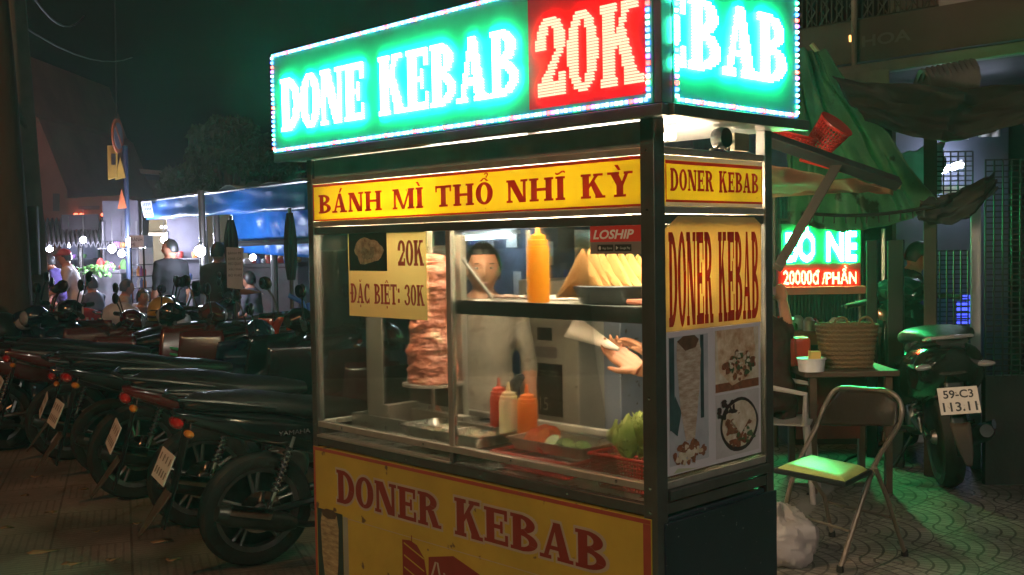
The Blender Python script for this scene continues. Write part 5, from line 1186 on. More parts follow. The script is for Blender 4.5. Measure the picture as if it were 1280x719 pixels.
def stall(px0, px1, py, Y, lab, rows=3, back=True):
    a, b_ = at(px0,py,Y), at(px1,py,Y); cx = (a.x+b_.x)/2; w = b_.x-a.x; z = a.z
    t = empty('market_stall', (cx,Y,-.126), 0, lab, 'market stall', 'lit market stalls across the road'); zz = z+.126
    mb = MB(); mb.bx(-w/2,0,zz-.06,w/2,.8,zz); mb.bx(-w/2,.02,.0,w/2,.05,zz-.061); mb.build('counter', stallm, t, bevel=.01)
    for k in range(int(w/.16)*rows):
        x = -w/2+.06+(w-.12)*rd.random(); y = .08+.6*rd.random(); r_ = rd.uniform(.05,.10); mb = MB()
        if rd.random() < .5: mb.ell((x,y,zz+r_*.5), (r_,r_,r_*.7), 10, 6)
        else: mb.lathe([(0,0),(r_*.6,0),(r_*.7,r_*1.3),(r_*.3,r_*2),(0,r_*2.1)], (x,y,zz+.001), 10)
        mb.build('goods', goods[rd.randrange(6)], t)
    for k in range(int(w/.14)):
        x = -w/2+.08+(w-.16)*rd.random(); r_ = rd.uniform(.04,.08); z_ = zz+.36; mb = MB()
        mb.lathe([(0,0),(r_*.8,0),(r_,r_*.8),(r_*.9,r_*1.6),(0,r_*1.7)], (x,.72,z_), 10); mb.build('goods', goods[rd.randrange(6)], t)
    mb = MB(); mb.bx(-w/2,.62,zz+.335,w/2,.85,zz+.359); mb.bx(-w/2,.84,zz,-w/2+.03,.88,zz+.8); mb.bx(w/2-.03,.84,zz,w/2,.88,zz+.8); mb.build('goods_shelf', stallm, t)
    if back:
        mb = MB(); mb.bx(-w/2,.9,0,w/2,.95,zz+1.15); mb.build('back_sheet', mat('stall_back', (.09,.08,.11), .7, 0, .6, 4), t)
stall(52,100,350,18.5,'market stall with bowls beside the concrete pole')
stall(104,150,338,17.2,'market stall heaped with greens and red goods under the bright lamp',4)
stall(188,240,352,17,'dim market stall behind the man in black',2)
stall(300,372,330,16,'market stall with pale boxes under the blue tarpaulin',4)
t = empty('greens_heap', at(118,345,16.9), 0, 'heap of bright green vegetables at the front of the stall', 'vegetables'); t['kind'] = 'stuff'
mb = MB()
for k in range(60): a = rd.random()*6; mb.ell((rd.uniform(-.35,.35), rd.uniform(-.1,.1), rd.uniform(0,.16)), (.05,.03,.012), 6, 4, (rd.random()*3,rd.random()*3,a))
mb.build('leaf_heap', goods[1], t)
# white drinks cabinet
a, b_ = at(163,325,15.5), at(182,372,15.5); t = empty('drinks_cabinet', ((a.x+b_.x)/2,15.5,-.126), 0, 'white glass fronted drinks cabinet under the brightest lamp', 'cabinet'); w = b_.x-a.x; zz = a.z+.2
mb = MB(); mb.bx(-w/2,0,0,w/2,.4,.9); mb.bx(-w/2,.36,.901,w/2,.4,zz+.1); mb.bx(-w/2,0,zz+.101,w/2,.4,zz+.28)
mb.build('cabinet_body', goods[2], t, bevel=.01)
mb = MB()
for k in range(4): mb.bx(-w/2,.0,.95+.17*k,w/2,.355,.962+.17*k)
for x in (-w/2, w/2-.02): mb.bx(x,-.005,.901,x+.02,.02,zz+.10)
mb.build('shelf', chrome, t)
for k in range(3):
    for i in range(3): mb = MB(); mb.lathe([(0,0),(.028,0),(.03,.08),(.012,.12),(.012,.14),(0,.14)], (-w/2+.06+i*(w-.12)/2,.15,.963+.17*k), 10); mb.build('bottle', goods[(k*2+i)%6], t)
mb = MB(); addsans(mb, 'BÁNH\nMÌ', -w*.4,zz+.12,w*.8,.14, FM(0), .004); mb.build('sign_lettering', blackp, t, False)
# red plastic chair stack
def pchair(name, x, y, rz, m, lab, z=0, grp=None, seat=.42, s=1.0, armless=False):
    t = empty(name, (x,y,z), rz, lab, 'chair', grp); s_ = seat
    mb = MB(); mb.grid(lambda u, v: ((u-.5)*.40, (v-.5)*.40, s_-.02*math.sin(PI*u)*math.sin(PI*v)), 8, 8); mb.build('seat', m, t, thick=.01)
    mb = MB(); mb.grid(lambda u, v: ((u-.5)*(.42-.06*v), .2+.10*v+.05*(1-(2*u-1)**2), s_+.42*v-(.05*(2*u-1)**2*v)), 14, 8)
    slots = {(i,j) for i in (3,5,8,10) for j in (2,3,4,5)}; ff = []; 
    for idx_, f in enumerate(mb.f):
        i, j = idx_//8, idx_%8
        if (i,j) not in slots: ff.append(f)
    mb.f = ff; mb.m = [0]*len(ff); mb.build('backrest', m, t, thick=.010)
    for sx in (-1,1):
        for sy in (-1,1): mb = MB(); mb.tube([(sx*.18,sy*.18,s_-.01),(sx*.22,sy*.22,0)], [.022,.016], 6); mb.build('leg', m, t)
        if not armless: mb = MB(); mb.tube([(sx*.2,-.17,s_),(sx*.23,-.18,s_+.19),(sx*.23,.0,s_+.22),(sx*.20,.24,s_+.24)], .016, 8, flat=.7); mb.build('armrest', m, t)
    return t
for k,(px,py,Y) in enumerate(((93,372,12.6),(112,378,12.3))):
    q = gr(px, 440); x = at(px,py,Y).x
    pchair('plastic_chair', x, Y, 2.8+.5*k, redp, ['red plastic chair left of its twin behind the motorbikes','red plastic chair nearest the white bags'][k], -.126, 'red plastic chairs at the market', .62)
# stop and warning signs on the blue pole
q = at(158,240,17); t = empty('traffic_sign_post', (q.x,17,-.126), 0, 'blue pole with a round no parking sign and yellow warning triangles', 'sign'); pb = V(t.location)
mb = MB(); mb.tube([(0,0,0),(0,0,at(158,182,17).z+.12)], .042, 12); mb.build('pole', mat('blue_pole', (.012,.02,.05), .5), t)
o_ = lambda px, py: at(px, py, 16.9)-pb
def disc(nm, px, py, rx, rz_, m, ring=None):
    c_ = o_(px,py); an = R(92); e = Matrix.Translation(c_)@Matrix.Rotation(an,4,'Z')@Matrix.Rotation(PI/2,4,'X')
    mb = MB(); mb.lathe([(0,-.01),(rz_,-.01),(rz_,.01),(0,.01)], n=32); mb.xf(e); return mb.build(nm, m, t, True), e
orange_face = mat('sign_red', (.38,.09,.03), .5); sgrey = mat('sign_blue_grey', (.14,.13,.16), .5); yel = mat('sign_yellow', (.34,.22,.04), .5)
d1, e = disc('no_parking_disc', 147,170,.16,.27,orange_face); mb = MB(); mb.lathe([(0,.012),(.21,.012),(.21,.016),(0,.016)], n=32); mb.xf(e); di = mb.build('disc_face', sgrey, d1)
mb = MB(); mb.box((0,0,.019), (.40,.05,.003), (0,0,R(-45))); mb.xf(e); mb.build('slash', orange_face, d1)
def plate_(nm, pts, m, dy=0): 
    P = [at(a, b, 16.85+dy)-pb for a, b in pts]; n = len(P); mb = MB(); mb.add(P+[p+V((0,.02,0)) for p in P], [tuple(range(n)), tuple(range(n,2*n))[::-1]]+[(j,(j+1)%n,n+(j+1)%n,n+j) for j in range(n)]); return mb.build(nm, m, t, False)
s1_ = plate_('supplementary_plate', [(134,182),(147,182),(146,222),(135,225)], yel); plate_('plate_symbol', [(139,192),(144,192),(144,206),(139,206)], blackp, -.03).parent = s1_
plate_('warning_triangle', [(150,196),(157,222),(144,225)], yel, .06); w1 = plate_('warning_triangle', [(152,236),(158,260),(147,261)], orange_face, 0)
mb = MB(); mb.ell(o_(139,211), .035, 8, 6); mb.build('reflector', emat('amber_lamp', (1,.5,.15), 8), t)
# concrete pole and wires, tree trunk
q = at(40,300,9.5); t = empty('concrete_pole', (q.x,9.5,0), 0, 'weathered square concrete utility pole with a grey box', 'utility pole')
top = at(14,-60,9.5)-V(t.location)
mb = MB(); mb.tube([(.0,0,0),(-.02,0,1.6),(top.x,0,top.z)], [.17,.15,.10], 4); mb.build('pole', conc, t, bevel=.015)
mb = MB(); mb.bx(-.09,-.18,1.35,.13,-.13,1.95); mb.build('meter_box', mat('grey_box', (.2,.21,.22), .5), t, bevel=.01)
mb = MB(); mb.tube([at(20,130,9.4)-V(t.location), at(26,150,9.35)-V(t.location), at(33,160,9.35)-V(t.location)], [.03,.035,.012], 8); mb.build('cable_clamp', conc, t)
q = at(16,350,9.0); t = empty('street_tree', (q.x,9.0,0), 0, 'thick brown tree trunk at the left edge beside the concrete pole', 'tree')
mb = MB(); mb.tube([(.02,0,0),(.0,0,.5),(-.02,0,1.1),(0,0,1.8),(-.04,.0,3),(-.12,0,4.6)], [.30,.23,.17,.135,.12,.10], 14); mb.build('trunk', barkm, t)
def wire(lab, pts, r=.008):
    P = [at(*p) for p in pts]; mb = MB(); out = []
    for a, b_ in zip(P, P[1:]): out += [a.lerp(b_, i/8) for i in range(8)]
    out.append(P[-1]); n = len(out)
    out = [p-V((0,0,.5*4*(i/(n-1))*(1-i/(n-1))*.4)) for i, p in enumerate(out)]
    b0 = out[0].copy(); mb.tube([p-b0 for p in out], r, 6); o = mb.build('power_line', blackp, None); o.location = b0; tag(o, lab, 'cable', 'overhead cables at the left')
wire('thin overhead cable sagging across the dark sky to the right', [(10,20,9.5),(165,72,18)]); wire('short bright overhead cable near the top left corner', [(40,-6,9.5),(105,20,14)], .01)
wire('cable dropping straight down above the round sign', [(143,-10,17),(146,150,17)], .012)
# trees behind
def tree(px, py, Y, rx, rz_, n, lab, seed):
    q = at(px, py, Y); t = empty('leafy_tree', (q.x,Y,-.126), 0, lab, 'tree', 'trees behind the blue tarpaulin'); cz = q.z+.126; rd = random.Random(seed)
    mb = MB(); mb.tube([(0,0,0),(.1,0,cz*.5),(0,0,cz)], [.22,.16,.08], 10)
    cl = []
    for k in range(16):
        a = rd.random()*2*PI; b = rd.uniform(-.7,1); c_ = V((rx*.75*math.cos(a)*math.sqrt(max(0,1-b*b*.6)), rx*.75*math.sin(a)*.8, cz+rz_*.72*b)); cl.append(c_); mb.tube([(0,0,cz*.6),(c_*.5+V((0,0,cz*.42))),c_], [.06,.035,.012], 6)
    mb.build('trunk', barkm, t); mb = MB()
    for k in range(n):
        c_ = cl[k%16]; d = V((rd.gauss(0,1),rd.gauss(0,1),rd.gauss(0,.8))); d = d.normalized()*rx*.36*rd.random()**.4; p = c_+d; s = rd.uniform(.07,.15); e = Euler((rd.random()*3,rd.random()*3,rd.random()*6)).to_matrix()
        mb.add([p+e@V(v) for v in ((-s,0,0),(0,-s*.45,.02),(s,0,0),(0,s*.45,.02))], [(0,1,2,3)])
    mb.build('crown', leafm, t, False, normals=False)
tree(285,188,24,.85,.75,5200,'taller dark green tree behind the blue tarpaulin',4)
tree(236,236,23,.6,.42,2600,'low bushy tree left of the taller one',5)
tree(338,205,26,.8,.8,3000,'dark tree next to the glowing LED sign',6)
# blue tarpaulin canopy
t = empty('blue_canopy', (at(260,250,15).x,15,0), 0, 'bright blue tarpaulin canopy with a white notice at its corner', 'canopy'); tb = V(t.location)
A, B = at(178,250,17), at(385,225,11.5); A2, B2 = at(183,275,17), at(385,262,11.5)
def wr(u, v, k=1.0): return k*.05*noise.noise(V((u*9,v*3,1)))+k*.02*noise.noise(V((u*40,v*6,2)))
mb = MB(); mb.grid(lambda u, v: (A.lerp(B,u)).lerp(A2.lerp(B2,u),v)-tb+V((0,wr(u,v,1.2),.006*math.sin(u*25)*v)), 60, 8); mb.build('valance', tarpb, t, thick=.004)
Ab, Bb = A+V((2.0,4.0,.5)), B+V((3.0,3.5,.35))
mb = MB(); mb.grid(lambda u, v: (A.lerp(B,u)).lerp(Ab.lerp(Bb,u),v)-tb+V((0,0,wr(u,v*2,2)-.12*math.sin(PI*v))), 40, 14); mb.build('roof_sheet', mat('grey_green_sheet', (.2,.24,.22), .5, 0, .3, 3), t, thick=.006)
C0, C1, C2, C3 = at(285,255,14), at(400,250,12.8), at(400,323,12.8), at(300,316,14)
mb = MB(); mb.grid(lambda u, v: (C0.lerp(C1,u)).lerp(C3.lerp(C2,u),v)-tb+V((0,wr(u,v,1.2),0)), 40, 20); mb.build('hanging_sheet', tarpb, t, thick=.004)
for px in (252,270,341):
    p1 = at(px,262,14.2)-tb; mb = MB(); mb.tube([(p1.x,p1.y,-.12),(p1.x,p1.y,p1.z+.25)], .045, 8); mb.build('canopy_post', dsteel, t)
mb = MB(); a = at(280,306,13.9)-tb; b_ = at(400,300,12.6)-tb; mb.tube([a,b_], .04, 6); mb.tube([at(178,252,17)-tb, at(385,226,11.5)-tb], .018, 6); mb.build('canopy_rail', blackp, t)
m_ = MB(); Pn = [A.lerp(A2,.12), A.lerp(A2,.12)+(B-A)*.10, A.lerp(A2,.9)+(B-A)*.095, A.lerp(A2,.9)+(B-A)*.012]; Pn[0] = A.lerp(A2,.12)+(B-A)*.012; m_.add([p-tb+V((-.02,-.09,0)) for p in Pn], [(0,1,2,3)]); nt_ = m_.build('notice', whitev, t, False)
m_ = MB(); 
for i in range(3):
    for j in range(5): u0, v0 = .1+.17*j, .1+.3*i; m_.add([(Pn[0].lerp(Pn[1],uu).lerp(Pn[3].lerp(Pn[2],uu),vv))-tb+V((-.02,-.097,0)) for uu, vv in ((u0,v0),(u0+.12,v0),(u0+.12,v0+.2),(u0,v0+.2))], [(0,1,2,3)])
m_.build('notice_marks', goods[3], nt_, False)
# shop with the lettering under the canopy
t = empty('ochre_shop', (at(235,285,18.5).x,18.5,-.126), 0, 'dark ochre shop front with pale letters ending in MAN', 'shop'); tb = V(t.location)
P = [at(186,264,18.5),at(310,262,18.5),at(310,350,18.5),at(186,350,18.5)]; mb = MB(); mb.add([p-tb for p in P]+[p-tb+V((0,.5,0)) for p in P], [(0,1,2,3),(7,6,5,4),(0,4,5,1),(1,5,6,2),(2,6,7,3),(3,7,4,0)]); mb.build('wall', mat('ochre_board', (.16,.12,.05), .6, 0, .3, 2), t, False)
a = at(208,283,18.4)-tb; mb = MB(); addsans(mb, 'MAN', a.x,a.z,.58,.22, lambda x, y, o: (x, a.y-o, y), .01, bold=.03); mb.build('lettering', mat('gold_letter', (.42,.32,.16), .5), t, False)
mb = MB()
for px, py in ((210,276),(224,277),(238,276),(202,284),(207,284),(214,284),(268,293)): mb.ell(at(px,py,18.2)-tb, .022, 8, 6)
mb.build('string_light', emat('string_light', (.95,.95,1), 14), t)
a, b_ = at(186,293,18.2)-tb, at(255,293,18.2)-tb; mb = MB(); mb.tube([a,b_], .03, 6); mb.build('light_batten', emat('soffit_light', (1,.85,.7), 1.2), t)
# price placard on a stand
t = empty('price_placard', (at(293,330,12).x,12,-.126), 0, 'tall white handwritten price placard in front of the blue sheet', 'sign'); tb = V(t.location)
P = [at(283,309,12),at(304,310,12),at(303,362,12),at(284,360,12)]; mb = MB(); mb.add([p-tb for p in P]+[p-tb+V((0,.015,0)) for p in P], [(0,1,2,3),(7,6,5,4),(0,4,5,1),(1,5,6,2),(2,6,7,3),(3,7,4,0)]); mb.build('board', mat('white_board', (.42,.42,.44), .5), t, False)
a = P[3]-tb; 
mb = MB()
for k, tx in enumerate(('BÁNH MÌ','CHẢ CÁ','HEO QUAY','XÍU MẠI','BÒ KHO')): addsans(mb, tx, a.x+.02, a.z+.375-.062*k, .15, .036, lambda x, y, o: (x, a.y-o, y), .006)
mb.build('lettering', blackp, t, False)
mb = MB(); mb.tube([(.0,.02,0),(.0,.02,P[3].z)], .02, 8); mb.build('stand', dsteel, t)
# folded parasols
def fold(px, y0, y1, Y, lab, wd):
    a, b_ = at(px,y0,Y), at(px,y1,Y); t = empty('folded_parasol', (a.x,Y,-.126), 0, lab, 'parasol', 'folded parasols'); z1, z0 = a.z+.126, b_.z+.126
    mb = MB(); mb.grid(lambda u, v: ((.015+wd*math.sin(PI*min(1,v*.75+.1)))*(1+.22*math.cos(u*2*PI*8))*math.cos(u*2*PI), (.015+wd*math.sin(PI*min(1,v*.75+.1)))*(1+.22*math.cos(u*2*PI*8))*math.sin(u*2*PI), z1-(z1-z0)*v), 48, 14); mb.build('folded_cloth', mat('dark_green_canvas', (.022,.028,.028), .8), t)
    mb = MB(); mb.tube([(0,0,0),(0,0,z1+.05)], .02, 8); mb.build('pole', dsteel, t)
fold(288,275,335,12.4,'folded dark parasol behind the white placard',.055); fold(362,266,350,11,'folded dark parasol close to the stall post',.042)
# blue framed cart bits beside the stall post, reflecting lamp
t = empty('blue_stool', (at(375,390,8.8).x,8.8,0), 0, 'blue plastic stool turned over on a motorbike beside the stall post', 'stool')
mb = MB(); z = at(375,372,8.8).z; bp_ = mat('blue_plastic', (.04,.16,.6), .35, 0, .15, 5, trans=.2)
mb.tube([(-.09,0,z+.02),(.02,0,z-.04),(.05,0,z-.14),(.03,0,z-.30)], [.02,.022,.022,.018], 8); mb.tube([(.05,0.1,z-.05),(.08,.1,z-.30)], .018, 8); mb.bx(-.09,-.04,z-.335,.12,.2,z-.302); mb.build('stool_frame', bp_, t, bevel=.006)
t = empty('orange_helmet_stand', (at(330,410,8.2).x,8.2,0), 0, 'two glossy orange red child seats on the motorbike behind the stall', 'child seat'); z = at(330,405,8.2).z
for k, dx in enumerate((-.02,.12)): mb = MB(); mb.tube([(dx-.04,0,z-.11),(dx-.03,0,z-.02),(dx+.02,0,z+.05),(dx+.07,0,z+.03),(dx+.07,0,z-.05)], [.03,.035,.032,.03,.02], 10); mb.build('seat_shell', mat('orange_red_gloss', (.55,.05,.02), .2, 0, .15, 5, coat=.6) if k == 0 else bpy.data.materials['orange_red_gloss'], t)
bag = MB(); bag.ell((0,0,0), (.16,.12,.10), 20, 12); 
for p in bag.v: p += p.normalized()*.03*noise.noise(p*14)
o = bag.build('white_bag', whitev, None); o.location = at(150,392,9.8); tag(o, 'crumpled white bag between the motorbikes', 'bag')
# ================================================================== right side: shop house, tarpaulin, eatery
facade = mat('dark_red_grey_wall', (.10,.075,.07), .85, 0, .35, 1.5, bump=.1); darkm = mat('dark_void', (.02,.02,.024), .8); greyw = mat('grey_wall', (.26,.25,.25), .8, 0, .3, 2)
gtarp = mat('green_tarpaulin', (.10,.26,.16), .5, 0, .55, 3.5, bump=.6, bscale=11, trans=.6, spot=((.03,.05,.03), 5, .60))
H = empty('shop_house', CO, -YAW, 'dark two storey shop house with a railed balcony at the right', 'building')
YF = 5.55
mb = MB(); mb.bx(-1.5,YF,2.95,9,YF+.12,3.28); mb.build('balcony_wall', facade, H)
mb = MB(); mb.bx(-1.5,YF+.121,2.92,9,YF+2.4,3.0); mb.build('balcony_floor', darkm, H)
mb = MB(); mb.bx(-1.5,YF+2.4,2.7,9,YF+2.5,6.5); mb.build('upper_wall', greyw, H)
mb = MB()
for i in range(34):
    x = -1.45+.045*i; mb.tube([(x,YF+.06,3.27),(x,YF+.06,3.9)], .007, 5)
for i in range(12):
    x = -1.42+.125*i; mb.tube([(x,YF+.05,3.30),(x+.08,YF+.05,3.42),(x,YF+.05,3.54)], .007, 5); mb.tube([(x+.08,YF+.07,3.30),(x,YF+.07,3.42),(x+.08,YF+.07,3.54)], .007, 5)
mb.tube([(-1.5,YF+.06,3.295),(.07,YF+.06,3.295)], .012, 6); mb.build('railing', dsteel, H)
mb = MB(); mb.bx(.09,YF+.01,3.281,9,YF+.11,3.9); mb.build('balcony_panel', mat('pale_panel', (.3,.3,.32), .7), H)
mb = MB(); mb.tube([(-.56,YF-.06,2.55),(-.56,YF-.06,6)], .022, 8); mb.build('drain_pipe', conc, H)
mb = MB(); addsans(mb, 'HOA', -.52,3.06,.40,.09, FM(YF), .006, bold=.02); mb.build('faded_lettering', mat('faded_letter', (.14,.12,.12), .8), H, False)
mb = MB(); mb.bx(-.625,YF-.02,3.12,-.613,YF-.001,3.17); mb.build('doorplate_light', emat('amber_plate', (1,.45,.1), 1.6), H)
# ground floor: beams, back wall, pillars
mb = MB(); mb.bx(-1.5,YF+2.6,0,9,YF+2.7,2.9); mb.build('ground_floor_wall', darkwall, H)
mb = MB(); mb.bx(-1.2,YF-.3,2.80,6,YF-.2,2.88); mb.bx(-.75,YF-.5,2.62,-.05,YF-.49,2.79); mb.build('signboard_frame', mat('board_grey', (.17,.165,.17), .7), H, bevel=.005)
mb = MB(); mb.tube([(-1.3,YF-.35,2.92),(-.6,YF-.5,2.72),(-.3,YF-.6,2.58)], .025, 6); mb.tube([(-1.1,YF-.45,2.78),(-.5,YF-.45,2.80)], .014, 6); mb.build('awning_arm', dsteel, H)
tb_ = MB(); a, b_ = at(1014,55,7.6), at(1043,91,7.6); 
o = MB().tube([a-CO, b_-CO], .018, 8); e = Matrix.Rotation(YAW,4,'Z'); o.xf(e); o.build('bright_bar', mat('yellow_bar', (.5,.5,.3), .4), H)
# loose awning rolls and cloth over the entrance
q = MB(); A, B = at(1150,112,6.6), at(1215,100,6.3)
q.grid(lambda u, v: A.lerp(B,u)+V((0,.12*math.sin(2*PI*v),.12*math.cos(2*PI*v)+.01*math.sin(u*60))), 50, 12); o = q.build('rolled_awning', mat('grey_roll', (.07,.07,.08), .6, 0, .4, 5), None); tag(o, 'rolled grey ribbed awning under the dark balcony', 'awning')
def sheet(name, pts, m, lab, cat, folds=.05, nf=6, n=40, sag=0, seed=1, thick=.005, kind=None):
    P = [at(*p) for p in pts]; b = P[0].copy()
    mb = MB(); mb.grid(lambda u, v: (P[0].lerp(P[1],u)).lerp(P[3].lerp(P[2],u),v)-b+V((0,folds*3.2*abs(noise.noise(V((u*nf*.55+.8*v,v*.9,seed))))+folds*.9*math.sin(u*PI*nf*.7+4*noise.noise(V((v*2,u*2,seed))))+folds*2.0*noise.noise(V((u*3,v*3,seed))),-sag*math.sin(PI*u)*(.3+.7*v)+.02*noise.noise(V((u*9,v*9,seed))))), n, n)
    o = mb.build(name, m, None, thick=thick); o.location = b; return tag(o, lab, cat)
sheet('green_tarpaulin', [(985,52,6.9),(1030,62,6.9),(1175,258,6.2),(985,277,6.9)], gtarp, 'large green tarpaulin draped down from the balcony to the post', 'tarpaulin', .035, 11, 90, sag=.10, seed=3)
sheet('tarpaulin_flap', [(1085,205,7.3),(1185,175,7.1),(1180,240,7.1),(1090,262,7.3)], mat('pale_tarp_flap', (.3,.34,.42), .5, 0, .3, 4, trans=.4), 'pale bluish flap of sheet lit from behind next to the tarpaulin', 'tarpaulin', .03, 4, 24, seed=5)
sheet('dark_cloth', [(1040,95,6.6),(1290,105,5.8),(1290,148,5.8),(1085,150,6.5)], mat('dark_awning_cloth', (.010,.011,.010), .8, 0, .3, 3), 'dark sagging awning cloth over the entrance', 'awning', .05, 5, 40, sag=.12, seed=8)
sheet('rope_edge_cloth', [(1150,250,6.2),(1245,215,6.1),(1250,235,6.1),(1150,275,6.2)], mat('dark_rag', (.014,.015,.014), .8), 'dark rag knotted along the lattice', 'cloth', .02, 4, 20, sag=.10, seed=9)
# tarp rope with fringe
P0, P1, P2 = at(1003,266,6.7), at(1085,276,6.45), at(1170,257,6.1); mb = MB(); pts = []
for i in range(25): u = i/24; pts.append((P0*(1-u)**2+P1*2*u*(1-u)+P2*u*u)-P0)
mb.tube(pts, .012, 6); 
for i in range(2,24,2): mb.tube([pts[i], pts[i]+V((.006*math.sin(i),0,-.05))], .004, 4)
o = mb.build('tarpaulin_rope', blackp, None); o.location = P0; tag(o, 'dark rope threaded along the lower edge of the green tarpaulin', 'rope')
# small wooden awning with red edge, its beam and strut, red basket
t = empty('wooden_awning', at(1040,215,5.3), 0, 'small awning with orange cloth, dark beam and slanting wooden strut', 'awning'); tb = V(t.location); o_ = lambda *p: at(*p)-tb
mb = MB(); mb.tube([o_(955,172,4.9), o_(1122,230,5.15)], .038, 4); mb.build('beam', mat('dark_beam', (.022,.022,.022), .6, 0, .4, 6), t, bevel=.004)
mb = MB(); mb.tube([o_(1050,200,5.05), o_(972,335,4.75)], .032, 4); mb.build('strut', mat('dark_wood', (.04,.03,.02), .7, 0, .45, 5, bump=.3, bscale=30), t, bevel=.004)
Pq = [o_(960,205,5.0), o_(1115,236,5.2), o_(1118,232,6.4), o_(955,242,6.4)]
mb = MB(); mb.grid(lambda u, v: Pq[0].lerp(Pq[1],u).lerp(Pq[3].lerp(Pq[2],u),v)+V((0,0,.03*noise.noise(V((u*5,v*5,2)))-.03*math.sin(PI*v))), 30, 20); mb.build('awning_cloth', mat('brown_orange_cloth', (.34,.18,.10), .7, 0, .4, 4, trans=.25), t, thick=.004)
mb = MB(); mb.tube([o_(1000,200,5.12), o_(1092,225,5.2)], .008, 5); mb.build('red_edge', redv, t)
mb = MB(); mb.tube([o_(955,243,6.3), o_(1125,232,6.3)], .022, 4); mb.build('back_batten', mat('pale_batten', (.4,.28,.14), .6), t)
def obasket(px, py, Y, r, h, lab, m, rot=(0,0,0)):
    q = at(px, py, Y); t = empty('plastic_basket', q, 0, lab, 'basket', 'red plastic baskets'); t.rotation_euler = rot
    mb = MB(); n = 30
    for i in range(n): a = 2*PI*i/n; mb.tube([(r*.8*math.cos(a),r*.8*math.sin(a),0),(r*math.cos(a),r*math.sin(a),h)], .004, 4)
    for j in range(7): q_ = r*(.8+.2*j/6); mb.tube([(q_*math.cos(2*PI*i/24),q_*math.sin(2*PI*i/24),h*j/6) for i in range(24)], .004, 4, True)
    mb.build('mesh_side', m, t); mb = MB(); mb.lathe([(r,h),(r*1.1,h+.006),(r*1.1,h+.014),(r,h+.012)], n=30); mb.build('rim', m, t)
obasket(1024,182,5.5,.085,.13,'upturned red basket on the awning, right one', redp, (.5,.6,0)); obasket(988,186,5.45,.11,.06,'flat red basket on the awning, left one', redp, (.1,.25,0))
# corrugated shop cart with the BO NE signs
t = empty('eatery_cart', (at(1025,330,8.2).x,8.2,0), 0, 'eatery counter clad in blue corrugated tin under the BÒ NÉ sign', 'food counter'); tb = V(t.location); o_ = lambda *p: at(*p)-tb
a, b_ = o_(948,245,8.6), o_(1072,460,8.6)
mb = MB(); mb.grid(lambda u, v: (a.x+(b_.x-a.x)*u, .4+.012*math.sin(u*180), a.z+(b_.z-a.z)*v), 240, 1); mb.build('tin_wall', mat('blue_tin', (.06,.11,.14), .45, .3, .3, 4), t, thick=.004)
mb = MB(); mb.bx(a.x,.38,a.z-.0,b_.x,.42,a.z+.07); mb.build('green_rail', mat('green_rail', (.08,.28,.12), .6), t)
w0, w1 = o_(978,276,8.5), o_(998,308,8.5); mb = MB(); mb.bx(w0.x-.02,.36,w1.z-.02,w1.x+.02,.38,w0.z+.02); fo = mb.build('hatch', dsteel, t); mb = MB(); mb.bx(w0.x,.355,w1.z,w1.x,.359,w0.z); mb.build('hatch_pane', darkm, fo)
c0, c1 = o_(972,412,8.2), o_(1068,430,8.2); mb = MB(); mb.bx(c0.x,-.25,c0.z-.10,c1.x,.3,c0.z); mb.build('counter_top', mat('red_brown_counter', (.2,.07,.04), .5), t, bevel=.006)
mb = MB(); mb.bx(c0.x+.03,-.2,0,c1.x-.03,.28,c0.z-.101); mb.build('counter_base', darkm, t)
for px in (968,1076): p = o_(px,370,8.0); mb = MB(); mb.tube([(p.x,-.2,0),(p.x,-.2,2.0)], .022, 6); mb.build('counter_post', dsteel, t)
mb = MB(); a = o_(975,398,8.1); mb.tube([a, o_(992,398,8.1)], .009, 6); mb.build('green_tube', emat('green_tube', (.15,1,.25), 1.2), t)
rd = random.Random(5)
for k in range(14):
    px = 978+6.5*k; p = o_(px,412,8.05); r_ = rd.uniform(.02,.045); mb = MB(); mb.lathe([(0,0),(r_,0),(r_,r_*1.8),(r_*.5,r_*2.4),(0,r_*2.5)], (p.x, rd.uniform(-.2,.1), c0.z+.001), 12); mb.build('jar', [chrome, redp, orm, goods[1], goods[2], steel][k%6], t)
# BO NE sign
t = empty('eatery_sign', (at(1025,320,7.9).x,7.85,0), 0, 'glowing green BÒ NÉ sign over a red price sign', 'sign'); tb = V(t.location); o_ = lambda *p: at(*p)-tb
def sboard(nm, x0, y0, x1, y1, m):
    a, b_ = o_(x0,y0,7.85), o_(x1,y1,7.85); mb = MB(); mb.bx(a.x,0,b_.z,b_.x,.05,a.z); return mb.build(nm, m, t, bevel=.002), a, b_
s1, a, b_ = sboard('upper_board', 976,280,1076,329, mat('green_halo_board', (.02,.20,.09), .5, 0, .2, 8))  # green halo of the letters put into the board colour
def ledtext(par, txt, x0, x1, z0, z1, m, boldr=.03, pit=.0105, r=.0044, h=.010):
    vs, fs = sans(txt, x0, z0, x1-x0, z1-z0, bold=boldr); polys = [[(vs[i][0],vs[i][1]) for i in f] for f in fs]; pts = []
    tri = []
    for p in polys:
        for i in range(1, len(p)-1): tri.append([p[0],p[i],p[i+1]])
    for xx in range(int((x1-x0)/pit)):
        for yy in range(int((z1-z0)/pit)+1):
            X_, Y_ = x0+(xx+.5)*pit, z0+(yy+.5)*pit
            if any(min(q[0] for q in p) <= X_ <= max(q[0] for q in p) and inpoly(X_, Y_, p) for p in tri): pts.append((X_,Y_))
    return dots('led_letters', pts, FM(0), r, h, m, par)
gf = emat('led_green_far', (.04,1,.28), 110); sx_ = b_.x-a.x
ledtext(s1, 'BÒ', a.x+.035, a.x+sx_*.43, b_.z+.015, a.z-.005, gf, .03, .0078, .0034); ledtext(s1, 'NÉ', a.x+sx_*.57, b_.x-.03, b_.z+.015, a.z-.005, gf, .03, .0078, .0034)
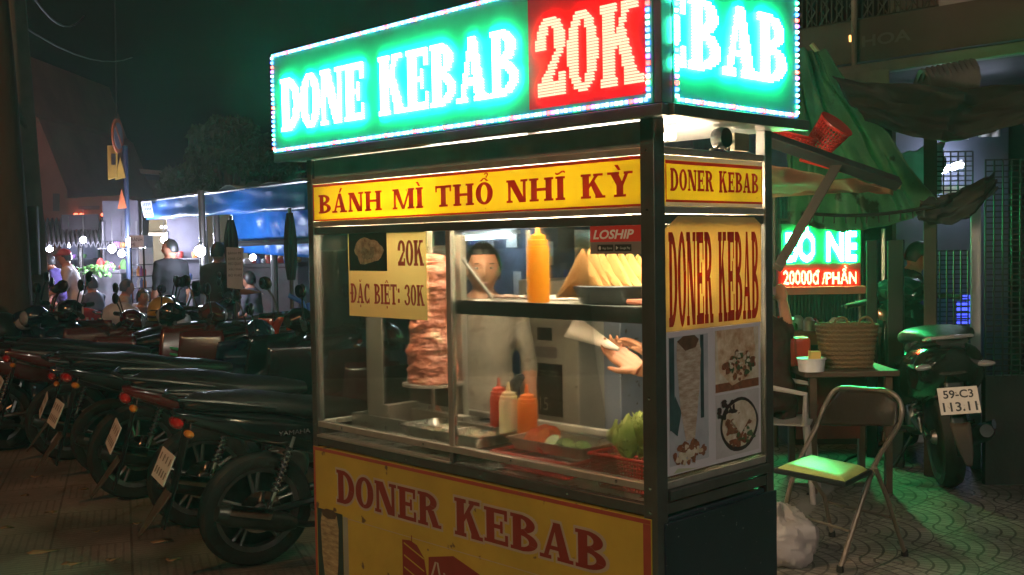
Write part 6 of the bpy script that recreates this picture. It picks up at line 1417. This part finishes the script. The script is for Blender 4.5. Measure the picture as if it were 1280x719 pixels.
s2, a, b_ = sboard('lower_board', 972,331,1076,358, mat('red_halo_board', (.26,.015,.015), .5, 0, .2, 8))  # red halo of the price letters put into the board colour
rf = emat('led_red_far', (1,.05,.02), 26); sx_ = b_.x-a.x
ledtext(s2, '20000đ', a.x+.04, a.x+sx_*.50, b_.z+.02, a.z-.038, rf, .015, .0068, .0031); ledtext(s2, '/PHẦN', a.x+sx_*.53, b_.x-.03, b_.z+.02, a.z-.01, rf, .015, .0068, .0031)
mb = MB(); a, b_ = o_(968,359,7.85), o_(1080,367,7.85); mb.bx(a.x,-.05,b_.z,b_.x,.10,a.z); mb.build('sign_ledge', mat('red_ledge', (.4,.1,.08), .4), t, bevel=.003)
for px in (970,1077): p = o_(px,360,7.9); mb = MB(); mb.tube([(p.x,.08,0),(p.x,.08,1.9)], .018, 6); mb.build('sign_post', dsteel, t)
# table with basket, boxes, tub
a = at(1000,463,6.5); b_ = at(1118,463,6.5); t = empty('low_table', ((a.x+b_.x)/2,6.5,0), 0, 'dark wooden table loaded with a big woven basket', 'table'); wq = (b_.x-a.x)/2; z = a.z; TX = t.location.x
tblm = mat('dark_table', (.08,.045,.03), .5, 0, .4, 6, stretch=(.2,1,1)); mb = MB(); mb.bx(-wq,-.1,z-.035,wq,.5,z); mb.build('table_top', tblm, t, bevel=.005)
for sx in (-1,1):
    for y in (-.06,.44): mb = MB(); mb.bx(sx*(wq-.06)-.02,y-.02,0,sx*(wq-.06)+.02,y+.02,z-.036); mb.build('leg', tblm, t)
mb = MB(); mb.bx(-wq+.08,.40,.25,wq-.08,.43,z-.04); mb.build('back_panel', mat('dull_red_panel', (.15,.02,.015), .5), t)
t = empty('woven_basket', (at(1066,440,6.5).x,6.62,z+.001), 0, 'big brown woven basket with two loop handles on the table', 'basket')
wov = mat('woven_straw', (.15,.09,.04), .75, 0, .45, 40, bump=.7, bscale=70, stretch=(1,1,3))
mb = MB(); mb.grid(lambda u, v: ((.145+.035*v+.004*math.sin(v*60))*math.copysign(abs(math.cos(2*PI*u))**.6, math.cos(2*PI*u)), (.10+.03*v+.004*math.sin(v*60))*math.copysign(abs(math.sin(2*PI*u))**.6, math.sin(2*PI*u)), .27*v+.003*math.sin(u*200)), 80, 30); mb.add([(-.14,-.09,.003),(.14,-.09,.003),(.14,.09,.003),(-.14,.09,.003)], [(0,1,2,3)]); mb.build('basket_body', wov, t, thick=.008)
for x in (-.07,.08): mb = MB(); mb.tube([(x+.045*math.cos(R(a_)),-.12,.265+.055*math.sin(R(a_))) for a_ in range(0,181,20)], .008, 6); mb.build('handle', wov, t)
for k in range(2):
    p = at((985,1006)[k],434,6.62); t = empty('red_box', (p.x,6.7+.05*k,z+.001), .15*k, ['red plastic napkin box, the left one of the two','red plastic napkin box, the right one of the two'][k], 'box', 'red plastic boxes on the table'); mb = MB()
    mb.loft([(-.055,0,.085,.05,.085,6),(-.045,0,.09,.06,.09,6),(.045,0,.09,.06,.09,6),(.055,0,.085,.05,.085,6)], 20); mb.build('box_body', mat('red_box', (.5,.05,.03), .3, 0, .15, 5, trans=.2) if k == 0 else bpy.data.materials['red_box'], t)
    mb = MB(); mb.bx(-.035,-.02,.1805,.035,.02,.184); mb.build('slot_rim', redp, t)
p = at(1020,455,6.35); t = empty('white_tub', (p.x,6.45,z+.001), 0, 'small white tub standing before the red boxes', 'tub'); mb = MB(); mb.lathe([(0,0),(.075,0),(.082,.07),(.088,.072),(.088,.08),(.07,.078),(0,.075)], n=26); mb.build('tub_body', goods[2], t); mb = MB(); mb.bx(-.01,-.03,.0765,.05,.03,.12); mb.build('sponge', mat('yellow_sponge', (.55,.38,.1), .9), t)
# chairs
p = gr(978,560); q = at(985,470,6.6)
pchair('plastic_chair', q.x-.10, 6.45, R(70), mat('pale_plastic', (.42,.36,.34), .4, 0, .1, 5, trans=.1), 'pale plastic chair with slotted back under the seated diner', 0, 'plastic chairs of the eatery', .46)
# folding chair
t = empty('folding_chair', (1.62,5.12,0), 0, 'metal folding chair with brown back and black rimmed seat tinted with green light', 'chair'); tb = V(t.location)
met = mat('painted_tube_beige', (.26,.2,.155), .35, .5, .2, 14); o_ = lambda px, py, Y: at(px,py,Y)-tb; g_ = lambda px, py: gr(px,py,.012)-tb
# picture points: front foot, seat joint, back top
FRf, FLf = g_(1050,712), g_(978,668)          # feet of the back-frame legs (lean forward)
RRf, RLf = g_(1131,692), g_(1040,668)
def A3(px, py, Y): return at(px,py,Y)-tb
BR = [FRf, A3(1083,610,5.0), A3(1098,572,5.10), A3(1124,530,5.22), A3(1126,505,5.26), A3(1112,490,5.30)]
BL = [FLf, A3(985,620,5.35), A3(998,578,5.5), A3(1022,530,5.62), A3(1032,505,5.66), A3(1048,486,5.66)]
def smoothp(P, k=6):
    out = []
    for i in range(len(P)-1):
        a, b, c_, d = P[max(i-1,0)], P[i], P[i+1], P[min(i+2,len(P)-1)]
        for j in range(k):
            t_ = j/k; out.append(.5*((2*b)+(c_-a)*t_+(2*a-5*b+4*c_-d)*t_*t_+(3*b-a-3*c_+d)*t_**3))
    return out+[P[-1]]
mb = MB(); mb.tube(smoothp(BR+[A3(1085,487,5.46)]+BL[::-1]), .0125, 10); mb.build('back_frame', met, t)
RR = [RRf, A3(1108,620,5.05), A3(1094,585,4.98)]; RL = [RLf, A3(1030,620,5.45), A3(1016,600,5.42)]
for q_ in (RR, RL): mb = MB(); mb.tube(q_, .011, 10); mb.build('leg', met, t)
mb = MB(); mb.tube([A3(1062,664,4.93), A3(984,640,5.36)], .007, 8); mb.build('cross_bar', met, t)
mb = MB(); mb.tube([A3(1118,648,5.10), A3(1035,628,5.47)], .007, 8); mb.build('cross_bar', met, t)
for f in (FRf, FLf, RRf, RLf): mb = MB(); mb.lathe([(0,0),(.016,0),(.018,.02),(.015,.04),(0,.04)], (f.x,f.y,-.010), 12); mb.build('foot_cap', rubber, t)
zs = .46; S = [gr(968,588,zs)-tb, gr(1056,606,zs)-tb, gr(1087,590,zs)-tb, gr(1012,572,zs)-tb]
def seatp(u, v, dz): 
    uu = .5+.5*math.copysign(abs(2*u-1)**1.0, 2*u-1); p = S[0].lerp(S[1],u).lerp(S[3].lerp(S[2],u),v); e = min(u,1-u,v,1-v); 
    return p+V((0,0,dz*(1-(1-min(1,e*7))**2)+.004*math.sin(u*5)*math.sin(v*4)))
sv = mat('green_lit_seat_vinyl', (.42,.5,.15), .38, 0, .2, 20, bump=.2, bscale=60, spec=.7)  # the sign's green light is put into the seat colour
mb = MB(); mb.grid(lambda u, v: seatp(u,v,.03), 22, 16); mb.grid(lambda u, v: seatp(u,v,-.012), 22, 16); mb.build('seat', sv, t)
mb = MB(); mb.tube([S[0],S[1],S[2],S[3]], .014, 8, True); mb.build('seat_frame', blackp, t)
U = [A3(1120,527,5.22), A3(1121,503,5.26), A3(1107,492,5.32), A3(1085,489,5.44), A3(1052,488,5.62), A3(1036,508,5.65), A3(1026,528,5.61)]
bk = [A3(1120,533,5.22), A3(1026,531,5.61)]
def backp(u, v):
    lo_ = bk[0].lerp(bk[1],u); i = u*(len(U)-1); k = min(len(U)-2,int(i)); hi = U[k].lerp(U[k+1], i-k); p = lo_.lerp(hi, v); return p+V((.0,-.02*math.sin(PI*u)*math.sin(PI*v)-.004,0))
mb = MB(); mb.grid(backp, 24, 10); mb.build('backrest', mat('brown_vinyl', (.035,.014,.010), .45, 0, .3, 14, bump=.2), t, thick=.02)
# crumpled plastic bag on the ground behind the stall
mb = MB(); q = gr(985,700); 
def bagf(u, v):
    a = 2*PI*u; b = PI*v; r = .17*(1+.30*noise.noise(V((math.cos(a)*1.6,math.sin(a)*1.6,b*1.3)))+.10*abs(noise.noise(V((math.cos(a)*4,math.sin(a)*4,b*4))))+.05*noise.noise(V((math.cos(a)*11,math.sin(a)*11,b*10)))); return V((r*math.sin(b)*math.cos(a), r*math.sin(b)*math.sin(a)*.9, max(.002,.125+r*.85*math.cos(b))))
mb.grid(bagf, 60, 40); o = mb.build('plastic_bag', mat('thin_white_plastic', (.62,.56,.56), .25, 0, .15, 6, trans=.5, spec=.7), None, ang=25); o.location = (q.x-.03,q.y,-.012); tag(o, 'crumpled white plastic bag on the ground beside the stall', 'bag')
# posts, lattice, lit cloth
def post(px, y0, y1, Y, r, m, lab, grp='upright posts at the right'):
    a = at(px,y0,Y); t = MB(); t.tube([(0,0,0),(0,0,a.z)], r, 4); o = t.build('post', m, None, bevel=.004); o.location = (a.x,Y,0); o.rotation_euler = (0,0,R(20)); tag(o, lab, 'post', grp)
post(1163,170,500,6.9,.055,bpy.data.materials['dark_wood'],'brown wooden post between the seated area and the lattice')
post(1220,250,500,7.1,.045,mat('white_paint_post', (.42,.42,.48), .6, 0, .15, 5),'white painted post right of the lattice')
post(1104,286,480,8.2,.02,steel,'thin steel pole beneath the green tarpaulin')
post(1090,300,480,7.5,.05,darkm,'dark square post beside the woven basket'); post(1120,300,520,7.2,.07,darkm,'wide dark pillar left of the bending person')
def lattice(px0, py0, px1, py1, Y, lab, dx=.045, dz=.03, hz=None):
    a, b_ = at(px0,py0,Y), at(px1,py1,Y); t = MB(); w = b_.x-a.x; h = a.z-b_.z; n = int(w/dx); m = int(h/dz)
    for i in range(n+1): t.bx(w*i/n-.004,-.004,0,w*i/n+.004,.004,h)
    for j in range(m+1): t.bx(0,.0045,h*j/m-.0045,w,.010,h*j/m+.0045)
    o = t.build('lattice_screen', mat('dark_lattice', (.012,.012,.014), .6) if 'dark_lattice' not in bpy.data.materials else bpy.data.materials['dark_lattice'], None, False); o.location = (a.x,Y,b_.z); tag(o, lab, 'lattice', 'metal lattice screens')
lattice(1170,190,1216,262,7.0,'lattice screen in front of the bright white room'); lattice(1166,314,1210,500,7.0,'lower lattice screen between the wooden and the white post')
lattice(1232,200,1340,470,6.6,'tall lattice screen at the right edge behind the scooter',.05,.035)
p0 = at(1232,470,6.6); mb = MB(); mb.bx(0,0,-p0.z,.9,.05,0); o = mb.build('low_wall', mat('dark_grey_wall', (.035,.032,.034), .85, 0, .5, 3, bump=.2), None); o.location = p0; tag(o, 'dark low wall under the right lattice', 'wall')  # dark grey base colour with random variation
# lit room behind: wall, tube, hanging cloth
t = empty('lit_back_room', (at(1190,300,9.5).x,9.5,0), 0, 'white lit back room seen through the lattice', 'room'); tb = V(t.location); o_ = lambda *p: at(*p)-tb
a, b_ = o_(1120,150,9.8), o_(1260,470,9.8); mb = MB(); mb.bx(a.x,.3,b_.z,b_.x,.4,a.z); mb.build('white_wall', mat('white_room_wall', (.10,.11,.16), .8, 0, .3, 2.5), t)
a, b_ = o_(1172,215,9.6), o_(1203,205,9.6); tube_lamp(t, a, b_, emat('cold_room_tube', (.75,.82,1), 40), .03)
a = o_(1195,232,9.4); mb = MB(); mb.bx(a.x-.25,0,a.z-.06,a.x+.28,.04,a.z-.0); mb.build('lamp_batten', whitev, t)
for x0, x1, y0, y1 in ((1172,1182,120,165),(1186,1222,128,172),(1236,1262,120,168)):
    a, b_ = o_(x0,y0,9.3), o_(x1,y1,9.3); mb = MB(); mb.grid(lambda u, v: (a.x+(b_.x-a.x)*u, .03*math.sin(u*12), a.z+(b_.z-a.z)*v), 12, 4); mb.build('white_cloth', goods[2], t, thick=.004)
tube_lamp(t, o_(1190,118,9.0), o_(1255,112,9.0), emat('cold_upper_tube', (.7,.75,1), 6), .02)
a = o_(1228,378,9.0); mb = MB()
for i in range(3):
    for j in range(5): mb.bx(a.x+.04*i,0,a.z-.055*j,a.x+.03+.04*i,.02,a.z+.035-.055*j)
mb.build('blue_light_panel', emat('blue_panel', (.05,.07,1), 1.2), t)
# paper on ground at the far end
q = gr(1150,478); t = empty('white_sack', (at(1130,450,8).x,8,0), 0, 'small white sack with red print beside the pillar', 'sack'); mb = MB(); mb.prism([(-.13,0),(.16,0),(.05,.36),(-.06,.36)], 0, .12); mb.build('sack_body', goods[2], t, bevel=.01); mb = MB(); mb.bx(-.06,-.004,.06,.09,-.001,.13); mb.build('sack_print', redv, t)
# diagonal dark prop and ground hose
a, b_ = at(1122,450,7.0), gr(1170,530); mb = MB(); mb.tube([a-b_, V((0,0,.02))], .03, 6); o = mb.build('leaning_prop', darkm, None); o.location = b_; tag(o, 'dark timber prop leaning between pillar and scooter', 'prop')
mb = MB(); pp = [gr(1010,620), gr(1060,575), gr(1110,556), gr(1160,545), gr(1185,552)]; mb.tube([p-pp[0]+V((0,0,.011)) for p in pp], .010, 8); o = mb.build('black_hose', blackp, None); o.location = pp[0]; tag(o, 'black cable lying across the fan paving', 'cable')
mb = MB(); pp = [gr(985,655), gr(1040,600), gr(1100,568), gr(1165,528)]; mb.tube([p-pp[0]+V((0,0,.003)) for p in pp], .06, 6, flat=.05); o = mb.build('grey_mat_strip', conc, None); o.location = pp[0]; tag(o, 'flat grey rubber strip running over the paving', 'mat')
# ================================================================== behind the stall
t = empty('electric_cabinet', lo(1.15,1.62,0), -YAW, 'scuffed pale metal cabinet with a black poster behind the stall', 'cabinet'); 
def fpx(px, py, yl): return fr(px, py, yl)
a = fr(648,398,1.6); b_ = fr(722,398,1.6); x0, x1 = a.x-1.15, b_.x-1.15
cab = mat('scuffed_cream_metal', (.42,.38,.33), .5, 0, .25, 3, spot=((.1,.07,.05), 12, .66)); mb = MB(); mb.bx(x0,-.02,.0,x1,.5,1.36); mb.build('cabinet_body', cab, t, bevel=.006)
def cpl(nm, x0, y0, x1, y1, m, par, off=.022): 
    a, b_ = fr(x0,y0,1.6), fr(x1,y1,1.6); mb = MB(); mb.bx(a.x-1.15,-off-.003,b_.z,b_.x-1.15,-off+.0005,a.z); return mb.build(nm, m, par)
po_ = cpl('black_poster', 671,453,704,522,darkv,t); q1 = fr(676,512,1.6); mb = MB(); addsans(mb, '15', q1.x-1.15,q1.z,.06,.07, lambda x, y, o: (x,-.0255-o,y), .001); 
q1 = fr(676,462,1.6); addsans(mb, 'MUA 2 TẶNG 1\nGIÁ CHỈ CÒN', q1.x-1.15,q1.z-.03,.13,.035, lambda x, y, o: (x,-.0255-o,y), .001); mb.build('lettering', greyv, po_, False)
cpl('label_strip', 664,432,696,448,mat('grey_label', (.24,.2,.2), .5),t); cpl('socket', 648,413,657,430,blackp,t,.03); cpl('dark_window', 672,409,690,426,darkv,t)
a = fr(724,400,1.8); b_ = fr(775,400,1.8); mb = MB(); mb.bx(0,0,0,b_.x-a.x,.4,1.40); o = mb.build('blue_grey_locker', mat('blue_grey_metal', (.2,.22,.3), .5, .2, .3, 3, spot=((.08,.06,.05), 16, .64)), None, bevel=.006); o.location = lo(a.x,1.8,0); o.rotation_euler = (0,0,-YAW); tag(o, 'blue grey metal locker right of the pale cabinet', 'locker')
# pegboard wall with cold tube seen through the glass
t = empty('rear_shop', lo(1.0,5.0,0), -YAW, 'dim blue shop wall with papers and a fluorescent tube behind the stall', 'shop')
a, b_ = fr(560,250,5.0), fr(830,640,5.0); x0, x1 = a.x-1.0, b_.x-1.0
mb = MB(); mb.bx(x0-.6,0,0,x1+.35,.1,2.62); mb.bx(x0-.7,-1.2,2.621,x1+.45,2.4,2.72); mb.bx(x0-.6,.101,0,x0-.5,2.3,2.62); mb.bx(x1+.25,.101,0,x1+.35,2.3,2.62); mb.build('wall', mat('blue_dusty_wall', (.10,.12,.2), .7, 0, .55, 5, c2=(.03,.035,.06)), t)
a, b_ = fr(576,298,4.7), fr(643,294,4.7); tube_lamp(t, (a.x-1.0,-.3,a.z), (b_.x-1.0,-.3,b_.z), coldm, .022)
mb = MB(); mb.bx(a.x-1.05,-.32,a.z+.03,b_.x-.95,-.27,a.z+.07); mb.build('lamp_batten', whitev, t)
rd = random.Random(9)
for k in range(16):
    p = fr(rd.uniform(590,795), rd.uniform(285,370), 4.95); w_, h_ = rd.uniform(.08,.22), rd.uniform(.06,.25); mb = MB(); mb.bx(p.x-1-w_/2,-.03-.004*k,p.z-h_/2,p.x-1+w_/2,-.0285-.004*k,p.z+h_/2); mb.build('wall_paper_sheet', [goods[2],goods[3],sgrey,darkwall][k%4], t)
# ================================================================== sky and lamps
w = bpy.data.worlds.new('World'); scn.world = w; w.use_nodes = True; nt = w.node_tree
sky = nt.nodes.new('ShaderNodeTexSky'); sky.sky_type = 'NISHITA'; sky.sun_disc = False; sky.sun_elevation = R(-4.0); sky.sun_rotation = R(150); 
bg = nt.nodes['Background']; nt.links.new(sky.outputs[0], bg.inputs[0]); bg.inputs[1].default_value = .08
def lamp(kind, name, loc, e, c, to=None, **k):
    l = bpy.data.lights.new(name, kind); l.energy = e; l.color = c
    for a, b in k.items(): setattr(l, a, b)
    o = bpy.data.objects.new(name, l); COL.objects.link(o); o.location = loc
    if to is not None: o.rotation_euler = (V(to)-V(loc)).to_track_quat('-Z', 'Y').to_euler()
    return o
lamp('SUN', 'faint_blue_fill', (0,0,20), .006, (.7,.8,1), (5,9,0), angle=R(5))  # weak bluish fill added over the whole scene, no moon in view
lamp('SPOT', 'street_and_fill_light', (-6.5,-.5,6.5), 360, (1,.42,.16), (-2.5,7,0), spot_size=R(110), spot_blend=.6, shadow_soft_size=.15)
lamp('SPOT', 'street_and_fill_light', (6.5,-1.5,6.5), 230, (1,.82,.70), (1.9,4.9,0), spot_size=R(40), spot_blend=.6, shadow_soft_size=.2)
lamp('SPOT', 'street_and_fill_light', (-7.5,10.5,7), 300, (1,.40,.13), (-7,18,2), spot_size=R(120), spot_blend=.6, shadow_soft_size=.15)
lamp('SPOT', 'street_and_fill_light', (-.5,-6.5,6.2), 210, (1,.88,.70), (-.7,4.2,.2), spot_size=R(46), spot_blend=.7, shadow_soft_size=.2)  # neutral front fill added behind the camera, no street lamp known here
scn.cycles.use_denoising = True
vs_.exposure = EXPO
# ------------------------------------------------ thin haze added to stand in for lens bloom round the lights
if HAZE:
    hm = bpy.data.materials.new('bloom_haze'); hm.use_nodes = True; hn = hm.node_tree
    hn.nodes.remove(hn.nodes['Principled BSDF']); pvn = hn.nodes.new('ShaderNodeVolumePrincipled'); hn.links.new(pvn.outputs[0], hn.nodes['Material Output'].inputs[1])
    pvn.inputs['Color'].default_value = (.9,.9,.9,1); pvn.inputs['Density'].default_value = HAZE; pvn.inputs['Anisotropy'].default_value = .55
    mb = MB(); mb.bx(-16,-7,-1.13, 16,46,9); tag(mb.build('haze', hm, None, False), 'thin haze added for the glow round the lights', 'haze', kind='stuff')
    scn.cycles.volume_bounces = 0
